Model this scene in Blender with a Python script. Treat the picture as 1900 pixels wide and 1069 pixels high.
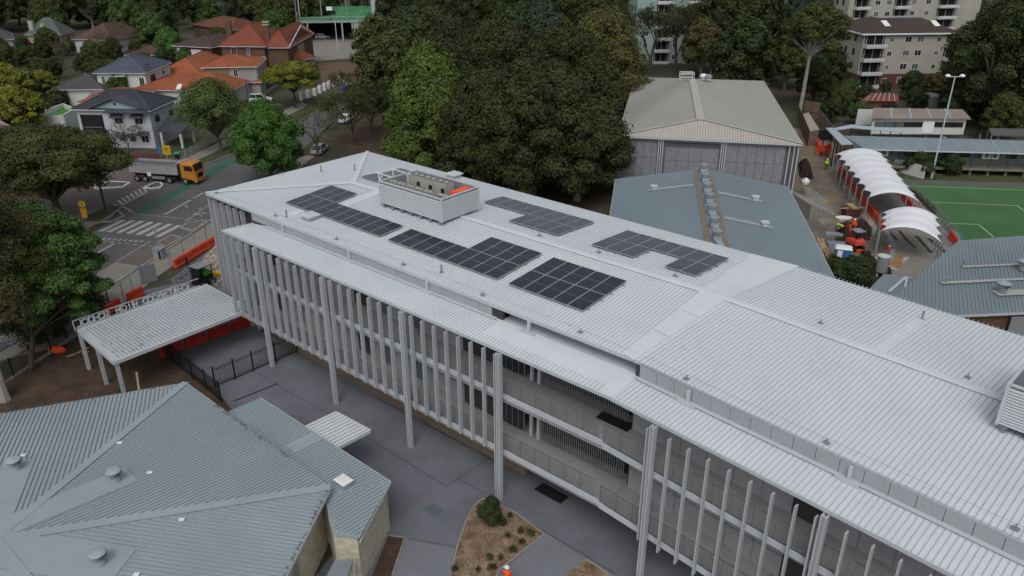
import bpy, math, random
import numpy as np
from mathutils import Vector, Matrix
for o in list(bpy.data.objects): bpy.data.objects.remove(o)
SC = bpy.context.scene; COL = SC.collection
R = math.radians
# ---------------------------------------------------------------- camera, world, sun
F_PX, CX, CY, CAM_H, TILT = 1443.0, 950.0, 534.5, 34.0, R(25.2)
cd = bpy.data.cameras.new('camera'); cam = bpy.data.objects.new('camera', cd); COL.objects.link(cam)
cam.location = (0, 0, CAM_H); cam.rotation_euler = (R(90) - TILT, 0, 0)
cd.sensor_width = 36; cd.lens = F_PX / 1900 * 36; cd.clip_start = 0.5; cd.clip_end = 4000
SC.camera = cam
SUN_EL, SUN_AZ = R(52), R(188)      # azimuth of the sun measured from +Y clockwise
w = bpy.data.worlds.new('World'); SC.world = w; w.use_nodes = True
nt = w.node_tree; bg = nt.nodes['Background']
sky = nt.nodes.new('ShaderNodeTexSky'); sky.sky_type = 'NISHITA'; sky.sun_disc = False
sky.sun_elevation = SUN_EL; sky.sun_rotation = SUN_AZ; sky.air_density = 1.0; sky.dust_density = 4.0
hs = nt.nodes.new('ShaderNodeHueSaturation'); hs.inputs['Saturation'].default_value = 0.22
nt.links.new(sky.outputs[0], hs.inputs['Color']); nt.links.new(hs.outputs[0], bg.inputs['Color'])
bg.inputs['Strength'].default_value = 0.115
sl = bpy.data.lights.new('sun', 'SUN'); sl.energy = 0.55; sl.angle = R(25); sl.color = (1, 0.97, 0.93)
sun = bpy.data.objects.new('sun', sl); COL.objects.link(sun)
sd = Vector((math.sin(SUN_AZ) * math.cos(SUN_EL), math.cos(SUN_AZ) * math.cos(SUN_EL), math.sin(SUN_EL)))
sun.rotation_euler = sd.to_track_quat('Z', 'Y').to_euler(); sun.location = (0, 0, 80)
SC.view_settings.view_transform = 'Standard'; SC.view_settings.look = 'None'
SC.view_settings.gamma = 1; SC.view_settings.exposure = 0.14; SC.view_settings.use_curve_mapping = False
# ---------------------------------------------------------------- helpers
def P(px, py, z=0.0):
    """point at height z of the real place that the survey photo shows at px, py"""
    x = (px - CX) / F_PX; y = -(py - CY) / F_PX; c, s = math.cos(TILT), math.sin(TILT)
    r = Vector((x, c + y * s, -s + y * c)); t = (z - CAM_H) / r.z
    return Vector((r.x * t, r.y * t, z))
class Fr:
    def __init__(s, o, u):
        s.o = Vector((o[0], o[1], 0)); s.u = Vector((u[0], u[1], 0)).normalized(); s.n = Vector((-s.u.y, s.u.x, 0))
    def pt(s, a, b, z=0): return s.o + s.u * a + s.n * b + Vector((0, 0, z))
    def ang(s): return math.atan2(s.u.y, s.u.x)
    def loc(s, p): d = Vector((p[0], p[1], 0)) - s.o; return d.dot(s.u), d.dot(s.n)
W0 = Fr((0, 0), (1, 0))
def fr2(a, b): return Fr(a, (b - a))
class MB:
    def __init__(s): s.v = []; s.f = []
    def add(s, vs, fs):
        k = len(s.v); s.v += [tuple(p) for p in vs]; s.f += [tuple(i + k for i in f) for f in fs]; return s
    def box(s, u0, u1, n0, n1, z0, z1, F=W0):
        u0, u1 = sorted((u0, u1)); n0, n1 = sorted((n0, n1)); z0, z1 = sorted((z0, z1))
        vs = [F.pt(a, b, c) for c in (z0, z1) for a, b in ((u0, n0), (u1, n0), (u1, n1), (u0, n1))]
        return s.add(vs, [(3, 2, 1, 0), (4, 5, 6, 7), (0, 1, 5, 4), (1, 2, 6, 5), (2, 3, 7, 6), (3, 0, 4, 7)])
    def prism(s, pts, z0, z1):
        k = len(pts); a = sum(pts[i][0] * pts[(i + 1) % k][1] - pts[(i + 1) % k][0] * pts[i][1] for i in range(k))
        if a < 0: pts = pts[::-1]
        vs = [(p[0], p[1], z0) for p in pts] + [(p[0], p[1], z1) for p in pts]
        return s.add(vs, [tuple(range(k))[::-1], tuple(range(k, 2 * k))] + [(i, (i + 1) % k, k + (i + 1) % k, k + i) for i in range(k)])
    def slab(s, pts, t):
        """sheet with the given top polygon (any slope) and a thickness downwards"""
        k = len(pts); a = sum(pts[i][0] * pts[(i + 1) % k][1] - pts[(i + 1) % k][0] * pts[i][1] for i in range(k))
        if a < 0: pts = pts[::-1]
        vs = [(p[0], p[1], p[2] - t) for p in pts] + [tuple(p) for p in pts]
        return s.add(vs, [tuple(range(k))[::-1], tuple(range(k, 2 * k))] + [(i, (i + 1) % k, k + (i + 1) % k, k + i) for i in range(k)])
    def flat(s, pts):
        k = len(pts); a = sum(pts[i][0] * pts[(i + 1) % k][1] - pts[(i + 1) % k][0] * pts[i][1] for i in range(k))
        if a < 0: pts = pts[::-1]
        return s.add(pts, [tuple(range(k))])
    def beam(s, a, b, w, h, up=(0, 0, 1)):
        a = Vector(a); b = Vector(b); d = (b - a)
        if d.length < 1e-6: return s
        d.normalize(); up = Vector(up)
        if abs(d.dot(up)) > .98: up = Vector((1, 0, 0))
        x = d.cross(up).normalized() * (w / 2); y = x.cross(d).normalized() * (h / 2)
        vs = [p + q for p in (a, b) for q in (-x - y, x - y, x + y, -x + y)]
        return s.add(vs, [(0, 1, 2, 3), (7, 6, 5, 4), (0, 4, 5, 1), (1, 5, 6, 2), (2, 6, 7, 3), (3, 7, 4, 0)])
    def tube(s, pts, rs, k=6, cap=True):
        pts = [Vector(p) for p in pts]; vs = []; fs = []
        if not hasattr(rs, '__len__'): rs = [rs] * len(pts)
        for i, p in enumerate(pts):
            d = (pts[min(i + 1, len(pts) - 1)] - pts[max(i - 1, 0)]).normalized()
            x = d.cross(Vector((0, 0, 1)) if abs(d.z) < .95 else Vector((1, 0, 0))).normalized(); y = d.cross(x)
            for j in range(k):
                a = 2 * math.pi * j / k; vs.append(p + (x * math.cos(a) + y * math.sin(a)) * rs[i])
        for i in range(len(pts) - 1):
            for j in range(k):
                fs.append((i * k + j, i * k + (j + 1) % k, (i + 1) * k + (j + 1) % k, (i + 1) * k + j))
        if cap: fs += [tuple(range(k))[::-1], tuple((len(pts) - 1) * k + j for j in range(k))]
        return s.add(vs, fs)
    def cyl(s, p, r, h, k=16, r2=None): return s.tube([p, Vector(p) + Vector((0, 0, h))], [r, r if r2 is None else r2], k)
    def lathe(s, prof, k=16, o=(0, 0, 0)):
        vs = [(o[0] + r * math.cos(2 * math.pi * j / k), o[1] + r * math.sin(2 * math.pi * j / k), o[2] + z) for r, z in prof for j in range(k)]
        fs = [(i * k + j, i * k + (j + 1) % k, (i + 1) * k + (j + 1) % k, (i + 1) * k + j) for i in range(len(prof) - 1) for j in range(k)]
        fs += [tuple(range(k))[::-1], tuple((len(prof) - 1) * k + j for j in range(k))]
        return s.add(vs, fs)
    def loft(s, secs, cap=True):
        k = len(secs[0]); vs = [p for q in secs for p in q]
        fs = [(i * k + j, i * k + (j + 1) % k, (i + 1) * k + (j + 1) % k, (i + 1) * k + j) for i in range(len(secs) - 1) for j in range(k)]
        if cap: fs += [tuple(range(k))[::-1], tuple((len(secs) - 1) * k + j for j in range(k))]
        return s.add(vs, fs)
    def mesh(s, name, off=(0, 0, 0), smooth=False):
        me = bpy.data.meshes.new(name); ox, oy, oz = off
        me.from_pydata([(x - ox, y - oy, z - oz) for x, y, z in s.v], [], s.f); me.update()
        if smooth: me.polygons.foreach_set('use_smooth', [True] * len(me.polygons))
        return me
def link(name, me, m=None, parent=None, loc=None, rot=None):
    o = bpy.data.objects.new(name, me)
    if m is not None and not me.materials: me.materials.append(m)
    COL.objects.link(o)
    if parent is not None: o.parent = parent
    if loc is not None: o.location = loc
    if rot is not None: o.rotation_euler = rot if hasattr(rot, '__len__') else (0, 0, rot)
    return o
def wl(parent):
    v = Vector((0, 0, 0))
    while parent is not None: v = v + parent.location; parent = parent.parent
    return v
def obj(name, mb, m, parent=None, smooth=False, label=None, kind=None):
    """one mesh object; under a parent its vertices become relative to the parent's place"""
    if parent is not None: off = wl(parent)
    else:
        a = np.array(mb.v); off = Vector(((a[:, 0].min() + a[:, 0].max()) / 2, (a[:, 1].min() + a[:, 1].max()) / 2, a[:, 2].min()))
    o = link(name, mb.mesh(name, off, smooth), m, parent)
    if parent is None: o.location = off
    if label: o['label'] = label
    if kind: o['kind'] = kind
    return o
def tag(o, label=None, cat=None, group=None, kind=None):
    for k, v in (('label', label), ('category', cat), ('group', group), ('kind', kind)):
        if v: o[k] = v
    return o
def thing(name, label, cat, loc=(0, 0, 0), rot=0, group=None):
    o = bpy.data.objects.new(name, None); COL.objects.link(o); o.location = loc; o.rotation_euler = (0, 0, rot)
    o.empty_display_size = .3
    return tag(o, label, cat, group)
def solo(name, mb, m, label, cat, group=None, smooth=False):
    return tag(obj(name, mb, m, None, smooth), label, cat, group)
def children(o): return [c for c in bpy.data.objects if c.parent == o]
def copy_thing(root, loc, rot=0, label=None, scale=None, kids=None):
    r = root.copy(); COL.objects.link(r); r.location = loc; r.rotation_euler = (0, 0, rot)
    if label: r['label'] = label
    if scale: r.scale = scale
    for ch, gs in (kids if kids is not None else [(c, children(c)) for c in children(root)]):
        c = ch.copy(); COL.objects.link(c); c.parent = r
        for g in gs:
            d = g.copy(); COL.objects.link(d); d.parent = c
    return r
def kids_of(root): return [(c, children(c)) for c in children(root)]
def clip_line(poly, off, ax, ay):
    """poly: 2D list in (a along rib, b across); returns a-range where b == off"""
    xs = []; k = len(poly)
    for i in range(k):
        (a0, b0), (a1, b1) = poly[i], poly[(i + 1) % k]
        if (b0 - off) * (b1 - off) < 0: xs.append(a0 + (a1 - a0) * (off - b0) / (b1 - b0))
    return (min(xs), max(xs)) if len(xs) >= 2 else None
def ribs(parent, m, poly, d, pitch=.27, wd=.038, h=.038, inset=(.05, .05), part=False, name='roof_rib', start=None, holes=()):
    """raised ribs on a sloping flat polygon, running along plan direction d"""
    o = Vector(poly[0]); n = None
    for i in range(1, len(poly) - 1):
        n = (Vector(poly[i]) - o).cross(Vector(poly[i + 1]) - o)
        if n.length > 1e-3: break
    n.normalize(); n = n if n.z > 0 else -n
    d = Vector((d[0], d[1], 0)); d.z = -(n.x * d.x + n.y * d.y) / n.z; d.normalize(); c = n.cross(d).normalized()
    pl = [((Vector(p) - o).dot(d), (Vector(p) - o).dot(c)) for p in poly]
    lo, hi = min(q[1] for q in pl), max(q[1] for q in pl); b = lo + (pitch / 2 if start is None else start)
    hl = [[((Vector(p) - o).dot(d), (Vector(p) - o).dot(c)) for p in H] for H in holes]
    mb = MB(); cache = {}
    while b < hi:
        r = clip_line(pl, b, 0, 0)
        if r:
            segs = [(r[0] + inset[0], r[1] - inset[1])]
            for H in hl:
                q = clip_line(H, b, 0, 0)
                if q:
                    segs = [t for s0, s1 in segs for t in ((s0, min(s1, q[0])), (max(s0, q[1]), s1))]
            for s0, s1 in segs:
                if s1 - s0 < .12: continue
                p0 = o + d * s0 + c * b; L = s1 - s0
                q = [Vector((0, -wd / 2, 0)), Vector((0, wd / 2, 0)), Vector((0, wd * .3, h)), Vector((0, -wd * .3, h))]
                if part:
                    key = round(L, 1)
                    if key not in cache:
                        t = MB(); vs = q + [v + Vector((L, 0, 0)) for v in q]
                        t.add(vs, [(0, 3, 2, 1), (4, 5, 6, 7), (0, 4, 7, 3), (3, 7, 6, 2), (2, 6, 5, 1)]); cache[key] = t.mesh(name)
                    M = Matrix((d, c, n)).transposed()
                    link(name, cache[key], m, parent, p0 - wl(parent), M.to_euler())
                else:
                    vs = [p0 + c * v.y + n * v.z for v in q] + [p0 + d * L + c * v.y + n * v.z for v in q]
                    mb.add(vs, [(0, 3, 2, 1), (4, 5, 6, 7), (0, 4, 7, 3), (3, 7, 6, 2), (2, 6, 5, 1)])
        b += pitch
    if not part and mb.v: obj(name + 's', mb, m, parent, kind='stuff')
# ---------------------------------------------------------------- materials
MATS = {}
def mat(name, col, rough=.8, var=.12, scale=.25, fine=.10, fscale=9, bump=0.0, metal=0, spec=.3, island=0.0, col2=None, tex=None):
    if name in MATS: return MATS[name]
    m = bpy.data.materials.new(name); m.use_nodes = True; t = m.node_tree; N = t.nodes; L = t.links
    b = N['Principled BSDF']; b.inputs['Roughness'].default_value = rough; b.inputs['Metallic'].default_value = metal
    b.inputs['Specular IOR Level'].default_value = spec
    geo = N.new('ShaderNodeNewGeometry')
    def noise(sc, det=4):
        n = N.new('ShaderNodeTexNoise'); n.inputs['Scale'].default_value = sc; n.inputs['Detail'].default_value = det
        L.new(geo.outputs['Position'], n.inputs['Vector']); return n.outputs['Fac']
    def mathn(op, a, bb):
        n = N.new('ShaderNodeMath'); n.operation = op
        for i, q in enumerate((a, bb)):
            if isinstance(q, (int, float)): n.inputs[i].default_value = q
            else: L.new(q, n.inputs[i])
        return n.outputs[0]
    f = None
    for amp, sc in ((var, scale), (fine, fscale)):
        if amp:
            q = mathn('MULTIPLY', mathn('SUBTRACT', noise(sc), .5), amp * 4)
            f = q if f is None else mathn('ADD', f, q)
    if island:
        q = mathn('MULTIPLY', mathn('SUBTRACT', geo.outputs['Random Per Island'], .5), island * 2)
        f = q if f is None else mathn('ADD', f, q)
    base = None
    if col2 is not None:
        mx = N.new('ShaderNodeMix'); mx.data_type = 'RGBA'; mx.inputs['A'].default_value = (*col, 1); mx.inputs['B'].default_value = (*col2, 1)
        rp = N.new('ShaderNodeValToRGB'); rp.color_ramp.elements[0].position = .42; rp.color_ramp.elements[1].position = .62
        L.new(noise(scale * 1.7, 6), rp.inputs[0]); L.new(rp.outputs[0], mx.inputs['Factor']); base = mx.outputs['Result']
    if tex == 'brick':
        br = N.new('ShaderNodeTexBrick'); br.inputs['Scale'].default_value = 1.0
        br.inputs['Brick Width'].default_value = .4; br.inputs['Row Height'].default_value = .2; br.inputs['Mortar Size'].default_value = .012
        br.inputs['Color1'].default_value = (*col, 1); br.inputs['Color2'].default_value = (*(c * .72 for c in col), 1)
        br.inputs['Mortar'].default_value = (*(c * .75 + .03 for c in col), 1)
        cx = N.new('ShaderNodeSeparateXYZ'); L.new(geo.outputs['Position'], cx.inputs[0])
        cb = N.new('ShaderNodeCombineXYZ'); L.new(mathn('ADD', cx.outputs[0], cx.outputs[1]), cb.inputs[0]); L.new(cx.outputs[2], cb.inputs[1])
        L.new(cb.outputs[0], br.inputs['Vector']); base = br.outputs['Color']
    if f is not None:
        g = mathn('MAXIMUM', mathn('ADD', f, 1.0), .1)
        vm = N.new('ShaderNodeVectorMath'); vm.operation = 'SCALE'
        if base is None: vm.inputs[0].default_value = col
        else: L.new(base, vm.inputs[0])
        L.new(g, vm.inputs['Scale']); L.new(vm.outputs[0], b.inputs['Base Color'])
    elif base is not None: L.new(base, b.inputs['Base Color'])
    else: b.inputs['Base Color'].default_value = (*col, 1)
    if bump:
        bp = N.new('ShaderNodeBump'); bp.inputs['Strength'].default_value = bump; bp.inputs['Distance'].default_value = .05
        L.new(noise(fscale, 5), bp.inputs['Height']); L.new(bp.outputs[0], b.inputs['Normal'])
    MATS[name] = m; return m
M_ROOF = mat('roof_steel_pale_grey', (.58, .625, .655), .45, .06, .35, .025, 3, spec=.4)
M_RIB = mat('roof_rib_pale_grey', (.41, .45, .485), .5, .03, .12, .02, 6, spec=.4)  # ribs darker than the roof sheet: their shaded sides put into the colour
M_TRIM = mat('trim_pale_grey', (.47, .50, .53), .5, .05, .3, .02, 6)
M_FIN = mat('fin_pale_grey', (.41, .43, .455), .55, .06, .3, .03, 5)
M_PANEL = mat('fibre_cement_grey', (.31, .315, .33), .85, .10, .5, .08, 7)
M_PANELL = mat('fibre_cement_pale', (.34, .36, .38), .85, .07, .5, .05, 7)
M_CONC = mat('concrete_slab', (.285, .288, .295), .9, .12, .6, .08, 6)
M_CONCP = mat('concrete_paving', (.22, .21, .19), .9, .12, .4, .10, 5)
M_COURT = mat('courtyard_paving', (.150, .157, .182), .85, .10, .3, .12, 9, bump=.1, col2=(.133, .14, .162))
M_ASPH = mat('asphalt', (.10, .10, .105), .9, .15, .25, .15, 8, bump=.1)
M_ASPHB = mat('brown_asphalt', (.115, .10, .092), .9, .15, .25, .15, 8)
M_TAN = mat('tan_blockwork', (.20, .155, .115), .9, .10, .5, .06, 5)
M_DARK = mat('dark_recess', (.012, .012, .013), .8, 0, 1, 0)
M_GLASS = mat('dark_glass', (.02, .024, .028), .12, .1, .6, 0, spec=.6)
M_GLASSG = mat('grey_glass', (.10, .12, .135), .15, .25, .5, 0, spec=.6)
M_BLACK = mat('black_steel', (.014, .014, .016), .5, 0, 1, 0)
M_STEEL = mat('galvanised_steel', (.22, .235, .25), .5, .1, 1, .05)
M_BLUER = mat('roof_blue_grey', (.285, .338, .375), .5, .09, .3, .04, 4)
M_BLUERIB = mat('roof_blue_grey_rib_shaded', (.215, .26, .292), .5, .05, .12, .03, 6)  # same steel as the roof, rib-side shade painted in as a darker tone
M_BLUE2 = mat('roof_slate_blue', (.175, .22, .25), .6, .12, .1, .06, 5)
M_BLUE2R = mat('roof_slate_blue_rib', (.155, .20, .23), .6, .1, .1, .05, 5)
M_BLOCK = mat('cream_blockwork', (.60, .555, .43), .9, .08, .6, .05, 6, tex='brick')
M_BROWNB = mat('brown_brick', (.13, .075, .05), .9, .12, .6, .08, 6, tex='brick')
M_REDB = mat('red_brick', (.12, .05, .04), .9, .12, .6, .08, 6, tex='brick')
M_SOIL = mat('soil_mulch', (.075, .048, .032), .95, .25, .5, .35, 5, bump=.4, col2=(.05, .035, .025))
M_MULCH = mat('bark_mulch', (.235, .17, .11), .95, .2, .8, .45, 7, bump=.5, col2=(.15, .10, .065))
M_DIRT = mat('construction_dirt', (.19, .145, .10), .95, .25, .18, .25, 3, bump=.4, col2=(.12, .11, .10))
M_DIRTD = mat('wet_dark_soil', (.035, .022, .016), .95, .25, .8, .3, 5, bump=.5)
M_GRASS = mat('grass', (.045, .065, .02), .95, .3, .3, .3, 6, bump=.3, col2=(.07, .07, .03))
M_LAND = mat('suburb_ground', (.045, .05, .028), .95, .3, .05, .3, 1.5, col2=(.075, .062, .045))
M_TURF = mat('synthetic_turf', (.05, .128, .048), .9, .16, .12, .14, 2)
M_WHITE = mat('white_paint', (.72, .73, .74), .6, .06, .8, .04, 6)
M_LINE = mat('worn_road_paint', (.34, .34, .335), .8, .18, .9, .25, 5)
M_GREENP = mat('green_road_paint', (.03, .12, .08), .8, .25, .6, .2, 5)
M_CREAM = mat('cream_render', (.36, .345, .30), .9, .08, .3, .05, 5)
M_CREAMW = mat('pale_render', (.52, .54, .53), .85, .07, .3, .05, 5)
M_WHITEW = mat('white_brick_wall', (.50, .53, .58), .85, .05, .3, .05, 5, tex='brick')
M_ORT = mat('orange_roof_tile', (.37, .122, .06), .8, .14, .3, .22, 4)
M_RTT = mat('red_roof_tile', (.25, .075, .048), .8, .14, .3, .22, 4)
M_BLT = mat('charcoal_roof_tile', (.055, .06, .075), .7, .12, .3, .12, 4)
M_BRT = mat('brown_roof_tile', (.11, .075, .065), .85, .18, .3, .2, 4)
M_GRT = mat('grey_roof_tile', (.10, .095, .10), .85, .15, .3, .2, 4)
M_HALLR = mat('hall_roof_beige', (.33, .33, .30), .75, .07, .06, .07, 2.5)
M_HALLRIB = mat('hall_roof_rib', (.27, .27, .245), .75, .05, .1, .04, 3)
M_HALLW = mat('hall_panel_grey', (.22, .225, .25), .85, .08, .4, .18, 3)
M_ORANGE = mat('barrier_orange', (.58, .07, .035), .55, .08, 1, .05)
M_ORANGEB = mat('hivis_orange', (.85, .10, .03), .7, .05, 3, .05)
M_TRUCKO = mat('truck_orange_paint', (.50, .20, .025), .35, .05, 1, .03, spec=.5)
M_TYRE = mat('tyre_rubber', (.018, .018, .018), .85, 0, 1, .1)
M_TEAL = mat('teal_mesh', (.03, .22, .20), .8, .2, 1, .1)
M_TIMBER = mat('timber', (.36, .26, .15), .8, .15, 1, .2)
M_BARK = mat('bark_brown', (.075, .06, .05), .95, .2, 1, .3, 5, bump=.3)
M_BARKP = mat('bark_pale_gum', (.27, .25, .22), .85, .25, .8, .15, 4)
M_PV = mat('solar_cell_blue', (.014, .017, .035), .16, .12, .3, 0, spec=.5)
M_PVF = mat('solar_frame', (.45, .46, .47), .4, 0, 1, 0, metal=.3)
M_SKIN = mat('skin', (.45, .26, .18), .6, 0, 1, 0)
M_YEL = mat('yellow_sign', (.62, .42, .02), .5, .06, 1, 0)
M_FLY = mat('fluoro_yellow', (.45, .75, .05), .6, 0, 1, 0)
M_BLUEP = mat('blue_plastic', (.05, .13, .32), .5, .1, 1, 0)
M_TILEO = M_ORT
def leafmat(name, c, isl=.30, var=.30):
    return mat(name, c, .75, var, .35, 0.0, 3, spec=.15, island=isl, col2=(c[0] * 1.28, c[1] * 1.16, c[2] * .95))
L_DARK = leafmat('leaf_dark_green', (.033, .046, .019))
L_OLIVE = leafmat('leaf_olive', (.052, .065, .023))
L_BROWN = leafmat('leaf_brown_green', (.060, .060, .027))
L_BRIGHT = leafmat('leaf_bright_green', (.050, .115, .028))
L_FIG = leafmat('leaf_yellow_green_dense', (.068, .102, .025))
L_YEL = leafmat('leaf_yellow_green', (.12, .135, .022))
L_MID = leafmat('leaf_mid_green', (.048, .085, .026))
L_GREY = leafmat('leaf_blue_grey_green', (.042, .062, .045))
L_LIGHT = leafmat('leaf_light_green', (.075, .110, .036))
M_JOINTD = mat('cladding_joint_dark', (.05, .05, .055), .9, 0, 1, 0)
L_TWIG = leafmat('twig_grey_brown', (.13, .105, .09))
# ---------------------------------------------------------------- ground
def st(name, mb, m, parent=None): o = obj(name, mb, m, parent); o['kind'] = 'structure'; return o
def ground(name, px, z, m, world=False):
    pts = px if world else [P(x, y) for x, y in px]
    mb = MB(); mb.flat([(p[0], p[1], z) for p in pts]); return st(name, mb, m)
def raised(name, px, z, m):
    mb = MB(); mb.prism([P(x, y) for x, y in px], -.2, z); return st(name, mb, m)
mb = MB(); mb.flat([(-1500, -200, 0), (1500, -200, 0), (1500, 2500, 0), (-1500, 2500, 0)]); st('ground', mb, M_LAND)
ground('road', [(-260, 800), (20, 640), (176, 549), (257, 498), (337, 445), (400, 402), (470, 345), (560, 278), (620, 225), (665, 180), (705, 130), (660, 118), (628, 160), (585, 205), (520, 245), (440, 285), (377, 308), (350, 325), (285, 340), (262, 360), (232, 385), (208, 408), (160, 440), (40, 520), (-330, 700)], .004, M_ASPH)
ground('side_street', [(262, 360), (285, 340), (350, 325), (377, 308), (340, 298), (240, 306), (190, 322), (60, 345), (-60, 380), (-40, 420), (70, 410), (150, 400), (232, 385)], .008, M_ASPHB)
ground('parking_bay', [(215, 487), (257, 493), (337, 447), (320, 442), (283, 455)], .009, M_ASPHB)
ground('driveway_apron', [(215, 487), (258, 494), (176, 549), (60, 620), (-20, 640), (90, 555), (172, 511)], .013, M_CONCP)
raised('footpath', [(-40, 680), (176, 553), (257, 502), (337, 449), (400, 408), (560, 290), (585, 290), (420, 420), (345, 478), (285, 520), (240, 560), (120, 640)], .10, M_CONCP)
raised('footpath', [(300, 296), (345, 292), (395, 270), (470, 232), (560, 190), (572, 196), (480, 243), (395, 285), (355, 303)], .06, M_CONCP)
raised('grass_verge', [(355, 303), (395, 285), (480, 243), (580, 195), (598, 200), (520, 243), (440, 281), (378, 304), (365, 305)], .09, M_GRASS)
raised('corner_footpath', [(120, 408), (175, 390), (228, 383), (206, 405), (150, 430), (100, 452), (60, 440)], .10, M_CONCP)
raised('grass_verge', [(162, 402), (200, 382), (224, 384), (206, 398), (184, 412), (165, 412)], .13, M_GRASS)
raised('far_footpath', [(520, 118), (700, 105), (690, 92), (560, 100)], .06, M_CONCP)
ground('forecourt', [(548, 100), (700, 96), (700, 70), (560, 68)], .02, M_CONCP)
ground('lawn', [(345, 288), (395, 262), (430, 245), (400, 225), (345, 262)], .01, M_GRASS)
ground('courtyard', [(235, 545), (450, 500), (1500, 1090), (1500, 1300), (500, 1400), (560, 1100), (640, 1000), (430, 760), (395, 720), (300, 660)], .012, M_COURT)
ground('mulch_ground', [(-60, 800), (-60, 740), (30, 700), (80, 655), (180, 600), (300, 655), (400, 722), (430, 760), (200, 800)], .016, M_SOIL)
KERBP = mat('kerb_concrete', (.27, .26, .24), .9, .15, .6, .1, 5)
def strip(name, px, wd, z0, z1, m, closed=False):
    pts = [P(x, y) for x, y in px]; mb = MB()
    seq = list(zip(pts, pts[1:] + ([pts[0]] if closed else pts[-1:])))
    for a, b in seq:
        d = b - a
        if d.length < .01: continue
        mb.box(0, d.length + wd * .3, -wd / 2, wd / 2, z0, z1, fr2(a, b))
    return st(name, mb, m)
strip('kerb', [(20, 640), (176, 550), (257, 499), (337, 446), (400, 404), (560, 283)], .22, 0, .12, KERBP)
strip('kerb', [(365, 306), (378, 306), (440, 283), (520, 245), (600, 200)], .2, 0, .12, KERBP)
strip('kerb', [(165, 414), (184, 414), (212, 411), (229, 402), (221, 393)], .3, 0, .15, KERBP)
ground('road_bank', [(600, 262), (735, 300), (900, 345), (1090, 400), (1120, 360), (1000, 250), (740, 180), (700, 190), (640, 250)], .02, M_SOIL)
ground('brown_bank', [(590, 118), (700, 112), (690, 150), (640, 165), (600, 165)], .02, mat('brown_bank_soil', (.12, .085, .06), .95, .25, .5, .3, 5, bump=.4))
raised('site_slab', [(290, 560), (345, 500), (410, 446), (450, 470), (450, 560), (300, 600)], .03, mat('site_grey_fines', (.15, .14, .135), .95, .2, .6, .2, 5))
# painted markings ------------------------------------------------
def marks(name, m, quads, z=.018):
    mb = MB()
    for q in quads: mb.flat([tuple(P(x, y, z)) for x, y in q])
    return st(name, mb, m)
Z3 = lambda x, y: (120 + x / 6.287, 360 + y / 6.287)
def ln(a, b, wd):  # line on the road between two pixels, width in metres
    a, b = P(*a), P(*b); d = (b - a).normalized(); n = Vector((-d.y, d.x, 0)) * wd / 2
    return [a - n, b - n, b + n, a + n]
def lines(name, m, segs, z=.018):
    mb = MB()
    for a, b, wd in segs: mb.flat([(p.x, p.y, z) for p in ln(a, b, wd)])
    return st(name, mb, m)
tops = [(690, 305), (800, 310), (905, 318), (1015, 330), (1120, 340), (1235, 352), (1340, 367)]
bots = [(415, 440), (512, 446), (622, 456), (735, 464), (848, 478), (960, 492), (1072, 506)]
XW = P(*Z3(1072, 506)) - P(*Z3(960, 492))
zebra = thing('zebra_crossing', 'worn white zebra crossing stripes painted across the road', 'crossing', P(290, 420)); zebra['kind'] = 'structure'
del zebra['category'], zebra['label']
for t, b in zip(tops, bots):
    a, c = P(*Z3(*t)), P(*Z3(*b)); h = XW * .27; mb = MB()
    mb.flat([(p.x, p.y, .02) for p in (c - h, c + h, a + h, a - h)]); o = obj('stripe', mb, M_LINE, zebra)
seg = [(Z3(170 + i, 800 - i * .537), Z3(580, 580), .3) for i in (0,)] + [(Z3(-120, 960), Z3(120, 835), .3), (Z3(-420, 1110), Z3(-250, 1025), .3), (Z3(1160, 245), Z3(1468, 72), .3), (Z3(1500, 52), Z3(1620, -15), .25), (Z3(600, 795), Z3(1000, 550), .12), (Z3(560, 122), Z3(740, 172), .25), (Z3(740, 172), Z3(790, 218), .25), (Z3(560, 122), Z3(625, 118), .2), (Z3(670, 132), Z3(960, -20), .25), (Z3(1400, 330), Z3(1700, 115), .12), (Z3(60, 690), Z3(260, 590), .15), (Z3(-150, 800), Z3(0, 725), .15)]
for i in range(7): seg.append((Z3(625 + i * 48, 70 - i * 25), Z3(672 + i * 47, 125 - i * 25), .35))
for i in range(16): seg.append((Z3(810 + i * 46, 232 + i * 4.6), Z3(830 + i * 46, 234 + i * 4.6), .22))
for i in range(8): seg.append((Z3(345 + i * 90, 543 + i * 9.5), Z3(395 + i * 90, 548 + i * 9.5), .15))
for i in range(8): seg.append((Z3(440 + i * 62, 535 + i * 4), Z3(480 + i * 62, 512 + i * 5), .25))
seg += [(Z3(1500, 245), Z3(1560, 228), .2), (Z3(1600, 215), Z3(1650, 230), .2), (Z3(1510, 225), Z3(1540, 250), .2), (Z3(1560, 235), Z3(1600, 250), .2)]
lines('road_markings', M_LINE, seg)
marks('green_cycle_lane', M_GREENP, [[Z3(805, 228), Z3(868, 228), Z3(1250, 0), Z3(1200, 0)], [Z3(880, 226), Z3(925, 222), Z3(1320, 0), Z3(1270, 0)], [(311, 360), (330, 360), (440, 300), (432, 291)]], .014)
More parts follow.
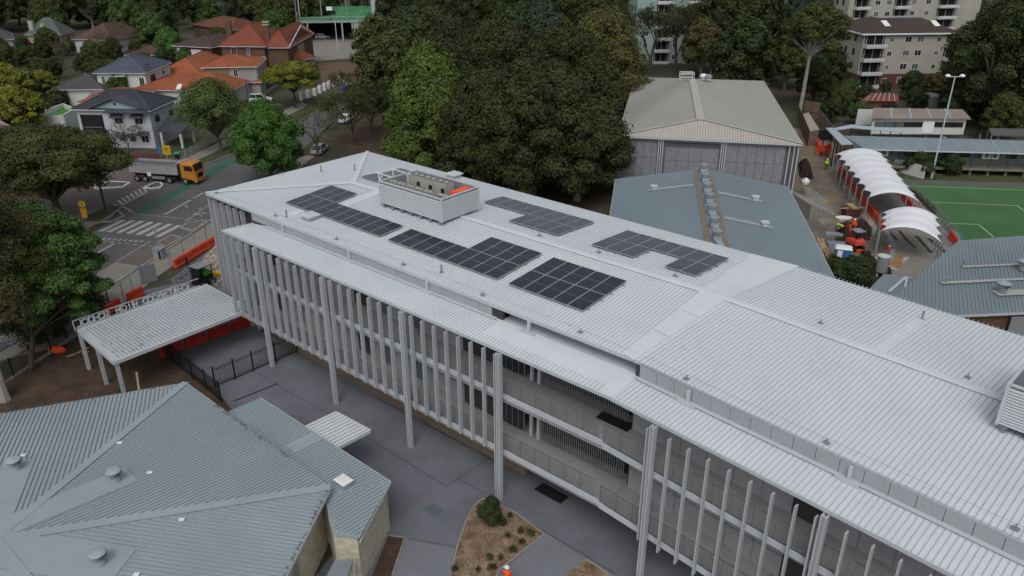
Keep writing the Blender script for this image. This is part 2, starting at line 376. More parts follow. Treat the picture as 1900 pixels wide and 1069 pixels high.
# courtyard detail
Z5 = lambda x, y: (500 + x / 2.969, 740 + y / 2.969)
bed = [(905, 926), (893, 928), (878, 942), (866, 965), (850, 1010), (836, 1069), (820, 1130), (905, 1130), (925, 1060), (1010, 992), (960, 955)]
raised('mulch_bed', bed, .05, M_MULCH); strip('bed_edging', bed, .09, 0, .09, KERBP, True)
bed2 = [(721, 995), (751, 999), (728, 1069), (710, 1120), (650, 1120), (690, 1069)]
raised('mulch_bed', bed2, .05, M_SOIL); strip('bed_edging', bed2[:4], .08, 0, .09, KERBP)
bed3 = [(1086, 1038), (1150, 1080), (1140, 1140), (1010, 1140), (1050, 1069)]
raised('mulch_bed', bed3, .05, M_MULCH); strip('bed_edging', bed3[:1] + bed3[1:2], .08, 0, .09, KERBP)
M_COURTL = mat('courtyard_paving_pale', (.175, .185, .21), .9, .10, .25, .10, 14)
ground('courtyard_path', [(751, 999), (846, 1020), (834, 1069), (815, 1140), (705, 1140), (728, 1069)], .018, M_COURTL)
ground('courtyard_path', [(1013, 990), (1086, 1038), (1050, 1069), (1000, 1130), (900, 1130), (932, 1062)], .018, M_COURTL)
M_JOINT = mat('paving_joint', (.03, .03, .035), .9, 0, 1, 0)
lines('paving_joints', M_JOINT, [(Z5(180, 0), Z5(320, 82), .04), (Z5(540, 215), Z5(975, 485), .04), (Z5(975, 485), Z5(1215, 325), .04), (Z5(1050, 445), Z5(1200, 530), .04), (Z5(750, 772), Z5(1030, 815), .03), (Z5(1205, 545), Z5(1900, 960), .04), ((478, 692), (560, 742), .04), (Z5(410, 275), Z5(540, 200), .03), ((433, 745), (516, 712), .18), (Z5(600, 0), Z5(1240, 345), .06)], .022)
mb = MB(); a = Z5(905, 572); mb.flat([tuple(P(*Z5(*q), .024)) for q in ((845, 612), (905, 572), (965, 610), (910, 655))])
st('manhole_cover', mb, mat('manhole_green_grey', (.10, .125, .13), .8, .1, 2, .1))
# ---------------------------------------------------------------- main school building
A0 = P(382, 358, 12.2); A1 = P(1157.7, 658, 12.2); FA = fr2(A0, A1)
B0 = P(1174, 669, 12.2); B1 = P(1882, 996.8, 12.2); FB = fr2(B0, B1)
ZE, ZR, WD = 12.2, 12.8, 18.3; LB = 31.0
bld = thing('school_building', 'long pale grey roofed school building with a bend and rows of vertical fins', 'building', FA.pt(20, 9, 0))
KN, KR, KF = FA.pt(44.6, 0, ZE), FA.pt(44.55, 9.15, ZR), FA.pt(44.35, WD, ZE)
a_c0, a_c1, a_h = FA.pt(0, 0, ZE), FA.pt(.2, WD, ZE), FA.pt(9.2, 9.15, ZR)
b_n, b_r, b_f = FB.pt(LB, 0, ZE), FB.pt(LB, 9.3, ZR), FB.pt(LB, 18.7, ZE)
roof = obj('roof', MB().slab([a_c0, KN, KR, a_h], .18).slab([a_c1, a_h, KR, KF], .18).slab([a_c0, a_h, a_c1], .18).slab([KN, b_n, b_r, KR], .18).slab([KF, KR, b_r, b_f], .18), M_ROOF, bld)
up = Vector((0, 0, .001))
lift = lambda L: [Vector(p) + up for p in L]
ribs(roof, M_RIB, lift([a_c0, FA.pt(43.9, 0, ZE), FA.pt(43.8, 9.15, ZR), a_h]), FA.n, inset=(-.02, .3))
ribs(roof, M_RIB, lift([a_c1, a_h, FA.pt(43.8, 9.15, ZR), FA.pt(43.2, WD, ZE)]), -FA.n, inset=(-.02, .3))
ribs(roof, M_RIB, lift([a_c0, a_h, a_c1]), FA.u, inset=(-.02, .3))
k2 = FB.loc(KR)[0] + .65; kf = FB.loc(KF)[0] + .75
ribs(roof, M_RIB, lift([FB.pt(.1, 0, ZE), b_n, b_r, FB.pt(.1, 9.3, ZR)]), FB.n, inset=(-.02, .3), part=True)
ribs(roof, M_RIB, lift([FB.pt(.1, 9.3, ZR), b_r, b_f, FB.pt(.1, 18.7, ZE)]), -FB.n, inset=(-.02, .3), part=True)
def plate(name, pts, dz, parent, m=M_ROOF, t=.05): return obj(name, MB().slab([Vector(p) + Vector((0, 0, dz)) for p in pts], t), m, parent)
plate('kink_flashing', [FA.pt(43.95, .03, ZE), FB.pt(.05, .03, ZE), FB.pt(.05, 9.15, ZR), FA.pt(43.85, 9.15, ZR)], .055, roof)
plate('kink_flashing', [FA.pt(43.85, 9.15, ZR), FB.pt(.05, 9.3, ZR), FB.pt(.05, 18.6, ZE), FA.pt(43.25, 18.25, ZE)], .055, roof)
obj('flashing_joint', MB().beam(FA.pt(44.0, 3.2, 12.475), FB.pt(.02, 3.2, 12.475), .05, .012).beam(FA.pt(43.95, 6.2, 12.665), FB.pt(.02, 6.2, 12.665), .05, .012), M_RIB, roof)
capb = MB()
for a, b, wv in ((a_h, KR, FA.n), (KR, b_r, FB.n)):
    for s in (-1, 1):
        o1 = wv * (.3 * s) + Vector((0, 0, -.022)); capb.slab([a + Vector((0, 0, .085)), b + Vector((0, 0, .085)), b + o1 + Vector((0, 0, .085)), a + o1 + Vector((0, 0, .085))], .03)
obj('ridge_capping', capb, M_ROOF, roof)
for c in (a_c0, a_c1):
    d = (a_h - c).normalized(); s = Vector((-d.y, d.x, 0)) * .28
    plate('hip_capping', [c - s * .6, a_h - s, a_h + s, c + s * .6], .075, roof, t=.03)
def gutter(parent, a, b, out, z=0):
    a, b = Vector(a), Vector(b); f = fr2(a, b); L = (b - a).length; zz = a.z + z; s = 1 if out.dot(f.n) > 0 else -1
    mb = MB(); mb.box(0, L, s * .01, s * .055, zz - .21, zz - .015, f).box(0, L, -s * .1, s * .01, zz - .21, zz - .19, f)
    return obj('gutter', mb, M_TRIM, parent)
for a, b, o_ in ((a_c0, KN, -FA.n), (KN, b_n, -FB.n), (a_c1, KF, FA.n), (KF, b_f, FB.n), (a_c0, a_c1, -FA.u)): gutter(roof, a, b, o_)
# drip ends of the ribs at the eave are left by the rib geometry; roof furniture
def on_roof(F, u, n, half=9.15): return F.pt(u, n, ZE + (ZR - ZE) / half * (half - abs(n - half)))
def anchor(F, u, n):
    p = on_roof(F, u, n); mb = MB(); mb.box(-.16, .16, -.12, .12, 0.045, .075).cyl((0, 0, .07), .03, .22, 6)
    return link('anchor_post', mb.mesh('anchor_post'), M_STEEL, roof, p - wl(roof), F.ang())
prev = None; wires = MB()
ap = [(FA, 1.0), (FA, 9.97), (FA, 17.96), (FA, 25.43), (FA, 32.95), (FA, 40.7), (FB, 3.2), (FB, 10.9), (FB, 18.7), (FB, 26.5)]
for F, u in ap:
    anchor(F, u, .45); p = on_roof(F, u, .45) + Vector((0, 0, .27))
    if prev is not None: wires.beam(prev, p, .010, .010)
    prev = p
obj('safety_wire', wires, M_STEEL, roof)
for u, n in ((21.5, 10.2), (30.0, 9.95), (35.2, 10.2), (41.4, 10.1)): anchor(FA, u, n)
for u, n in ((5.5, 10.6), (13.6, 10.3)): anchor(FB, u, n)
for F, u, n in ((FA, 10.9, .9), (FA, 28.44, 1.2), (FB, 9.2, 16.2), (FA, 4.0, 9.6), (FA, 5.6, 12.3)):
    p = on_roof(F, u, n); link('vent_pipe', MB().cyl((0, 0, 0), .06, .5, 8).cyl((0, 0, 0), .14, .06, 8).cyl((0, 0, .5), .085, .06, 8).mesh('vent_pipe'), M_STEEL, roof, p - wl(roof))
for u, n in ((12.92, 1.8), (13.63, 17.6)):
    c = MB(); c.box(-.45, .45, -.45, .45, .05, .3).box(-.62, .62, -.62, .62, .3, .38).loft([[(-.62, -.62, .38), (.62, -.62, .38), (.62, .62, .38), (-.62, .62, .38)], [(-.38, -.38, .52), (.38, -.38, .52), (.38, .38, .52), (-.38, .38, .52)]])
    q = link('roof_cowl', c.mesh('roof_cowl'), M_TRIM, roof, on_roof(FA, u, n) - wl(roof), FA.ang())
plate('vent_flashing', [on_roof(FA, 12.4, 2.2), on_roof(FA, 13.4, 2.2), on_roof(FA, 13.4, 9.0), on_roof(FA, 12.4, 9.0)], .055, roof)
plate('vent_flashing', [on_roof(FA, 10.4, .9), on_roof(FA, 11.2, .9), on_roof(FA, 11.2, 2.5), on_roof(FA, 10.4, 2.5)], .055, roof)
plate('vent_flashing', [on_roof(FB, 8.9, 9.5), on_roof(FB, 9.5, 9.5), on_roof(FB, 9.5, 16.1), on_roof(FB, 8.9, 16.1)], .055, roof)
# lower canopy along the near side
CE, CT, NE, NT = 11.0, 11.27, -2.6, .05
cu0 = 6.65
kcn = FA.pt(44.75, NE, CE); kct = FA.pt(44.6, NT, CT)
ce0, ct0, ch0 = FA.pt(cu0, NE, CE), FA.pt(cu0 + .45, NT, CE + .02), FA.pt(cu0 + 2.6, NT, CT)
cbn, cbt = FB.pt(LB, -2.42, CE), FB.pt(LB, NT, CT)
can = obj('canopy_roof', MB().slab([ce0, kcn, kct, ch0], .12).slab([ce0, ch0, ct0], .12).slab([kcn, cbn, cbt, kct], .12), M_ROOF, bld)
k0, k1 = FB.loc(kcn)[0] + .55, FB.loc(kct)[0] + .5
ribs(can, M_RIB, lift([ce0, FA.pt(44.1, NE, CE), FA.pt(44.0, NT, CT), ch0]), FA.n, inset=(-.02, .22), holes=[[FA.pt(35, -.6, 0), FA.pt(46, -.6, 0), FA.pt(46, 1, 0), FA.pt(35, 1, 0)]])
ribs(can, M_RIB, lift([ce0, ch0, ct0]), FA.u, inset=(0, .2))
ribs(can, M_RIB, lift([FB.pt(.45, -2.42, CE), cbn, cbt, FB.pt(.45, NT, CT)]), FB.n, inset=(-.02, .25), part=True)
plate('kink_flashing', [FA.pt(44.15, NE + .03, CE), FB.pt(.42, -2.4, CE), FB.pt(.42, NT, CT), FA.pt(44.0, NT, CT)], .055, can)
for a, b, o_, L0, L1 in ((FA, 7.2, 0, 0, 0),): pass
obj('flat_gutter', MB().box(34.9, 45.2, .052, 1.2, 11.1, 11.262, FA).box(35.1, 45.1, 1.2, 1.3, 11.1, 11.7, FA), M_TRIM, can)
fl = MB()
for F, u0, u1 in ((FA, 9.2, 34.6), (FB, .3, LB)): fl.box(u0, u1, NT - .28, NT - .02, CT + .045, CT + .075, F)
obj('wall_flashing', fl, M_TRIM, can)
gutter(can, ce0, kcn, -FA.n, .12); gutter(can, kcn, cbn, -FB.n, .12); gutter(can, ce0, ct0, -FA.u, .1)
# downpipes with spreaders
for F, u in ((FA, 11.68), (FA, 20.02), (FA, 28.31), (FA, 37.24), (FB, 3.76), (FB, 12.38), (FB, 21.0)):
    d = MB(); d.box(-.09, .09, -.16, -.02, -.82, -.08).box(-.55, .55, -.36, -.17, -.9, -.74)
    link('downpipe', d.mesh('downpipe'), M_TRIM, bld, F.pt(u, .0, ZE - .1) - wl(bld), F.ang())
# walls --------------------------------------------------------
wallb = MB()
wallb.box(6.9, 35.0, .08, .25, 3.2, ZE - .2, FA).box(.2, LB, .08, .25, 3.2, ZE - .2, FB)
wallb.box(35.0, 45.2, 3.0, 3.15, 0, ZE - .2, FA).box(.6, 18, 3.0, 3.1, 0, 3.1, FB)
wallb.box(.5, .65, .45, 17.9, 0, ZE - .2, FA).box(.5, 44, 17.7, 17.85, 0, ZE - .2, FA).box(.65, 6.9, .6, .75, 0, ZE - .2, FA).box(0, LB, 18.1, 18.25, 0, ZE - .2, FB)
obj('wall', wallb, M_JOINTD, bld)
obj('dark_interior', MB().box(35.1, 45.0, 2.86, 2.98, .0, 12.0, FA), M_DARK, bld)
gw = MB(); gw.box(8.5, 36.9, .1, .4, 0, 3.0, FA); obj('ground_floor_wall', gw, M_TAN, bld)
gw = MB(); gw.box(36.9, 46, 1.9, 2.1, 0, 3.0, FA); obj('ground_floor_wall', gw, M_TAN, bld)
PN = .055
def panel_mesh(wd, h, t=.03, g=.014):
    return MB().box(g, wd - g, -t, 0, g, h - g).mesh('wall_panel')
def row(F, u0, u1, wd, z0, z1, m, skip=(), ny=PN):
    me = panel_mesh(wd, z1 - z0); i = 0; u = u0
    while u + wd <= u1 + 1e-3:
        if not any(a < u + wd / 2 < b for a, b in skip): link('wall_panel', me, m, bld, F.pt(u, ny, z0) - wl(bld), F.ang())
        u += wd
row(FA, 7.0, 35.2, 1.13, 11.3, 12.1, M_PANELL); row(FB, .5, 26.5, 1.13, 11.3, 12.1, M_PANELL)
opA = [(8.9, 10.9), (19.5, 21.6), (30.9, 33.1), (34.5, 37)]; opB = [(10.2, 12.2), (19.5, 21.6)]
for zb in (3.6, 7.8):
    hA = 2.1 if zb < 5 else 1.9
    row(FA, 7.0, 34.7, 1.63, zb + 1.45, zb + (3.0 if zb < 5 else 2.95), M_PANEL, opA); row(FB, .3, 26.5, 1.63, zb + 1.45, zb + (3.0 if zb < 5 else 2.95), M_PANEL, opB)
    row(FA, 7.0, 34.7, 1.63, zb, zb + 1.43, M_PANEL, opA); row(FB, .3, 26.5, 1.63, zb, zb + 1.43, M_PANEL, opB)
# openings with dark glass, frames proud of the wall
def window(parent, F, u, n, z, wd, h, bars=1, mg=M_GLASS, mf=M_STEEL, name='window', fw=.05, out=-1):
    """out = -1: outside of the wall lies towards -n"""
    f = MB(); o = out * .05
    for a, b in ((0, fw), (wd - fw, wd)): f.box(a, b, 0, o, 0, h)
    for a, b in ((0, fw), (h - fw, h)): f.box(fw, wd - fw, 0, o, a, b)
    for i in range(bars): x = wd * (i + 1) / (bars + 1); f.box(x - fw / 3, x + fw / 3, 0, o * .8, fw, h - fw)
    W = link(name, f.mesh(name), mf, parent, F.pt(u, n, z) - wl(parent), F.ang())
    link('pane', MB().box(fw * .5, wd - fw * .5, 0, o * .4, fw * .5, h - fw * .5).mesh('pane'), mg, W)
    return W
for zb in (3.6, 7.8):
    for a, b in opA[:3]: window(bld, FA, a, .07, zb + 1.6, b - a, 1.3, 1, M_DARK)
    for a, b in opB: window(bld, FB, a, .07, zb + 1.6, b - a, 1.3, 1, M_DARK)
    window(bld, FA, 34.75, .07, zb + .02, 2.1, 2.9, 3, M_GLASS)
    for u in (12.2, 15.6, 23.2, 26.6): window(bld, FA, u, .022, zb + .1, .8, 1.7, 0, M_GLASSG)
# slabs
sl_ = MB()
for z1, t in ((3.6, .55), (7.8, .6)):
    sl_.slab([FA.pt(7.2, -2.25, z1), FA.pt(44.8, -2.25, z1), FA.pt(44.8, 2.85, z1), FA.pt(7.2, 2.85, z1)], t)
    sl_.slab([FA.pt(44.82, -2.25, z1), FB.pt(LB, -2.2, z1), FB.pt(LB, 2.9, z1), FA.pt(44.82, 2.85, z1)], t)
obj('balcony_slab', sl_, M_CONC, bld)
edge = MB()
for z1 in (3.6, 7.8): edge.box(7.2, 44.7, -2.33, -2.26, z1 - .32, z1 + .04, FA).box(.0, LB, -2.28, -2.21, z1 - .32, z1 + .04, FB)
obj('slab_edge_beam', edge, M_TRIM, bld)
sof = MB(); sof.slab([FA.pt(7.2, -2.2, 10.7), FA.pt(44.8, -2.2, 10.7), FA.pt(44.8, .35, 10.7), FA.pt(7.2, .35, 10.7)], .05)
obj('soffit', sof, M_PANEL, bld)
# slatted screen in the open bay
me = MB().box(0, .045, -.06, 0, 0, 3.0).mesh('screen_slat')
for zb in (3.6, 7.8):
    u = 38.2
    while u < 44.6:
        link('screen_slat', me, M_STEEL, bld, FA.pt(u, .1, zb) - wl(bld), FA.ang()); u += .165
    for u in (37.4, 38.0, 45.0): link('screen_post', MB().box(-.09, .09, -.1, .08, 0, 3.0).mesh('screen_post'), M_TRIM, bld, FA.pt(u, .1, zb) - wl(bld), FA.ang())
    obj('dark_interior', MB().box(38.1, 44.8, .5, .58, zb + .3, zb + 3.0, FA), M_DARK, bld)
# railings
M_RAIL = mat('railing_galvanised', (.145, .155, .165), .5, .05, 1, 0)
rp = MB(); rp.box(0, .04, -.02, .02, 0, 1.25).box(0, 1.15, -.025, .025, 1.2, 1.25).box(.04, 1.15, -.012, .012, .08, .11)
for i in range(9): x = .13 + i * .115; rp.box(x - .008, x + .008, -.008, .008, .11, 1.2)
rp = rp.mesh('railing_panel')
for F, a, b, nn in ((FA, 7.3, 43.6, -2.2), (FB, -.02, LB - 1, -2.15)):
    for zb in (3.6, 7.8):
        u = a
        while u < b: link('railing_panel', rp, M_RAIL, bld, F.pt(u, nn, zb) - wl(bld), F.ang()); u += 1.15
# columns and fins
colm = MB(); colm.box(-.14, -.05, -.16, .16, 0, 10.85).box(.06, .15, -.16, .16, 0, 10.85).box(-.05, .06, -.07, .07, 0, 10.8)
colm = colm.mesh('column')
def finmesh(h, dp=.27, t=.075):
    m = MB(); m.loft([[(-t / 2, -dp / 2, z), (t / 2, -dp / 2, z), (t / 2, dp / 2, z), (-t / 2, dp / 2, z)] for z in (0, h)]); return m.mesh('fin')
fm = finmesh(7.2, .31, .075)
colA = [11.5, 20.1, 28.6, 37.1]; colB = [3.45, 12.55, 21.6]
for c in colA:
    link('column', colm, M_FIN, bld, FA.pt(c, -2.72, 0) - wl(bld), FA.ang())
for c in colB: link('column', colm, M_FIN, bld, FB.pt(c, -2.55, 0) - wl(bld), FB.ang())
link('fin', finmesh(10.75), M_FIN, bld, FA.pt(36.8, -2.72, 0) - wl(bld), FA.ang())
for c in colA[:3] + [37.1 + 0]:
    st_ = c - 8.55
    for i in range(8):
        u = st_ + (i + 1) * 1.068 - .15
        if u < 6.9 or u > 36.5: continue
        link('fin', fm, M_FIN, bld, FA.pt(u, -2.72, 3.62) - wl(bld), FA.ang())
fmB = finmesh(7.4)
for u in (3.15, 4.47, 5.6, 6.73, 7.87, 9.0, 10.14, 11.27, 12.22, 13.57, 14.69, 15.82, 16.95, 18.08, 19.2, 20.3, 21.3, 22.5, 23.6): link('fin', fmB, M_FIN, bld, FB.pt(u, -2.55, 3.2) - wl(bld), FB.ang())
fm2 = finmesh(11.6, .45, .10)
for u in (.1, .95, 2.0, 3.05, 4.1, 5.2): link('fin', fm2, M_FIN, bld, FA.pt(u, .25, .1) - wl(bld), FA.ang())
for nn in (-1.7, -.8): link('fin', finmesh(7.2, .27, .075), M_FIN, bld, FA.pt(6.95, nn, 3.6) - wl(bld), FA.ang() + R(90))
# black mats
for F, u, n, z, lb in ((FA, 39.35, -.15, .02, 'long black doormat on the paving under the open bay of the school building'), (FA, 43.9, -.25, 7.83, 'black doormat on the upper balcony at the bend of the school building')):
    m = MB(); m.box(-1.1, 1.1, -.45, .45, 0, .02).box(-1.05, 1.05, -.4, .4, .02, .028); o = link('doormat', m.mesh('doormat'), M_DARK, None, F.pt(u, n, z), F.ang()); tag(o, lb, 'doormat')
# ---------------------------------------------------------------- solar arrays on the roof
TL = math.atan((ZR - ZE) / 9.15)
pf = MB(); pf.box(0, 1.19, 0, 2.42, 0, .035); pf = pf.mesh('solar_panel')
pc = MB(); pc.box(.025, 1.165, .025, 1.195, .035, .0385).box(.025, 1.165, 1.215, 2.395, .035, .0385); pc = pc.mesh('cell_sheet')
def array(label, u, n, rows, cat='solar array'):
    """rows: list of (row index, first column, count); near-left corner at u, n on wing A"""
    far = n > 9; o = on_roof(FA, u, n); t = thing('solar_array', label, cat, o, FA.ang(), 'solar arrays on the long roof'); t.rotation_euler = (-TL if far else TL, 0, FA.ang())
    rl = MB()
    for r, c0, k in rows:
        for dy in (.5, 1.9): rl.box(c0 * 1.215 - .1, (c0 + k) * 1.215 + .1, r * 2.45 + dy - .02, r * 2.45 + dy + .02, .05, .14)
        for c in range(c0, c0 + k):
            q = link('solar_panel', pf, M_PVF, t, (c * 1.215, r * 2.45, .15)); link('cell_sheet', pc, M_PV, q, (0, 0, 0))
    obj2 = link('mounting_rail', rl.mesh('mounting_rail'), M_STEEL, t)
array('solar array nearest the left end of the long roof, ten panels with three more behind', 8.4, 2.53, [(0, 0, 10), (1, 0, 3)])
array('middle solar array of the near slope, nine panels with four behind at its right end', 21.5, 2.45, [(0, 0, 9), (1, 5, 4)])
array('square solar array of ten blue panels at the right of the near slope', 33.45, 2.38, [(0, 0, 5), (1, 0, 5)])
array('solar array on the far slope just right of the plant enclosure, eight panels behind four', 21.4, 10.75, [(1, 0, 8), (0, 4, 4)])
array('greyish notched solar array at the right of the far roof slope', 34.05, 10.85, [(1, 0, 7), (0, 0, 3), (0, 5, 2)])
array('small solar array half hidden behind the pipe rack at the left of the plant enclosure', 8.3, 10.8, [(1, 0, 5), (0, 0, 4)])
# ---------------------------------------------------------------- rooftop plant enclosures
def enclosure(F, u0, u1, n0, n1, z0, z1, label, pitch=.15, notch=True):
    t = thing('plant_enclosure', label, 'plant enclosure', F.pt((u0 + u1) / 2, (n0 + n1) / 2, z0))
    k = int((z1 - z0 - .12) / pitch)
    for a, b, c, d in ((u0, u1, n0, n0), (u1, u1, n0, n1), (u0, u1, n1, n1), (u0, u0, n0, n1 - (1.3 if notch else 0))):
        m = MB(); bk = MB()
        for i in range(k):
            z = z0 + .06 + i * pitch
            if c == d:
                s = -1 if c == n0 else 1
                P0, P1 = F.pt(a + .06, c + s * .0, z), F.pt(b - .06, c, z); o_ = F.n * (.06 * s)
            else:
                s = -1 if a == u0 else 1
                P0, P1 = F.pt(a, c + .06, z), F.pt(a, d - .06, z); o_ = F.u * (.06 * s)
            hz_ = Vector((0, 0, pitch * .66))
            m.add([P0 + o_, P1 + o_, P1 + hz_, P0 + hz_, P0 - o_ * .2, P1 - o_ * .2], [(0, 1, 2, 3), (0, 3, 4), (1, 5, 2), (0, 4, 5, 1), (4, 3, 2, 5)])
        if c == d: bk.box(a + .05, b - .05, c - (-.02 if c == n0 else .04), c - (-.04 if c == n0 else .02), z0 + .05, z1 - .05, F)
        else: bk.box(a + (.02 if a == u0 else -.04), a + (.04 if a == u0 else -.02), c + .05, d - .05, z0 + .05, z1 - .05, F)
        sd_ = obj('louvre_screen', bk, mat('louvre_backing', (.22, .24, .26)), t); obj('louvre_slats', m, M_TRIM, sd_, kind='stuff')
    for a, b in ((u0, n0), (u1, n0), (u1, n1), (u0, n1)): obj('corner_post', MB().box(a - .07, a + .07, b - .07, b + .07, z0 - .02, z1 + .05, F), M_TRIM, t)
    for a, b, c, d in ((u0, u1, n0, n0), (u0, u1, n1, n1), (u0, u0, n0, n1), (u1, u1, n0, n1)):
        obj('top_rail', MB().box(a - .06 if a == b else a + .08, b + .06 if a == b else b - .08, c - .06 if c == d else c + .08, d + .06 if c == d else d - .08, z1 - .06, z1 + .04, F), M_TRIM, t)
    x = u0 + .3
    while x < u1:
        obj('support_foot', MB().box(x - .08, x + .08, n0 - .02, n0 + .3, z0 - .42, z0 - .02, F).box(x - .16, x + .16, n0 - .05, n0 + .35, z0 - .08, z0 - .01, F), M_STEEL, t); x += 1.1
    obj('base_frame', MB().box(u0 + .1, u1 - .1, n0 + .3, n1 - .1, z0 - .1, z0 - .02, F), M_STEEL, t)
    return t
enclosure(FA, 15.72, 22.85, 6.87, 11.0, 12.98, 14.85, 'pale grey louvred plant enclosure on the left part of the long roof, open on top')
enclosure(FB, 16.05, 21.5, 6.5, 11.2, 13.0, 15.15, 'louvred plant enclosure cut off by the right edge of the picture', notch=False)
M_AC = mat('air_unit_cream', (.36, .36, .33), .6, .06, 1, .03)
M_GRILL = mat('air_unit_grille', (.14, .145, .145), .7, .1, 6, .3, 20)
def acunit(u, n, wd, dp, h, label, F=FA, z=13.0, door=False):
    t = thing('air_conditioning_unit', label, 'air conditioner', F.pt(u, n, z), F.ang(), 'air conditioning units in the plant enclosure')
    link('casing', MB().box(0, wd, 0, dp, 0, h).mesh('casing'), M_AC, t); g = MB(); g.box(.05, wd - .05, .05, dp - .05, h, h + .02)
    link('top_grille', g.mesh('top_grille'), M_GRILL, t)
    for i in range(2): link('fan_guard', MB().cyl((wd * (.27 + .46 * i), dp / 2, h + .02), min(wd, dp) * .2, .03, 12).mesh('fan_guard'), M_AC, t)
    if door: link('vent_grille', MB().box(wd * .62, wd * .9, -.012, 0, h * .45, h * .8).mesh('vent_grille'), M_BLACK, t)
    return t
names = ['first', 'second', 'third', 'fourth', 'fifth']
for i in range(5): acunit(15.95 + i * 1.02, 7.25, .98, .95, 1.76, '%s low air conditioning unit from the left in the front row of the plant enclosure' % names[i])
for i in range(3): acunit(16.6 + i * 1.42, 9.35, 1.38, .95, 2.0, ['left', 'middle', 'right'][i] + ' tall air conditioning unit in the back row of the plant enclosure', door=True)
def split(u, n, label, F=FA, z=13.0, rot=0.0, h=.85):
    t = thing('split_air_unit', label, 'air conditioner', F.pt(u, n, z), F.ang() + rot)
    link('casing', MB().box(0, .95, 0, .36, .08, h).mesh('casing'), M_AC, t); link('foot', MB().box(.1, .2, -.02, .38, 0, .08).box(.75, .85, -.02, .38, 0, .08).mesh('foot'), M_STEEL, t)
    ring = MB(); ring.tube([(.38 + .27 * math.cos(a * math.pi / 8), -.012, .46 + .27 * math.sin(a * math.pi / 8)) for a in range(17)], .015, 4, False)
    link('fan_ring', ring.mesh('fan_ring'), M_GRILL, t); f = MB(); f.tube([(.38, -.004, .46), (.38, -.012, .46)], .25, 16); link('fan_guard', f.mesh('fan_guard'), M_GRILL, t)
    return t
split(20.95, 8.2, 'split air conditioner standing upright beside the orange sheet in the plant enclosure', z=13.7)
split(20.95, 7.5, 'small cream air conditioner at the right end of the front row in the plant enclosure')
split(16.6, 8.6, 'cream air conditioner inside the louvred enclosure at the right edge of the roof', FB, 13.0)
solo('orange_sheet', MB().box(21.75, 22.4, 8.9, 10.7, 13.02, 14.75, FA), M_ORANGEB, 'bright orange sheeted box in the right corner of the plant enclosure', 'sheeted box')
rk = thing('pipe_rack', 'white pipe rack with two raised frames left of the plant enclosure', 'pipe rack', on_roof(FA, 13.8, 9.2))
for u in (13.1, 15.0):
    m = MB()
    for n in (9.0, 10.6): m.beam(on_roof(FA, u, n), on_roof(FA, u, n) + Vector((0, 0, 1.75)), .08, .08)
    m.beam(on_roof(FA, u, 8.9) + Vector((0, 0, 1.75)), on_roof(FA, u, 10.7) + Vector((0, 0, 1.75)), .08, .08)
    m.beam(on_roof(FA, u, 9.0) + Vector((0, 0, 1.0)), on_roof(FA, u + .5, 9.0) + Vector((0, 0, 1.7)), .06, .06); obj('frame', m, M_WHITE, rk)
m = MB()
for n in (9.0, 10.6): m.beam(FA.pt(12.6, n, 14.5), FA.pt(15.6, n, 14.5), .07, .07)
for n in (9.4, 9.8, 10.2): m.beam(FA.pt(11.5, n, 12.95), FA.pt(15.6, n, 12.95), .06, .06)
obj('pipe', m, M_WHITE, rk)
# ---------------------------------------------------------------- entrance canopy with the school's name
EC = Fr(FA.pt(0, 0), FA.u)
ent = thing('entrance_canopy', 'flat steel roofed entrance canopy carrying the name CHATSWOOD HIGH SCHOOL in upright letters', 'canopy', FA.pt(3.5, -8, 0))
ze = 3.62
q = [FA.pt(-.15, -12.95, ze), FA.pt(7.15, -13.35, ze - .05), FA.pt(7.15, -1.3, ze - .05), FA.pt(-.15, -1.3, ze)]
M_CANT = mat('canopy_steel_leaf_stained', (.45, .49, .52), .55, .08, .5, .05, 4)
er = obj('roof', MB().slab(q, .1), M_CANT, ent); ribs(er, mat('canopy_rib', (.27, .29, .31), .6), lift([FA.pt(.15, -12.6, ze), FA.pt(6.95, -12.9, ze - .05), FA.pt(6.95, -1.4, ze - .05), FA.pt(.15, -1.4, ze)]), FA.u, pitch=.30, wd=.05, h=.075, inset=(.05, .05))
eb = MB(); eb.beam(q[0] + Vector((0, 0, -.1)), q[1] + Vector((0, 0, -.1)), .16, .34).beam(q[1] + Vector((0, 0, -.12)), q[2] + Vector((0, 0, -.12)), .14, .3).beam(q[0] + Vector((0, 0, -.1)), q[3] + Vector((0, 0, -.1)), .16, .34)
obj('edge_beam', eb, M_TRIM, ent)
for u, n in ((.3, -13.0), (3.7, -13.1), (6.95, -13.1), ):
    obj('post', MB().box(u - .08, u - .02, n - .14, n + .14, 0, ze - .25, FA).box(u + .02, u + .08, n - .14, n + .14, 0, ze - .25, FA).box(u - .02, u + .02, n - .06, n + .06, 0, ze - .25, FA), M_FIN, ent)
lf = MB(); rnd = random.Random(4)
for i in range(170):
    u = 6.9 - abs(rnd.gauss(0, 1.6)) if i % 2 else rnd.uniform(.3, 6.8); n = -12.9 + abs(rnd.gauss(0, 2.6)); u = max(.2, u)
    if n > -3: continue
    a = rnd.uniform(0, 3.1); s = rnd.uniform(.03, .08); c = FA.pt(u, n, ze + .03 - .007 * u); d = Vector((math.cos(a), math.sin(a), 0)) * s; e = Vector((-d.y, d.x, 0)) * .5
    lf.add([c - d, c + e, c + d, c - e], [(0, 1, 2, 3)])
o = solo('leaf_litter', lf, mat('dead_leaf', (.10, .06, .035), .9, .2, 2, 0), 'x', 'x'); del o['category'], o['label']; o['kind'] = 'stuff'
sg = thing('name_sign', 'upright white letters CHATSWOOD HIGH SCHOOL on rails along the far edge of the canopy', 'sign', FA.pt(-.3, -8, ze))
rl = MB()
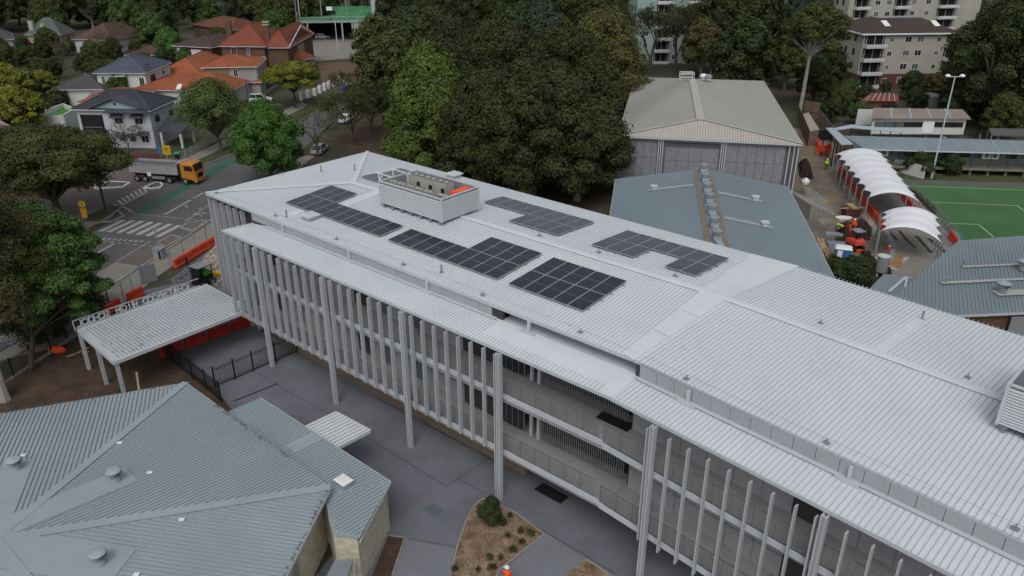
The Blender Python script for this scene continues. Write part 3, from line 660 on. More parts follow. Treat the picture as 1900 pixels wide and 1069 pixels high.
for z in (ze + .12, ze + .82): rl.beam(FA.pt(-.3, -13.1, z), FA.pt(-.3, -2.0, z), .05, .05)
obj('rail', rl, M_TRIM, sg)
for i in range(9): obj('stanchion', MB().beam(FA.pt(-.3, -13.1 + i * 1.26, ze - .1), FA.pt(-.3, -13.1 + i * 1.26, ze + .82), .04, .04), M_WHITE, sg)
glyph = {}
def glyph_mesh(ch, size=.56, ext=.03, font=None):
    if ch in glyph: return glyph[ch]
    cu = bpy.data.curves.new('letter', 'FONT'); cu.body = ch; cu.size = size / .70; cu.extrude = ext; cu.offset = .004; cu.resolution_u = 3
    ob = bpy.data.objects.new('letter', cu); COL.objects.link(ob); bpy.context.view_layer.update()
    me = bpy.data.meshes.new_from_object(ob.evaluated_get(bpy.context.evaluated_depsgraph_get())); me.name = 'letter'
    me.transform(Matrix.Translation((-(max(v.co.x for v in me.vertices) + min(v.co.x for v in me.vertices)) / 2, 0, 0)))
    bpy.data.objects.remove(ob); glyph[ch] = me; return me
txt = 'CHATSWOOD HIGH SCHOOL'
Mx = Matrix((-FA.n, Vector((0, 0, 1)), -FA.u)).transposed()
for i, ch in enumerate(txt):
    if ch == ' ': continue
    link('letter', glyph_mesh(ch), M_TRIM, sg, FA.pt(-.3, -3.35 - i * .465, ze + .16) - wl(sg), Mx.to_euler())
# ---------------------------------------------------------------- front left building, six sided low roof
fl_ = thing('classroom_building', 'building with six sided blue grey steel roof and cream block walls, lower left', 'building', P(300, 900, 0))
zh = 4.3
E1, E2 = P(345, 710, zh), P(613, 905, zh); ap = P(-9, 1002, 5.35)
d0 = (P(0, 768, zh) - E1).normalized(); E0 = E1 + d0 * 17
E3 = E2 + Vector((math.cos(R(-97)), math.sin(R(-97)), 0)) * 17
Cn = Vector((ap.x, ap.y, 0)); E4 = Cn * 2 - E1; E5 = Cn * 2 - E2; E4.z = E5.z = zh
ring = [E0, E1, E2, E3, E4, E5]
rf = obj('roof', (lambda m: [m.slab([ring[i], ring[(i + 1) % 6], ap], .15) for i in range(6)][0])(MB()), M_BLUER, fl_)
def edgen(a, b): d = (b - a).normalized(); return Vector((d.y, -d.x, 0))
def vent_plate(face, px, wd, length):
    pass
hole = {}
vents = {0: (30, 872), 1: (215, 893), 2: (186, 1047)}
def facez(a, b, c, p):
    n = (b - a).cross(c - a); return a.z - (n.x * (p.x - a.x) + n.y * (p.y - a.y)) / n.z
for i, (vx, vy) in vents.items():
    a, b = ring[i], ring[i + 1]; p = P(vx, vy, 4.9)
    for _ in range(6): p = P(vx, vy, facez(a, b, ap, p))
    inn = edgen(a, b); t = Vector((-inn.y, inn.x, 0)); c2 = .85; oo = -.9
    if (ap - p).dot(inn) < 0: inn = -inn
    L = (Cn - Vector((p.x, p.y, 0))).dot(inn)
    cs = [p + t * s * c2 + inn * q for s, q in ((-1, oo), (1, oo), (1, L + .3), (-1, L + .3))]
    if i == 2: cs = [p + t * s * 1.15 + inn * q for s, q in ((-1, oo * 1.3), (1, oo * 1.3), (1, L + .3), (-1, L + .3))]
    cs = [Vector((k.x, k.y, facez(a, b, ap, k) + .05)) for k in cs]
    hole[i] = cs; obj('vent_flashing', MB().slab(cs, .04), M_BLUER, rf)
    tv = thing('turbine_vent', ['round roof turbine vent at the left edge of the six sided roof', 'round turbine vent in the middle of the six sided blue grey roof', 'turbine vent nearest the bottom edge on the six sided roof'][i], 'roof vent', p + Vector((0, 0, .05)), 0, 'turbine vents on the six sided roof')
    link('base', MB().cyl((0, 0, 0), .30, .40, 20).mesh('base'), M_BLUER, tv)
    v = MB()
    for k in range(20):
        a_ = 2 * math.pi * k / 20; c_ = Vector((math.cos(a_), math.sin(a_), 0)); s_ = Vector((-math.sin(a_ + .5), math.cos(a_ + .5), 0)) * .05
        v.add([c_ * .36 - s_ + Vector((0, 0, .36)), c_ * .36 + s_ + Vector((0, 0, .36)), c_ * .41 + s_ + Vector((0, 0, .68)), c_ * .41 - s_ + Vector((0, 0, .68))], [(0, 1, 2, 3)])
    link('vane', v.mesh('vane'), M_BLUER, tv); link('throat', MB().cyl((0, 0, .36), .29, .32, 16).mesh('throat'), M_BLACK, tv)
    link('cap', MB().lathe([(.42, .67), (.43, .71), (.34, .77), (.15, .81), (.02, .82)], 20).mesh('cap', smooth=False), M_BLUER, tv)
for i in range(3):
    a, b = ring[i], ring[i + 1]; inn = edgen(a, b)
    if (ap - a).dot(inn) < 0: inn = -inn
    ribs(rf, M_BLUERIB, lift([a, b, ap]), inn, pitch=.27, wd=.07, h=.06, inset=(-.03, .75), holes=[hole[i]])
for i in (0, 1, 2, 3):
    e = ring[i]; d = (ap - e).normalized(); s = Vector((-d.y, d.x, 0)) * .27
    obj('hip_capping', MB().slab([e - s + Vector((0, 0, .07)), ap - s + Vector((0, 0, .07)), ap + s + Vector((0, 0, .07)), e + s + Vector((0, 0, .07))], .03), M_BLUER, rf)
for i in range(3): gutter(rf, ring[i], ring[i + 1], (ring[i] - Cn) + (ring[i + 1] - Cn))
wb = MB(); inset = [Vector((Cn.x + (e.x - Cn.x) * .965, Cn.y + (e.y - Cn.y) * .965, 0)) for e in ring]; wb.prism(inset, 0, zh - .2); obj('wall', wb, M_BLOCK, fl_)
F23 = fr2(inset[2], inset[3])
for u in (4.2, 7.6): obj('wall_pier', MB().box(u, u + .5, .02, .12, 0, 4.0, F23), M_CONC, fl_)
lfm = MB(); rnd = random.Random(14)
for a_, b_, k_, lo_, hi_ in ((E1, E2, 150, .25, .75), (E2, E3, 160, .0, .8), (E0, E1, 80, .3, 1)):
    for i in range(k_):
        t_ = lo_ + (hi_ - lo_) * rnd.random() ** 1.3; c_ = a_.lerp(b_, t_) + (Cn - a_.lerp(b_, t_)).normalized() * abs(rnd.gauss(0, .12)); c_.z = zh + .07; an = rnd.uniform(0, 3.1); s_ = rnd.uniform(.03, .08); d_ = Vector((math.cos(an), math.sin(an), rnd.uniform(-.3, .3))) * s_; e_ = Vector((-d_.y, d_.x, 0)) * .5
        lfm.add([c_ - d_, c_ + e_, c_ + d_, c_ - e_], [(0, 1, 2, 3)])
obj('leaf_litter', lfm, MATS['dead_leaf'], rf, kind='stuff')
# lower lean-to
zl = 3.62
lw = [P(483, 738, zl), P(724, 893, zl), P(668, 1002, zl), P(620, 994, zl), P(612, 925, zl + .25), P(414, 748, zl + .15)]
lr = [P(483, 738, zl), P(724, 893, zl), P(606, 918, zl + .3), P(414, 748, zl + .3)]
lean = thing('lean_to_building', 'lower blue grey roofed lean-to with cream block walls beside the six sided building', 'building', P(650, 960, 0))
l1, l2, l3 = P(483, 738, zl), P(724, 893, zl), P(668, 1002, zl)
ud = (l2 - l1).normalized(); i4 = P(618, 994, zl + .0)
inn = Vector((-ud.y, ud.x, 0)); inn = inn if inn.dot(Cn - l1) > 0 else -inn
w1 = abs((l1 - E1).dot(edgen(E1, E2))) + .45; s1 = .16
q1 = l1 + inn * w1; q2 = E2 - ud * .2 + inn * .35; i4 = P(621, 997, zl)
def zpl(p): return Vector((p.x, p.y, zl + max(0, (Vector((p.x, p.y, 0)) - Vector((l1.x, l1.y, 0))).dot(inn)) * .045))
q1, q2, l3, i4 = zpl(q1), zpl(q2), zpl(l3), zpl(i4)
lroof = obj('roof', MB().slab([l1, l2, l3, i4, q2, q1], .12), M_BLUER, lean)
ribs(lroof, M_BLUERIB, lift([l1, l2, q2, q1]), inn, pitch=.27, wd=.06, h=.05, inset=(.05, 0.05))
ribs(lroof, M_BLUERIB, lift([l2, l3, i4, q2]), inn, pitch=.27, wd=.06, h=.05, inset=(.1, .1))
gutter(lroof, l1, l2, -inn); gutter(lroof, l2, l3, Vector((1, 0, 0)))
k = [Vector((p.x, p.y, 0)) for p in (l1, l2, l3, i4, q2, q1)]; kc = sum(k, Vector()) / 6
obj('wall', MB().prism([kc + (p - kc) * .95 for p in k], 0, zl - .15), M_BLOCK, lean)
obj('patch_sheet', MB().slab([l1 + ud * t_ + inn * s_ + Vector((0, 0, .06 + .045 * s_)) for t_, s_ in ((6.3, .1), (7.4, .1), (7.4, 2.2), (6.3, 2.2))], .03), M_BLUER, lroof)
for px in ((637, 889),):
    p = P(637, 889, zl + .5); t = thing('skylight', 'white square skylight dome on the lean-to roof', 'skylight', p - Vector((0, 0, .35)), math.atan2(ud.y, ud.x))
    link('kerb', MB().box(-.45, .45, -.36, .36, 0, .3).mesh('kerb'), M_BLUER, t); link('dome', MB().loft([[(-.5, -.4, .3), (.5, -.4, .3), (.5, .4, .3), (-.5, .4, .3)], [(-.38, -.3, .38), (.38, -.3, .38), (.38, .3, .38), (-.38, .3, .38)]]).mesh('dome'), M_WHITE, t)
wc = thing('door_canopy', 'small white ribbed flat roof standing out from the lean-to over the courtyard', 'canopy', P(628, 800, 0))
zc = 3.35; qc = [P(566, 790, zc), P(623, 763, zc), P(687, 797, zc), P(624, 830, zc)]
wr = obj('roof', MB().slab(qc, .32), mat('canopy_white_steel', (.58, .60, .62), .5, .05, 1, 0), wc); ribs(wr, mat('canopy_rib', (.27, .29, .31), .6), lift(qc), (qc[1] - qc[0]).normalized(), pitch=.34, wd=.05, h=.04, inset=(.05, .05)); gutter(wr, qc[1], qc[2], Vector((1, 1, 0))); gutter(wr, qc[2], qc[3], Vector((1, -1, 0)))

po = thing('porch_roof', 'small dark flat porch roof between the two cream walls', 'porch', P(640, 1030, 0)); pq = [P(622, 1038, 2.6), P(655, 1040, 2.6), P(640, 1085, 2.6), P(600, 1080, 2.6)]
obj('roof', MB().slab(pq, .15), M_STEEL, po); obj('post', MB().beam(Vector((pq[1].x, pq[1].y, 0)), Vector((pq[1].x, pq[1].y, 2.45)), .15, .15), M_BLOCK, po)
for k, (px, py, i) in enumerate(((222, 822, 1), (278, 877, 1), (337, 964, 2), (43, 845, 0), (253, 1066, 2))):
    p = P(px, py, 4.7); p = P(px, py, facez(ring[i], ring[i + 1], ap, p) + .06)
    solo('roof_hatch_plate', MB().box(p.x - .15, p.x + .15, p.y - .11, p.y + .11, p.z - .01, p.z + .03), M_WHITE, ['small white plate below the ridge of the six sided roof, above the middle vent', 'small white plate just right of the middle turbine vent', 'small white plate near the lower hip of the six sided roof', 'small white plate just right of the left turbine vent', 'small white plate at the bottom edge beside the lowest vent'][k], 'roof plate')
# ---------------------------------------------------------------- black picket fences
pk = MB().box(-.012, .012, -.012, .012, .08, 1.85).mesh('picket')
def fence(label, pts, h=1.85, gap=.125, post=2.4, m=M_BLACK, name='picket_fence', plinth=None, group=None, r=.012, rails=(.2, 1.6), postw=.05):
    c = sum(pts, Vector()) / len(pts); t = thing(name, label, 'fence', (c.x, c.y, 0), group=group); pb = MB(); rb = MB()
    for a, b in zip(pts, pts[1:]):
        f = fr2(a, b); L = (b - a).length; k = max(1, int(L / gap)); z0 = a.z
        for i in range(k): x = (i + .5) * L / k; pb.box(x - r, x + r, -r, r, z0 + .08, z0 + h, f)
        for z in rails: rb.box(0, L, -.02, .02, z0 + z * h / 1.85 - .02, z0 + z * h / 1.85 + .02, f)
        j = max(1, round(L / post))
        for i in range(j + 1): x = i * L / j; obj('post', MB().box(x - postw, x + postw, -postw, postw, z0, z0 + h + .1, f), m, t)
        if plinth: obj('plinth', MB().box(0, L, -.1, .1, 0, .25, f), plinth, t)
    obj('pickets', pb, m, t, kind='stuff'); obj('rail', rb, m, t); return t
fence('black picket fence and gate running from the six sided building towards the long building', [P(400, 719), P(437, 704), P(471, 689), P(552, 654)])
fence('black picket fence running along the corner of the six sided building', [P(300, 655), P(358, 703), P(411, 746)])
fence('long black picket fence on a pale plinth behind the big gum trunk at the left', [P(-60, 760), P(27, 702), P(96, 655), P(178, 590), P(205, 575)], plinth=KERBP)
# ---------------------------------------------------------------- vehicles
def wheel_meshes(r, w):
    k = 16; ty = MB(); ty.tube([(0, -w / 2, 0), (0, -w / 2 + .03, 0), (0, w / 2 - .03, 0), (0, w / 2, 0)], [r * .9, r, r, r * .9], k)
    rm = MB(); rm.tube([(0, -w / 2 - .012, 0), (0, -w / 2 + .01, 0)], [r * .5, r * .6], 12).tube([(0, w / 2 - .01, 0), (0, w / 2 + .012, 0)], [r * .6, r * .5], 12)
    return ty.mesh('tyre'), rm.mesh('rim')
WM = {}
def wheels(t, xs, yw, r, w):
    if (r, w) not in WM: WM[(r, w)] = wheel_meshes(r, w)
    ty, rm = WM[(r, w)]
    for x in xs:
        for s in (-1, 1):
            q = link('wheel', ty, M_TYRE, t, (x, s * yw, r)); link('rim', rm, M_STEEL, q, (0, 0, 0))
M_LAMP = mat('lamp_lens', (.6, .6, .55), .2, 0, 1, 0); M_TAIL = mat('tail_lens', (.35, .02, .02), .3, 0, 1, 0)
def car(label, p, rot, m, L=4.4, W=1.78, Hh=1.48, suv=False):
    if suv: L, W, Hh = 4.6, 1.85, 1.68
    t = thing('parked_car', label, 'car', p, rot); hb = Hh * .55; zb = .24
    def sec(x, w, z0, z1): return [(x, -w * .92, z0), (x, w * .92, z0), (x, w, z0 + (z1 - z0) * .35), (x, w * .97, z1 - .06), (x, w * .86, z1), (x, -w * .86, z1), (x, -w * .97, z1 - .06), (x, -w, z0 + (z1 - z0) * .35)]
    b = MB(); w = W / 2
    b.loft([sec(L * a, w * k, zb + z0, zt) for a, k, z0, zt in ((-.5, .82, .14, hb * .92), (-.485, .92, .04, hb), (-.38, 1, 0, hb + .06), (-.1, 1, 0, hb + .03), (.2, 1, 0, hb), (.36, .98, 0, hb * .9), (.46, .92, .02, hb * .80), (.5, .80, .12, hb * .66))])
    link('body', b.mesh('body', smooth=False), m, t)
    def cs(x, w, z): return [(x, -w, z), (x, w, z)]
    x0, x1, x2, x3 = (-.49 if suv else -.42) * L, (-.40 if suv else -.27) * L, .06 * L, .22 * L
    g = MB(); g.add([(x0, -w * .84, hb), (x0, w * .84, hb), (x1, w * .70, Hh - .03), (x1, -w * .70, Hh - .03), (x2, -w * .70, Hh - .03), (x2, w * .70, Hh - .03), (x3, w * .84, hb - .02), (x3, -w * .84, hb - .02)], [(0, 3, 2, 1), (4, 7, 6, 5), (1, 2, 5, 6), (0, 7, 4, 3), (3, 4, 5, 2)])
    link('window_glass', g.mesh('window_glass'), M_GLASS, t)
    r = MB(); r.box(x1, x2, -w * .71, w * .71, Hh - .04, Hh)
    for s in (-1, 1):
        for a, c in (((x0 + .04, .85, hb), (x1, .71, Hh - .02)), ((x2, .71, Hh - .02), (x3 - .02, .85, hb)), (((x1 + x2) / 2, .715, Hh - .03), ((x1 + x2) / 2 - .05, .86, hb))): r.beam((a[0], s * w * a[1], a[2]), (c[0], s * w * c[1], c[2]), .07, .05)
    link('roof', r.mesh('roof'), m, t)
    wheels(t, (-L * .31, L * .32), w - .1, .33, .22)
    for s in (-1, 1):
        link('headlight', MB().box(L * .465, L * .49, s * w * .55, s * w * .82, hb * .66, hb * .82).mesh('headlight'), M_LAMP, t); link('tail_light', MB().box(-L * .499, -L * .48, s * w * .55, s * w * .82, hb * .78, hb * .98).mesh('tail_light'), M_TAIL, t)
        link('mirror', MB().box(x3 - .25, x3 - .1, s * w * 1.0, s * w * 1.12, hb + .02, hb + .14).mesh('mirror'), m, t)
    return t
C_WH = mat('car_paint_white', (.62, .63, .65), .3, 0, 1, 0, spec=.5); C_SI = mat('car_paint_silver', (.30, .31, .33), .3, 0, 1, 0, spec=.5); C_BL = mat('car_paint_blue', (.02, .07, .26), .3, 0, 1, 0, spec=.5); C_DK = mat('car_paint_dark', (.03, .032, .038), .3, 0, 1, 0, spec=.5)
RD = math.atan2(*(P(620, 225) - P(470, 335)).yx)
car('white suv parked on the driveway of the orange roofed two storey house', P(484, 189), R(10), C_WH, suv=True)
car('white car parked on the road under the dense bright green tree', P(540, 312), RD, C_WH)
car('silver car with dark windows parked right of the dense bright green tree', P(594, 283), RD, C_SI)
car('white car parked beneath the leafless many stemmed tree', P(642, 226), RD, C_WH)
car('bright blue car parked up the road past the bare trees', P(652, 168), R(30), C_BL)
car('silver car parked behind the bright blue car', P(676, 157), R(40), C_SI)
car('white car inside the open garage under the green ball court, left', P(572, 71), R(80), C_WH)
car('white van like car inside the garage under the green ball court, right', P(598, 72), R(15), C_WH, suv=True)
car('white car half hidden among the trees behind the right half of the sports hall', P(1412, 132), R(50), C_WH)
# tipper truck
t = thing('tipper_truck', 'orange cab tipper truck with a white tray of gravel turning out of the side street', 'truck', P(314, 336), R(-11))
c = MB(); cw = 1.2
def csec(x, z0, z1, w, zc=.12): return [(x, -w, z0), (x, w, z0), (x, w, z1 - zc), (x, w - .12, z1), (x, -w + .12, z1), (x, -w, z1 - zc)]
c.loft([csec(2.95, .95, 2.95, cw), csec(3.1, .95, 3.1, cw), csec(4.3, .8, 3.15, cw), csec(4.85, .6, 3.0, cw - .02), csec(5.1, .5, 1.9, cw - .04), csec(5.18, .5, 1.4, cw - .08)])
link('cab', c.mesh('cab'), M_TRUCKO, t)
link('windscreen', MB().add([(4.875, -1.02, 2.9), (4.875, 1.02, 2.9), (5.105, 1.05, 2.0), (5.105, -1.05, 2.0)], [(0, 1, 2, 3)]).add([(4.80, -1.0, 2.88), (4.80, 1.0, 2.88), (5.05, 1.03, 1.98), (5.05, -1.03, 1.98)], [(3, 2, 1, 0)]).mesh('windscreen'), M_GLASS, t)
for s in (-1, 1):
    link('side_window', MB().box(3.55, 4.6, s * 1.19, s * 1.215, 2.05, 2.75).mesh('side_window'), M_GLASS, t)
    link('headlight', MB().box(5.14, 5.2, s * .7, s * 1.05, .85, 1.05).mesh('headlight'), M_LAMP, t); link('mirror', MB().box(4.75, 4.85, s * 1.32, s * 1.5, 2.1, 2.7).mesh('mirror'), M_BLACK, t)
    link('side_guard', MB().box(-1.9, .1, s * 1.0, s * 1.05, .55, 1.0).mesh('side_guard'), M_STEEL, t)
link('grille', MB().box(5.15, 5.21, -.62, .62, 1.0, 1.65).mesh('grille'), M_BLACK, t); link('bumper', MB().box(4.9, 5.25, -1.2, 1.2, .42, .75).mesh('bumper'), M_TRUCKO, t)
tr_ = MB(); W_ = 1.24
for s in (-1, 1): tr_.slab([(-5.2, s * W_, 2.75), (2.4, s * W_, 2.75), (2.4, s * (W_ - .06), 2.75), (-5.2, s * (W_ - .06), 2.75)], 1.35).box(-5.2, 2.4, s * W_ * .99, s * (W_ + .05), 2.68, 2.78).box(-5.2, 2.4, s * W_ * .99, s * (W_ + .04), 1.40, 1.52)
for x in (-4.2, -2.9, -1.6, -.3, 1.0): 
    for s in (-1, 1): tr_.box(x, x + .08, s * W_, s * (W_ + .045), 1.52, 2.68)
tr_.box(-5.25, -5.18, -W_, W_, 1.4, 2.75).box(2.4, 2.47, -W_, W_, 1.4, 3.0).box(-5.2, 2.4, -W_ + .06, W_ - .06, 1.4, 1.5).slab([(2.4, -W_, 3.05), (2.9, -W_, 3.1), (2.9, W_, 3.1), (2.4, W_, 3.05)], .06)
link('tray', tr_.mesh('tray'), mat('tray_offwhite', (.31, .31, .30), .6, .12, 1, .1), t)
ld = MB(); rr = random.Random(3); nx, ny = 30, 9; vs = []
for i in range(nx + 1):
    for j in range(ny + 1): vs.append((-5.15 + 7.5 * i / nx, -1.16 + 2.32 * j / ny, 2.45 + .18 * math.sin(math.pi * j / ny) + rr.uniform(-.04, .06)))
ld.add(vs, [(i * (ny + 1) + j, (i + 1) * (ny + 1) + j, (i + 1) * (ny + 1) + j + 1, i * (ny + 1) + j + 1) for i in range(nx) for j in range(ny)])
link('gravel_load', ld.mesh('gravel_load'), mat('load_grey', (.10, .105, .125), .95, .2, 2, .3, 12), t)
link('chassis', MB().box(-5.0, 4.8, -.45, .45, .75, 1.05).box(-5, 2.3, -1.0, 1.0, 1.15, 1.38).box(.4, 1.5, .6, 1.15, .5, 1.0).box(2.5, 2.9, -1.1, 1.1, 1.0, 2.7).mesh('chassis'), M_BLACK, t)
wheels(t, (-4.25, -2.95, .9, 3.15 + .3), 1.06, .5, .32)
# ---------------------------------------------------------------- barriers
bm = MB(); pr = [(-.26, 0), (.26, 0), (.26, .14), (.17, .34), (.15, .60), (.12, .95), (-.12, .95), (-.15, .60), (-.17, .34), (-.26, .14)]
bm.loft([[(x, y, z) for y, z in pr] for x in (-.96, .96)])
for z in (.30, .52, .74): bm.box(-.9, .9, -.185, .185, z, z + .07)
for x in (-.62, 0, .62): bm.box(x - .12, x + .12, -.2, .2, .16, .28)
bm.box(-.2, .2, -.08, .08, .95, 1.0)
bme = bm.mesh('plastic_barrier')
M_RED = mat('barrier_red', (.42, .035, .025), .55, .1, 1, .05)
def brun(a, b, lab, grp, m=M_ORANGE, wob=.03, step=2.0):
    d = b - a; L = d.length; k = max(1, int(L / step)); ang = math.atan2(d.y, d.x); r = random.Random(int(L * 10)); me = bme
    if m is not M_ORANGE: me = bme.copy(); me.materials.clear(); me.materials.append(m)
    for i in range(k):
        p = a.lerp(b, (i + .5) / k); o = link('plastic_barrier', me, m, None, (p.x, p.y, .1 if m is M_ORANGE and p.x < 0 else .02), ang + r.gauss(0, wob))
        nth = ['nearest', 'second', 'third', 'fourth', 'fifth', 'sixth', 'seventh', 'eighth', 'ninth', 'tenth', 'eleventh', 'twelfth', 'thirteenth', 'fourteenth', 'fifteenth', 'sixteenth', 'seventeenth'][i]
        tag(o, '%s %s' % (nth + (' unit of the ' if i else ' unit of the '), lab) if False else nth + ' barrier of the ' + lab, 'barrier', grp)
brun(P(324, 500), P(408, 449), 'orange row on the footpath by the rubble', 'orange barriers by the rubble')
brun(P(190, 590), P(272, 545), 'orange row beyond the name sign', 'orange barriers beyond the name sign', wob=.12)
brun(P(296, 664), P(470, 601), 'red row in the shade under the entrance canopy', 'red barriers under the entrance canopy', M_RED)
brun(P(1640, 430), P(1558, 318), 'orange row along the left posts of the long white tent', 'orange barriers along the long white tent', wob=.01)
brun(P(1700, 400), P(1655, 345), 'orange row between the white tents and the playing field', 'orange barriers beside the playing field', wob=.01)
brun(P(1780, 466), P(1762, 440), 'orange row at the right end of the near white tent', 'orange barriers at the near white tent')
for k, (x, y, z, a, l) in enumerate(((1516, 274, 0, 80, 'orange barrier standing at the left of the heap behind the sports hall'), (1530, 279, 0, 10, 'orange barrier at the bottom of the heap near the long white tent'), (1532, 280, .9, 30, 'orange barrier lying on top of the heap near the long white tent'), (1524, 281, 0, 20, 'orange barrier in the middle of the heap near the long white tent'), (1540, 278, 0, 70, 'orange barrier at the right of the heap near the long white tent'), (1516, 268, 0, 85, 'orange barrier at the back left of the heap'), (1524, 286, 0, -5, 'orange barrier at the front of the heap near the long white tent'))):
    tag(link('plastic_barrier', bme, M_ORANGE, None, P(x, y, z), R(a)), l, 'barrier')
# temporary fencing
def pole(name, label, cat, base, h, r=.03, m=M_STEEL, lean=(0, 0), r2=None):
    b = Vector(base); return solo(name, MB().tube([b, b + Vector((lean[0], lean[1], h))], [r, r2 or r], 6), m, label, cat)
fence('temporary wire site fence between the lower barriers and the road', [P(205, 585), P(231, 559), P(247, 543), P(264, 528)], 2.0, .3, 2.4, M_STEEL, 'site_fence', r=.005, rails=(.1, 1.8), postw=.025)
fence('temporary wire site fence running behind the upper orange barrier row', [P(318, 497), P(342, 478), P(384, 450), P(405, 436)], 2.0, .3, 2.4, M_STEEL, 'site_fence', r=.005, rails=(.1, 1.8), postw=.025)
sf = thing('screened_gate', 'open site gate panel covered with grey shade cloth', 'gate', P(278, 525)); a, b = P(264, 528, .1), P(293, 521, .1); f = fr2(a, b); L = (b - a).length
obj('frame', MB().box(0, .05, -.03, .03, .1, 2.1, f).box(L - .05, L, -.03, .03, .1, 2.1, f).box(.05, L - .05, -.02, .02, 2.04, 2.1, f).box(.05, L - .05, -.02, .02, .12, .17, f), M_STEEL, sf)
obj('shade_cloth', MB().box(.05, L - .05, -.006, .006, .17, 2.04, f), mat('shade_cloth_grey', (.22, .23, .26), .9, .08, 1, .05), sf)
# rubble and soil heaps
def rocks(name, poly, n, h, s0, s1, m, seed):
    pts = [P(x, y) for x, y in poly]; c = sum(pts, Vector()) / len(pts); r = random.Random(seed); mb = MB(); k = 0
    from mathutils.geometry import intersect_point_tri_2d
    while k < n:
        i = r.randrange(len(pts)); a, b = r.random(), r.random()
        if a + b > 1: a, b = 1 - a, 1 - b
        p = c + (pts[i] - c) * a + (pts[(i + 1) % len(pts)] - c) * b; hh = h * max(0, 1 - a - b) ** .7; s = r.uniform(s0, s1)
        q = [p + Vector((0, 0, hh)) + Vector((r.gauss(0, 1), r.gauss(0, 1), r.gauss(0, .45) + .2)).normalized() * s for _ in range(6)]
        x = Vector((r.gauss(0, 1), r.gauss(0, 1), 0)).normalized() * s; y = Vector((-x.y, x.x, 0)) * r.uniform(.4, .9); z = Vector((r.uniform(-.02, .02), 0, s * r.uniform(.3, .7))); o = p + Vector((0, 0, hh))
        x.z = r.uniform(-.4, .4) * s
        mb.add([o - x, o - y, o + x, o + y, o + z, o - z], [(0, 1, 4), (1, 2, 4), (2, 3, 4), (3, 0, 4), (1, 0, 5), (2, 1, 5), (3, 2, 5), (0, 3, 5)]); k += 1
    o = obj(name, mb, m); o['kind'] = 'stuff'
    g = MB(); kk = len(pts); g.add([(p.x, p.y, .01) for p in pts] + [(c.x, c.y, h)], [(i, (i + 1) % kk, kk) if (pts[i].x * pts[(i + 1) % kk].y) else (i, (i + 1) % kk, kk) for i in range(kk)])
    q = obj(name + '_bed', g, m); q['kind'] = 'stuff'
    return o
M_SLATE = mat('rubble_slate', (.11, .115, .135), .9, .2, 1, 0, island=.6); M_STONE = mat('rubble_stone', (.27, .24, .20), .9, .2, 1, 0, island=.6)
rocks('slate_rubble', [(318, 520), (350, 496), (380, 478), (395, 500), (385, 530), (345, 540)], 1100, .7, .12, .34, M_SLATE, 1)
rocks('stone_rubble', [(365, 492), (405, 452), (420, 470), (430, 520), (395, 530)], 1100, .7, .12, .36, M_STONE, 2)
rocks('dark_soil_heap', [(1484, 330), (1482, 305), (1492, 298), (1502, 312), (1508, 334)], 500, 1.6, .1, .3, M_DIRTD, 3)
rocks('dark_soil_heap', [(1582, 412), (1600, 408), (1616, 424), (1612, 446), (1590, 448), (1578, 430)], 900, .9, .1, .32, M_DIRTD, 4)
rocks('dug_soil', [(1550, 420), (1575, 408), (1590, 430), (1580, 455), (1550, 450)], 700, .25, .08, .25, M_DIRTD, 5)
rocks('loose_dirt', [(1480, 300), (1550, 300), (1610, 400), (1640, 480), (1560, 500), (1520, 390)], 1500, .10, .05, .16, M_DIRT, 6)
# compact loader beside the rubble
t = thing('compact_loader', 'dark roofed compact loader with green and yellow parts beside the rubble heaps', 'loader', P(382, 528), R(60))
link('body', MB().box(-1.1, .7, -.5, .5, .4, 1.2).box(-1.2, -.9, -.45, .45, .5, 1.5).mesh('body'), M_BLACK, t); link('roof', MB().slab([(-1.1, -.7, 2.35), (.6, -.7, 2.3), (.6, .7, 2.3), (-1.1, .7, 2.35)], .1).mesh('roof'), M_STEEL, t)
m = MB()
for x in (-1.0, .5):
    for y in (-.62, .62): m.beam((x, y, .9), (x, y, 2.25), .08, .08)
link('cab_frame', m.mesh('cab_frame'), M_BLACK, t); link('side_screen', MB().box(-.95, .45, .6, .63, .9, 2.2).box(-1.02, -.98, -.58, .58, 1.2, 2.2).mesh('side_screen'), M_BLACK, t)
link('engine_cover', MB().box(-.3, .6, -.45, .45, 1.2, 1.55).mesh('engine_cover'), mat('machine_green', (.08, .25, .03), .6, .1, 2, 0), t)
link('lift_arm', MB().beam((.6, -.6, 1.3), (1.7, -.6, .5), .12, .16).beam((.6, .6, 1.3), (1.7, .6, .5), .12, .16).box(1.6, 2.1, -.8, .8, .1, .55).mesh('lift_arm'), M_YEL, t)
wheels(t, (-.75, .4), .62, .38, .25)
solo('black_bollard', MB().cyl(P(349, 498), .09, 1.3, 8).cyl(P(349, 498, 1.3), .11, .05, 8), M_BLACK, 'short black post standing at the near side of the orange barrier row', 'post')
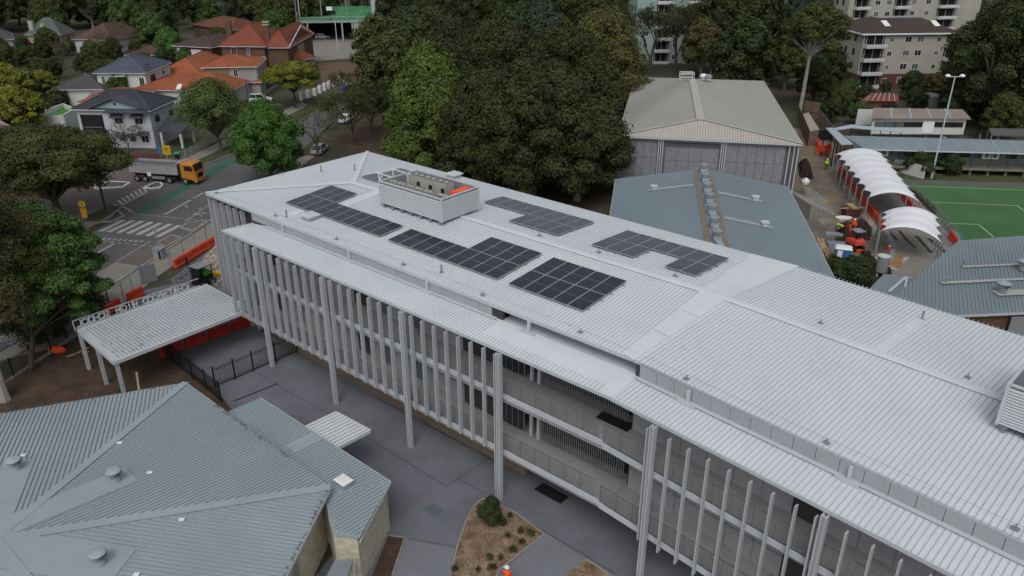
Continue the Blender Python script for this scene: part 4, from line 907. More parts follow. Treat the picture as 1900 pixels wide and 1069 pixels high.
# ---------------------------------------------------------------- street furniture
t = thing('crossing_sign', 'round yellow pedestrian crossing sign above two orange boards on a pole', 'sign', P(164, 426))
b = P(164, 426); obj('pole', MB().beam(b, b + Vector((0, 0, 3.7)), .07, .07), M_STEEL, t)
top_ = b + Vector((0, -.06, 3.3)); mm = MB(); mm.tube([top_ + Vector((0, .02, 0)), top_ + Vector((0, -.02, 0))], .42, 20); obj('disc', mm, M_YEL, t)
g = MB(); y_ = top_.y - .03; X, Zz = top_.x, top_.z
for a, c_ in (((0, .2), (0, -.02)), ((0, -.02), (-.16, -.26)), ((0, -.02), (.15, -.26)), ((0, .15), (-.14, 0)), ((0, .15), (.14, .02))): g.beam((X + a[0], y_, Zz + a[1]), (X + c_[0], y_, Zz + c_[1]), .012, .07, (0, 1, 0))
obj('walking_figure', g, M_BLACK, t)
obj('warning_board', MB().box(X - .38, X + .38, y_, y_ + .03, Zz - 1.1, Zz - .48), mat('sign_amber', (.55, .25, .02), .5, .1, 2, 0), t); obj('warning_board', MB().box(X - .32, X + .32, y_ - .01, y_ + .02, Zz - 1.75, Zz - 1.14), mat('sign_amber', (.55, .25, .02)), t)
obj('striped_board', MB().box(X - .24, X + .24, y_, y_ + .03, Zz - 2.2, Zz - 1.8), M_BLACK, t); obj('chevron', MB().beam((X - .12, y_ - .008, Zz - 1.86), (X + .1, y_ - .008, Zz - 2.0), .01, .08, (0, 1, 0)).beam((X + .1, y_ - .008, Zz - 2.0), (X - .12, y_ - .008, Zz - 2.14), .01, .08, (0, 1, 0)), M_WHITE, t)
pp = thing('power_pole', 'timber power pole on the grassy corner beside the zebra crossing', 'power pole', P(198, 396)); b = P(198, 396)
obj('pole', MB().tube([b, b + Vector((-.3, .2, 9.5))], [.16, .11], 8), M_BARK, pp); obj('crossarm', MB().beam(b + Vector((-1.2, .4, 8.8)), b + Vector((.6, 0, 8.8)), .1, .12), M_BARK, pp)
b2 = P(470, 250); pp2 = thing('power_pole', 'distant power pole on the verge between the street trees', 'power pole', b2); obj('pole', MB().tube([b2, b2 + Vector((0, 0, 9.5))], [.15, .1], 8), M_BARK, pp2)
wm = MB()
for off in (-.9, -.3, .3):
    a_ = b + Vector((off, 0, 8.9)); c_ = b2 + Vector((off, 0, 9.2)); pts = [a_.lerp(c_, i / 10) + Vector((0, 0, -1.6 * math.sin(math.pi * i / 10))) for i in range(11)]; wm.tube(pts, .02, 3)
solo('power_line', wm, M_BLACK, 'thin black power lines crossing in front of the street trees', 'power line')
def sign(label, base, h, w_, hh, m, name='street_sign'):
    t = thing(name, label, 'sign', base); obj('pole', MB().beam(base, base + Vector((0, 0, h)), .06, .06), M_STEEL, t)
    obj('board', MB().box(base.x - w_ / 2, base.x + w_ / 2, base.y - .06, base.y - .035, h - hh, h), m, t); return t
sign('blue street sign on a pole in front of the brick garden wall', P(301, 306), 3.0, .6, 1.3, M_BLUEP)
yb = sign('square yellow sign board with dark lettering behind the orange truck', P(313, 300), 2.6, 1.3, 1.5, mat('sign_mustard', (.50, .30, .02), .6, .1, 2, 0))
bb = P(313, 300); obj('lettering', MB().box(bb.x - .3, bb.x + .3, bb.y - .075, bb.y - .062, 2.1, 2.16).box(bb.x - .25, bb.x + .25, bb.y - .075, bb.y - .062, 1.9, 1.96), M_BLACK, yb)
for x, y, l in ((295, 464, 'thin street sign pole beside the grey steel cabinet'), (353, 418, 'left sign pole on the small kerb island right of the zebra crossing'), (379, 424, 'right sign pole on the small kerb island next to the long building')):
    sign(l, P(x, y), 2.7, .35, .4, M_STEEL)
sign('yellow warning sign by the white cottage fence up the road', P(642, 160), 2.6, .7, .7, M_YEL); sign('second yellow warning sign up the road, right one', P(663, 154), 2.8, .6, .9, M_YEL)
t = thing('steel_cabinet', 'grey steel litter cabinet with a dark slot on the footpath', 'cabinet', P(298, 480), R(-15))
link('body', MB().box(-.55, .55, -.4, .4, 0, 1.25).mesh('body'), mat('cabinet_grey', (.28, .29, .31), .5, .1, 1, .1), t); link('top', MB().box(-.6, .6, -.45, .45, 1.25, 1.33).mesh('top'), M_STEEL, t); link('slot', MB().box(.15, .45, -.42, -.402, .1, 1.1).mesh('slot'), M_DARK, t)
M_ISL = mat('island_pavers', (.13, .115, .10), .9, .2, 1, .2)
def island(name, px, m, km=KERBP):
    raised(name, px, .13, m); strip(name + '_kerb', px, .22, 0, .17, km, True)
island('kerb_island', [Z3(1360, 400), Z3(1490, 438), Z3(1665, 325), Z3(1590, 318), Z3(1410, 360)], M_ISL)
island('kerb_island', [Z3(1075, 585), Z3(1180, 632), Z3(1365, 520), Z3(1245, 490)], M_ISL)
island('kerb_island', [(268, 349), (288, 340), (297, 340), (302, 344), (296, 349), (280, 351)], M_ASPH, M_WHITE)
island('kerb_island', [(168, 346), (205, 338), (241, 340), (228, 348), (180, 351)], M_ASPH, M_WHITE)
sign('bent pale keep left sign on the teardrop kerb island', P(281, 343), 1.9, .5, .6, M_WHITE)
t = thing('wheelie_bin', 'dark bin with a bright green lid behind the picket fence', 'bin', P(330, 296)); link('bin', MB().loft([[(-.3, -.3, 0), (.3, -.3, 0), (.3, .3, 0), (-.3, .3, 0)], [(-.4, -.4, 1), (.4, -.4, 1), (.4, .4, 1), (-.4, .4, 1)]]).mesh('bin'), M_BLACK, t); link('lid', MB().slab([(-.45, -.5, 1.02), (.45, -.5, 1.02), (.45, .5, 1.12), (-.45, .5, 1.12)], .08).mesh('lid'), mat('bin_lid_green', (.02, .35, .12), .5), t)
gw = MB(); a, b = P(215, 305), P(299, 302); gw.box(0, (b - a).length, 0, .35, 0, 1.5, fr2(a, b)); o = solo('garden_wall', gw, M_REDB, 'low dark red brick garden wall in front of the white two storey house', 'wall')
M_FENCEP = mat('fence_pale_green', (.26, .28, .24), .8, .1, 1, 0)
fence('pale metal picket fence along the lawn beside the white house', [P(311, 300), P(345, 294), P(392, 268), P(440, 243)], 1.3, .25, 2.4, M_FENCEP, 'garden_fence', r=.03, rails=(.3, 1.7), postw=.06)
fence('white picket fence with posts up the road beside the yellow green tree', [P(560, 186), P(585, 178), P(620, 160), P(640, 152)], 1.6, .6, 3, M_WHITE, 'garden_fence', r=.05, rails=(.3, 1.4), postw=.3)
# timber offcuts and orange bag near the entrance canopy
for k, (a, b) in enumerate((((123, 662), (140, 657)), ((142, 656), (164, 645)), ((152, 657), (165, 652)))):
    solo('timber_offcut', MB().beam(P(*a, .06), P(*b, .06), .2, .08), M_TIMBER, ['pale timber board lying on the mulch, left one by the entrance canopy post', 'pale timber board lying on the mulch, upper right one by the entrance canopy', 'short pale board beside the other two on the mulch'][k], 'board')
m = MB(); 
c = P(106, 652); m.loft([[(c.x + r_ * math.cos(a) * 1.3, c.y + r_ * math.sin(a) * .6, z) for a in [i * math.pi / 5 for i in range(10)]] for z, r_ in ((0, .6), (.25, .62), (.42, .4), (.5, .15))]); solo('orange_bag', m, M_ORANGEB, 'crumpled orange mesh bundle on the mulch by the black fence', 'bundle')
for u, n_ in ((7.5, -12.2),):
    a = FA.pt(u, n_, 0); solo('leaning_board', MB().beam(a, FA.pt(u - .9, n_ + .5, 1.7), .16, .05), M_TIMBER, 'timber board leaning at the near end post of the entrance canopy' if u < 7.6 else 'second timber board leaning beside the end post of the entrance canopy', 'board')
# ---------------------------------------------------------------- people
def person(label, p, rot, pose='stand', top=M_ORANGEB, legs=None, hat=M_WHITE, h=1.76):
    t = thing('person', label, 'person', p, rot); s = h / 1.76
    J = dict(pelvis=(0, 0, .95), waist=(0, 0, 1.08), chest=(.01, 0, 1.32), neck=(.02, 0, 1.48), head0=(.03, 0, 1.56), head=(.04, 0, 1.66), headt=(.03, 0, 1.73))
    for sd_, y in (('l', 1), ('r', -1)):
        J['sh' + sd_] = (0, .19 * y, 1.42); J['el' + sd_] = (.03, .26 * y, 1.15); J['wr' + sd_] = (.16, .24 * y, .95); J['ha' + sd_] = (.21, .23 * y, .87)
        J['hip' + sd_] = (0, .10 * y, .90); J['kn' + sd_] = (.03 + .1 * y, .11 * y, .50); J['an' + sd_] = (-.02 + .14 * y, .12 * y, .09); J['to' + sd_] = (.14 + .14 * y, .13 * y, .04)
    if pose == 'bend':
        for k_ in list(J):
            x, y, z = J[k_]
            if z > 1.0 or k_[:2] in ('el', 'wr', 'ha'):
                a = R(65); dx, dz = x, z - .95; J[k_] = (dx * math.cos(a) + dz * math.sin(a) - .12, y, .95 - dx * math.sin(a) + dz * math.cos(a) - .15)
        for y in 'lr': J['ha' + y] = (.55, .15 * (1 if y == 'l' else -1), .45); J['wr' + y] = (.52, .17 * (1 if y == 'l' else -1), .55)
        J['pelvis'] = (-.12, 0, .85)
    if pose == 'phone': J['wrr'] = (.28, -.12, 1.25); J['har'] = (.32, -.06, 1.32); J['elr'] = (.05, -.27, 1.12)
    rad = dict(pelvis=.15, waist=.135, chest=.16, neck=.06, head0=.075, head=.10, headt=.07, sh=.075, el=.05, wr=.035, ha=.04, hip=.10, kn=.065, an=.045, to=.04)
    E_ = [('pelvis', 'waist'), ('waist', 'chest'), ('chest', 'neck'), ('neck', 'head0'), ('head0', 'head'), ('head', 'headt')]
    for q in 'lr': E_ += [('chest', 'sh' + q), ('sh' + q, 'el' + q), ('el' + q, 'wr' + q), ('wr' + q, 'ha' + q), ('pelvis', 'hip' + q), ('hip' + q, 'kn' + q), ('kn' + q, 'an' + q), ('an' + q, 'to' + q)]
    keys = list(J); me = bpy.data.meshes.new('body'); me.from_pydata([Vector(J[k_]) * s for k_ in keys], [(keys.index(a), keys.index(b)) for a, b in E_], [])
    ob = bpy.data.objects.new('body', me); COL.objects.link(ob); md = ob.modifiers.new('s', 'SKIN'); sk = me.skin_vertices[0].data if me.skin_vertices else None
    if sk is None: me.attributes; 
    for i, k_ in enumerate(keys):
        r_ = rad.get(k_, rad.get(k_[:-1], .06)); sk[i].radius = (r_ * s, r_ * s); sk[i].use_root = (k_ == 'pelvis')
    ob.modifiers.new('d', 'SUBSURF').levels = 1
    bpy.context.view_layer.update(); m2 = bpy.data.meshes.new_from_object(ob.evaluated_get(bpy.context.evaluated_depsgraph_get())); m2.name = 'body'; bpy.data.objects.remove(ob)
    m2.polygons.foreach_set('use_smooth', [True] * len(m2.polygons)); m2.materials.clear()
    for x in (legs or mat('work_trousers_navy', (.03, .035, .05)), top, M_SKIN): m2.materials.append(x)
    hd_ = Vector(J['head']) * s; nk = Vector(J['neck']) * s; pv = Vector(J['pelvis']) * s; ha = [Vector(J['ha' + q]) * s for q in 'lr']
    for pl in m2.polygons:
        c_ = pl.center
        if (c_ - hd_).length < .155 * s or min((c_ - h_).length for h_ in ha) < .09: pl.material_index = 2
        elif (c_ - pv).dot((nk - pv).normalized()) > .02 or abs(c_.y) > .2 * s: pl.material_index = 1
    link('body', m2, None, t)
    up_ = (Vector(J['headt']) - Vector(J['neck'])).normalized(); q_ = up_.to_track_quat('Z', 'Y').to_matrix().to_4x4()
    hm = MB().lathe([(.15, 0), (.135, .012), (.128, .06), (.10, .11), (.05, .138), (.01, .145)], 14).box(.1, .2, -.08, .08, 0, .012).mesh('hard_hat', smooth=True); hm.transform(Matrix.Translation(hd_ + up_ * .035) @ q_)
    link('hard_hat', hm, hat, t)
    n_ = MB().add([(.09, -.015, -.02), (.09, .015, -.02), (.125, 0, -.015), (.09, 0, .03)], [(0, 1, 2), (1, 3, 2), (0, 2, 3)]).box(.088, .1, -.045, -.02, .02, .035).box(.088, .1, .02, .045, .02, .035).box(.082, .096, -.025, .025, -.055, -.045).mesh('face_detail'); n_.transform(Matrix.Translation(hd_) @ q_); link('face_detail', n_, mat('face_detail_brown', (.2, .1, .07)), t)  # nose, eyes and mouth in one even brown
    for i, h_ in enumerate(ha):
        fm_ = MB()
        for j in range(4): b_ = h_ + Vector((.01, (j - 1.5) * .02, -.02)); fm_.tube([b_, b_ + Vector((.015, 0, -.035)), b_ + Vector((.035, 0, -.05 - .006 * (j in (1, 2))))], [.009, .008, .007], 5)
        b_ = h_ + Vector((.02, -.04 if i == 0 else .04, 0)); fm_.tube([b_, b_ + Vector((.03, 0, -.03))], [.01, .008], 5); link('fingers', fm_.mesh('fingers'), M_SKIN, t)
    return t
o = person('person in a bright orange jacket and pale hard hat standing on the courtyard path', P(940, 1054, 1.72) * 1, R(60), 'phone'); o.location.z = .02
person('person in a green vest standing on the dirt beside the long white tent', P(1532, 316), R(80), 'stand', M_FLY)
person('person in an orange shirt partly behind the green vested worker by the long white tent', P(1544, 308), R(200), 'stand', M_ORANGEB, hat=M_YEL)
person('person in a yellow vest bending over the dug soil near the excavator', P(1562, 432), R(170), 'bend', M_FLY)
person('person with a white hard hat standing behind the orange mini excavator', P(1582, 432), R(240), 'stand', M_ORANGEB)
# ---------------------------------------------------------------- right side: ground
ground('construction_dirt', [(1420, 240), (1478, 238), (1545, 262), (1562, 320), (1625, 400), (1645, 440), (1655, 500), (1640, 540), (1560, 580), (1480, 540), (1420, 400), (1430, 300)], .012, M_DIRT)
ground('tent_walkway', [(1545, 300), (1560, 296), (1700, 360), (1765, 440), (1775, 462), (1735, 500), (1650, 470), (1640, 430), (1600, 380)], .018, mat('walkway_grey', (.17, .165, .155), .9, .12, .3, .1, 5))
ground('concrete_plaza', [(1640, 430), (1700, 420), (1770, 465), (1730, 500), (1680, 560), (1560, 570), (1635, 510), (1652, 470)], .024, M_CONCP)
ground('sand_patch', [(1646, 490), (1674, 469), (1676, 481), (1669, 500)], .030, mat('orange_sand', (.30, .17, .08), .95, .15, .6, .15))
ground('white_mat', [(1676, 477), (1688, 478), (1674, 490)], .031, mat('pale_mat', (.38, .38, .44))); ground('white_mat', [(1640, 490), (1669, 502), (1640, 497)], .031, MATS['pale_mat'])
strip('path_kerb', [(1634, 500), (1652, 482), (1658, 462), (1650, 440), (1640, 420)], .5, 0, .12, M_CONC)
lines('planting_strip', mat('planting_strip_dark', (.05, .045, .04), .9, .2, 1, .2), [((1648, 429), (1665, 447), .35), ((1668, 428), (1684, 448), .35), ((1685, 448), (1698, 460), .3), ((1700, 438), (1728, 470), .45), ((1722, 442), (1755, 470), .5)], .034)
turf = [(1684, 342), (2300, 362), (2300, 480), (1789, 447)]
ground('playing_field', turf, .03, M_TURF); ground('field_surround', [(1675, 333), (2320, 352), (2320, 500), (1783, 462), (1700, 365)], .02, mat('field_edge', (.10, .105, .09), .9, .2, .4, .1))
ground('field_bank', [(1668, 318), (2300, 330), (2320, 352), (1675, 333)], .016, M_GRASS)
lines('pitch_lines', mat('pitch_line', (.40, .55, .30), .8, .1, 1, .1), [((1686, 345), (2100, 361), .12), ((1716, 375), (1886, 382), .12), ((1886, 382), (1920, 404), .12), ((1760, 415), (1816, 417), .12), ((1816, 417), (1843, 440), .12)], .036)
# ---------------------------------------------------------------- sports hall
zs = 8.5
h1, h2, h3, h4 = P(1145, 252, zs), P(1490, 268, zs), P(1417, 150, zs), P(1178, 143, zs)
rf_ = P(1300, 222, 10.3); rb_ = P(1285, 149, 10.3)
hall = thing('sports_hall', 'large sports hall with a beige hipped steel roof and grey panel walls', 'building', (h1 + h2) / 2 - Vector((0, -8, zs)))
hr = obj('roof', MB().slab([h1, h2, rf_], .2).slab([h2, h3, rb_, rf_], .2).slab([h1, rf_, rb_, h4], .2).slab([h3, h4, rb_], .2), M_HALLR, hall)
fu = (h2 - h1).normalized(); fn = Vector((-fu.y, fu.x, 0))
M_HALLF = mat('hall_roof_front_pale', (.40, .385, .35), .7, .05, .3, .03)
obj('front_roof_sheet', MB().slab([p + Vector((0, 0, .03)) for p in (h1, h2, rf_)], .02), M_HALLF, hr)
ribs(hr, mat('hall_front_rib', (.30, .29, .26)), [p + Vector((0, 0, .03)) for p in (h1, h2, rf_)], fn, pitch=.34, wd=.09, h=.07, inset=(0, .3))
ribs(hr, M_HALLRIB, lift([h2, h3, rb_, rf_]), -fu, pitch=.5, wd=.05, h=.04); ribs(hr, M_HALLRIB, lift([h1, rf_, rb_, h4]), fu, pitch=.5, wd=.05, h=.04)
cp = MB()
for a, b, w_ in ((rf_, rb_, .55), (h1, rf_, .22), (h2, rf_, .22)):
    d = (b - a).normalized(); s = Vector((-d.y, d.x, 0)).normalized() * w_; z = Vector((0, 0, .14)); cp.slab([a - s + z, b - s + z, b + s + z, a + s + z], .06)
obj('ridge_capping', cp, M_HALLF, hr)
gutter(hr, h1, h2, -fn); gutter(hr, h2, h3, fu)
FH = fr2(h1, h2); LH = (h2 - h1).length
obj('wall', MB().box(.35, LH - .35, .55, .75, 0, zs - .1, FH).prism([FH.pt(.4, .8), FH.pt(LH - .4, .8), Vector((h3.x - .3, h3.y - .3, 0)), Vector((h4.x + .3, h4.y - .3, 0))], 0, zs - .2), mat('hall_joint_dark', (.11, .11, .12), .9, 0, 1, 0), hall)
def pan(u0, u1, z0, z1): link('wall_panel', MB().box(.025, u1 - u0 - .025, -.07, 0, .025, z1 - z0 - .025).mesh('wall_panel'), M_HALLW, hall, FH.pt(u0, .545, z0) - wl(hall), FH.ang())
sc_ = LH / 345.0
def ux(px): return (px - 1145) * sc_
XS = [1150, 1165, 1181, 1197, 1213, 1224]; XM = [1239, 1262, 1285, 1308, 1341]; XR = [1352, 1376, 1392, 1410, 1426, 1444, 1462]
for xs in (XS, XM, XR):
    for a, b in zip(xs, xs[1:]):
        zz = [0, 3.2, 5.6, 8.0] if xs is not XM else [0, 3.2, 5.4, 7.2]
        for z0, z1 in zip(zz, zz[1:]): pan(ux(a), ux(b), z0, z1)
for px in (1150, 1226, 1230, 1234, 1344, 1348, 1352, 1468, 1477, 1484): obj('downpipe' if px % 2 else 'wall_fin', MB().box(ux(px) - .06, ux(px) + .06, .2, .5, 0, zs - .3, FH), M_TRIM, hall)
obj('eave_beam', MB().box(.3, LH - .3, .3, .53, zs - .55, zs - .25, FH), M_STEEL, hall)
for px, py, k in ((1275, 150, 0), (1305, 148, 1), (1314, 149, 2)):
    p = P(px, py, 10.2)
    if k == 0:
        t = thing('roof_ladder_frame', 'white tubular frame on the ridge end of the sports hall roof', 'frame', p); m = MB()
        for y in (0, 1.2):
            for z in (.5, 1.0, 1.3): m.beam((-1.1, y, z), (1.1, y, z), .07, .07)
            for x in (-1.1, 1.1): m.beam((x, y, 0), (x, y, 1.3), .07, .07)
        link('tube', m.mesh('tube'), M_WHITE, t)
    else: 
        t = thing('roof_vent', ['', 'white domed roof vent at the far ridge end of the sports hall', 'grey roof vent beside the white dome on the sports hall'][k], 'roof vent', p); link('base', MB().box(-.4, .4, -.4, .4, 0, .5).mesh('base'), M_TRIM, t); link('cap', MB().lathe([(.65, .5), (.62, .75), (.35, .95), (.02, 1.0)], 12).mesh('cap'), M_WHITE if k == 1 else M_STEEL, t)
# ---------------------------------------------------------------- slate blue gabled building
g1, g2, g3 = P(1462, 346, 6), P(1303, 313, 8), P(1142, 332, 6)
rdir = (P(1328, 440, 8) - g2); rdir.z = 0; rdir.normalize(); Lg = 34
gab = thing('gabled_building', 'slate blue gable roofed building behind the long building with a row of ridge vents', 'building', g2 + rdir * 12 - Vector((0, 0, 8)))
G = [g1, g2, g3, g3 + rdir * Lg, g2 + rdir * Lg, g1 + rdir * Lg]
gr_ = obj('roof', MB().slab([g1, g2, G[4], G[5]], .15).slab([g2, g3, G[3], G[4]], .15), M_BLUE2, gab)
cr = Vector((-rdir.y, rdir.x, 0)); cr = cr if cr.x > 0 else -cr
ribs(gr_, M_BLUE2R, lift([g1, g2, G[4], G[5]]), (g1 - g2).normalized(), pitch=.3, wd=.04, h=.022); ribs(gr_, M_BLUE2R, lift([g2, g3, G[3], G[4]]), (g3 - g2).normalized(), pitch=.3, wd=.04, h=.022)
M_STAIN = mat('stained_ridge_strip', (.20, .165, .135), .9, .15, .6, .2, 3)
def onG(q, s, lft): # q along ridge, s down the slope fraction
    e = (g3 if lft else g1); return g2.lerp(e, s) + rdir * q
for l_ in (0, 1): obj('ridge_flashing', MB().slab([onG(.6, .05, l_) + Vector((0, 0, .07)), onG(.6, .105, l_) + Vector((0, 0, .07)), onG(29, .105, l_) + Vector((0, 0, .07)), onG(29, .05, l_) + Vector((0, 0, .07))], .03), M_STAIN, gr_)
for py_, ln_, l_ in ((343, .55, 1), (355, .52, 0), (401, .52, 0)):
    q = (P(1305 if py_ < 350 else 1310, py_, 7.9) - g2).dot(rdir)
    obj('vent_flashing', MB().slab([onG(q - .35, .12, l_) + Vector((0, 0, .075)), onG(q + .35, .12, l_) + Vector((0, 0, .075)), onG(q + .35, ln_ + .08, l_) + Vector((0, 0, .075)), onG(q - .35, ln_ + .08, l_) + Vector((0, 0, .075))], .03), M_BLUER, gr_)
    p = onG(q, ln_, l_); t = thing('roof_vent', {343: 'small white box vent on the left slope of the slate blue gable roof', 355: 'upper white box vent on the right slope of the slate blue roof', 401: 'lower white box vent on the right slope of the slate blue roof'}[py_], 'roof vent', p)
    link('box', MB().box(-.28, .28, -.28, .28, 0, .38).mesh('box'), M_TRIM, t); link('cap', MB().box(-.38, .38, -.36, .36, .38, .5).mesh('cap'), M_TRIM, t)
nm = ['first', 'second', 'third', 'fourth', 'fifth', 'sixth', 'seventh']
for i in range(7):
    q = 1.6 + i * 3.55; p = g2 + rdir * q + Vector((0, 0, .03))
    t = thing('ridge_vent', nm[i] + ' turbine vent from the sports hall end on the slate blue roof ridge', 'roof vent', p, 0, 'turbine vents on the slate blue ridge')
    link('duct', MB().box(-.38, .38, -.38, .38, -.15, .55).box(-.3, .3, -1.9, -.4, -.1, .25).mesh('duct'), M_BLUER, t); link('cap', MB().lathe([(.36, .55), (.50, .62), (.52, .95), (.30, 1.08), (.02, 1.12)], 14).mesh('cap'), M_STEEL, t)
wb_ = MB(); k_ = [g1 - cr * .4, g3 + cr * .4, G[3] + cr * .4, G[5] - cr * .4]; wb_.prism([Vector((p.x, p.y, 0)) for p in k_], 0, 5.8); obj('wall', wb_, M_PANEL, gab)
gutter(gr_, g1, G[5], cr); gutter(gr_, g3, G[3], -cr)
# ---------------------------------------------------------------- right slate building
zr = 5.0; r1, r2, r3, r4 = P(1778, 447, zr + .9), P(2000, 430, zr + .9), P(2060, 572, zr), P(1612, 592, zr)
rb2 = thing('slate_roof_building', 'building with a plain slate blue roof and brown brick wall, right edge', 'building', P(1850, 560))
rr_ = obj('roof', MB().slab([r1, r2, r3, r4], .2), M_BLUE2, rb2)
rdn = (r3 - r2).normalized(); ribs(rr_, M_BLUE2R, lift([r1, r2, r3, r4]), (r4 - r1).normalized() * .0 + Vector((r3.x - r2.x, r3.y - r2.y, 0)).normalized(), pitch=.3, wd=.04, h=.014)
gutter(rr_, r1, r2, Vector((0, 1, 0))); gutter(rr_, r3, r4, Vector((0, -1, 0))); gutter(rr_, r4, r1, Vector((-1, 0, 0)))
kk = [r1, r2, r3, r4]; kc = sum(kk, Vector()) / 4; w_ = MB(); w_.prism([Vector((kc.x + (p.x - kc.x) * .96, kc.y + (p.y - kc.y) * .95, 0)) for p in kk], 0, zr - .2); obj('wall', w_, M_BROWNB, rb2)
p = P(1885, 600, 3.5); obj('wall_cladding', MB().box(p.x - 1.2, p.x + 6, p.y - 1.0, p.y - .9, 0, 4.6), M_STEEL, rb2)
def onR(px, py):
    z = zr + .4
    for _ in range(8):
        p = P(px, py, z); z = facez(r1, r2, r3, p)
    return P(px, py, z)
for a, b, w_ in (((1785, 496), (1990, 487), .18), ((1746, 526), (1990, 514), .22), ((1846, 545), (1990, 540), .5)):
    a, b = onR(*a), onR(*b); d = (b - a).normalized(); s = Vector((-d.y, d.x, 0)) * w_; z = Vector((0, 0, .075)); obj('vent_flashing', MB().slab([a - s + z, b - s + z, b + s + z, a + s + z], .03), mat('pale_flashing', (.33, .35, .33)), rr_)
for k, (px, py) in enumerate(((1858, 544), (1896, 502))):
    t = thing('turbine_vent', ['turbine vent nearest the brick wall on the plain slate roof at the right', 'turbine vent at the right picture edge on the plain slate roof'][k], 'roof vent', onR(px, py) + Vector((0, 0, .05)))
    link('base', MB().cyl((0, 0, 0), .36, .5, 18).mesh('base'), M_STEEL, t); v = MB()
    for j in range(18):
        a_ = 2 * math.pi * j / 18; c_ = Vector((math.cos(a_), math.sin(a_), 0)); s_ = Vector((-math.sin(a_ + .5), math.cos(a_ + .5), 0)) * .055
        v.add([c_ * .40 - s_ + Vector((0, 0, .5)), c_ * .40 + s_ + Vector((0, 0, .5)), c_ * .48 + s_ + Vector((0, 0, .85)), c_ * .48 - s_ + Vector((0, 0, .85))], [(0, 1, 2, 3)])
    link('vane', v.mesh('vane'), M_BLUER, t); link('throat', MB().cyl((0, 0, .48), .35, .36, 14).mesh('throat'), M_BLACK, t); link('cap', MB().lathe([(.54, .83), (.55, .92), (.3, 1.02), (.02, 1.05)], 18).mesh('cap'), M_BLUER, t)
for k, (px, py) in enumerate(((1788, 493), (1755, 525))):
    solo('pipe_cowl', MB().cyl(onR(px, py), .07, .4, 8).cyl(onR(px, py) + Vector((0, 0, .4)), .14, .12, 8), M_STEEL, ['thin pipe cowl at the left end of the upper strip on the slate roof', 'thin pipe cowl at the left end of the middle strip on the slate roof'][k], 'roof vent')
lr2 = thing('link_roof', 'small slate roof with white flashings between the long building and the right building', 'roof', P(1690, 560))
q_ = [P(1640, 508, 4.0), P(1700, 516, 4.0), P(1690, 545, 4.2), P(1655, 560, 4.3), P(1590, 560, 4.0)]; obj('roof', MB().slab(q_, .15), M_BLUE2, lr2)
obj('flashing', MB().beam(P(1650, 541, 4.3), P(1681, 514, 4.12), .25, .05).beam(P(1679, 534, 4.25), P(1683, 515, 4.12), .2, .05).beam(P(1682, 513, 4.1), P(1694, 518, 4.12), .12, .05), M_TRIM, lr2); obj('wall', MB().prism([Vector((p.x, p.y, 0)) + (Vector((sum(q.x for q in q_) / 5, sum(q.y for q in q_) / 5, 0)) - Vector((p.x, p.y, 0))) * .1 for p in q_], 0, 3.8), M_BROWNB, lr2)
t = thing('water_cylinder', 'grey upright steel cylinder on a stand behind the long roof', 'tank', P(1632, 540)); b_ = P(1632, 540)
ztop = 4.6
obj('tank', MB().cyl(P(1635, 503, 3.0) , .55, 1.6, 20), M_STEEL, t); cc = P(1635, 503, 3.0); obj('rim', MB().tube([cc + Vector((0, 0, 1.56)), cc + Vector((0, 0, 1.63))], .59, 20), M_TRIM, t)
m = MB()
for dx in (-.35, .35): m.beam((cc.x + dx, cc.y, 0), (cc.x + dx, cc.y, 3.0), .14, .14)
obj('stand', m, M_TRIM, t)
# ---------------------------------------------------------------- white tensile tents
def tent(label, LF, LN, RF, RN, bays, rise, post_h, nm_='shade_tent'):
    t = thing(nm_, label, 'shade tent', Vector(((LF.x + RN.x) / 2, (LF.y + RN.y) / 2, 0))); m = MB(); nu, nv = bays * 8, 18; vs = []
    for i in range(nu + 1):
        s = i / nu; a = LF.lerp(LN, s); b = RF.lerp(RN, s); ph = s * bays; fr_ = ph - math.floor(ph); dip = math.sin(math.pi * fr_)
        for j in range(nv + 1):
            v_ = j / nv; arch = math.sin(math.pi * v_) ** .85
            edge_in = .55 * dip * (max(0, 1 - v_ * 7) ** 1.5 + max(0, 1 - (1 - v_) * 7) ** 1.5) / 6
            vv = v_ + edge_in * (1 if v_ < .5 else -1); p = a.lerp(b, min(max(vv, 0), 1)); p = p + Vector((0, 0, rise * arch + dip * .12 * arch + .25 * dip * (1 if v_ in (0, 1) else 0) - (.18 if s in (0, 1) else 0)))
            vs.append(p)
    w_ = nv + 1; m.add(vs, [(i * w_ + j, i * w_ + j + 1, (i + 1) * w_ + j + 1, (i + 1) * w_ + j) for i in range(nu) for j in range(nv)])
    me_o = obj('canopy', m, mat('tent_white_fabric', (.70, .72, .76), .6, .03, .4, 0), t, smooth=True); sd2 = me_o.modifiers.new('thickness', 'SOLIDIFY'); sd2.thickness = .02
    ar = MB()
    for i in range(bays + 1):
        s = i / bays; a = LF.lerp(LN, s); b = RF.lerp(RN, s)
        ar.tube([a.lerp(b, j / 12) + Vector((0, 0, rise * math.sin(math.pi * j / 12) ** .85 - .1)) for j in range(13)], .05, 5)
        for p in (a, b):
            obj('post', MB().beam((p.x, p.y, 0), (p.x, p.y, p.z - .02), .14, .14), M_STEEL, t)
    obj('arch_frame', ar, M_STEEL, t); return t
zt = 3.3
tent('long white scalloped fabric tent with seven bays beside the green playing field', P(1548, 287, zt), P(1611, 366, zt), P(1640, 287, zt), P(1709, 376, zt), 7, 1.0, zt)
tent('shorter white fabric tent with three bays over the concrete steps', P(1634, 395, zt), P(1633, 428, zt), P(1744, 405, zt), P(1750, 452, zt - .6), 3, 1.1, zt)
rl = MB()
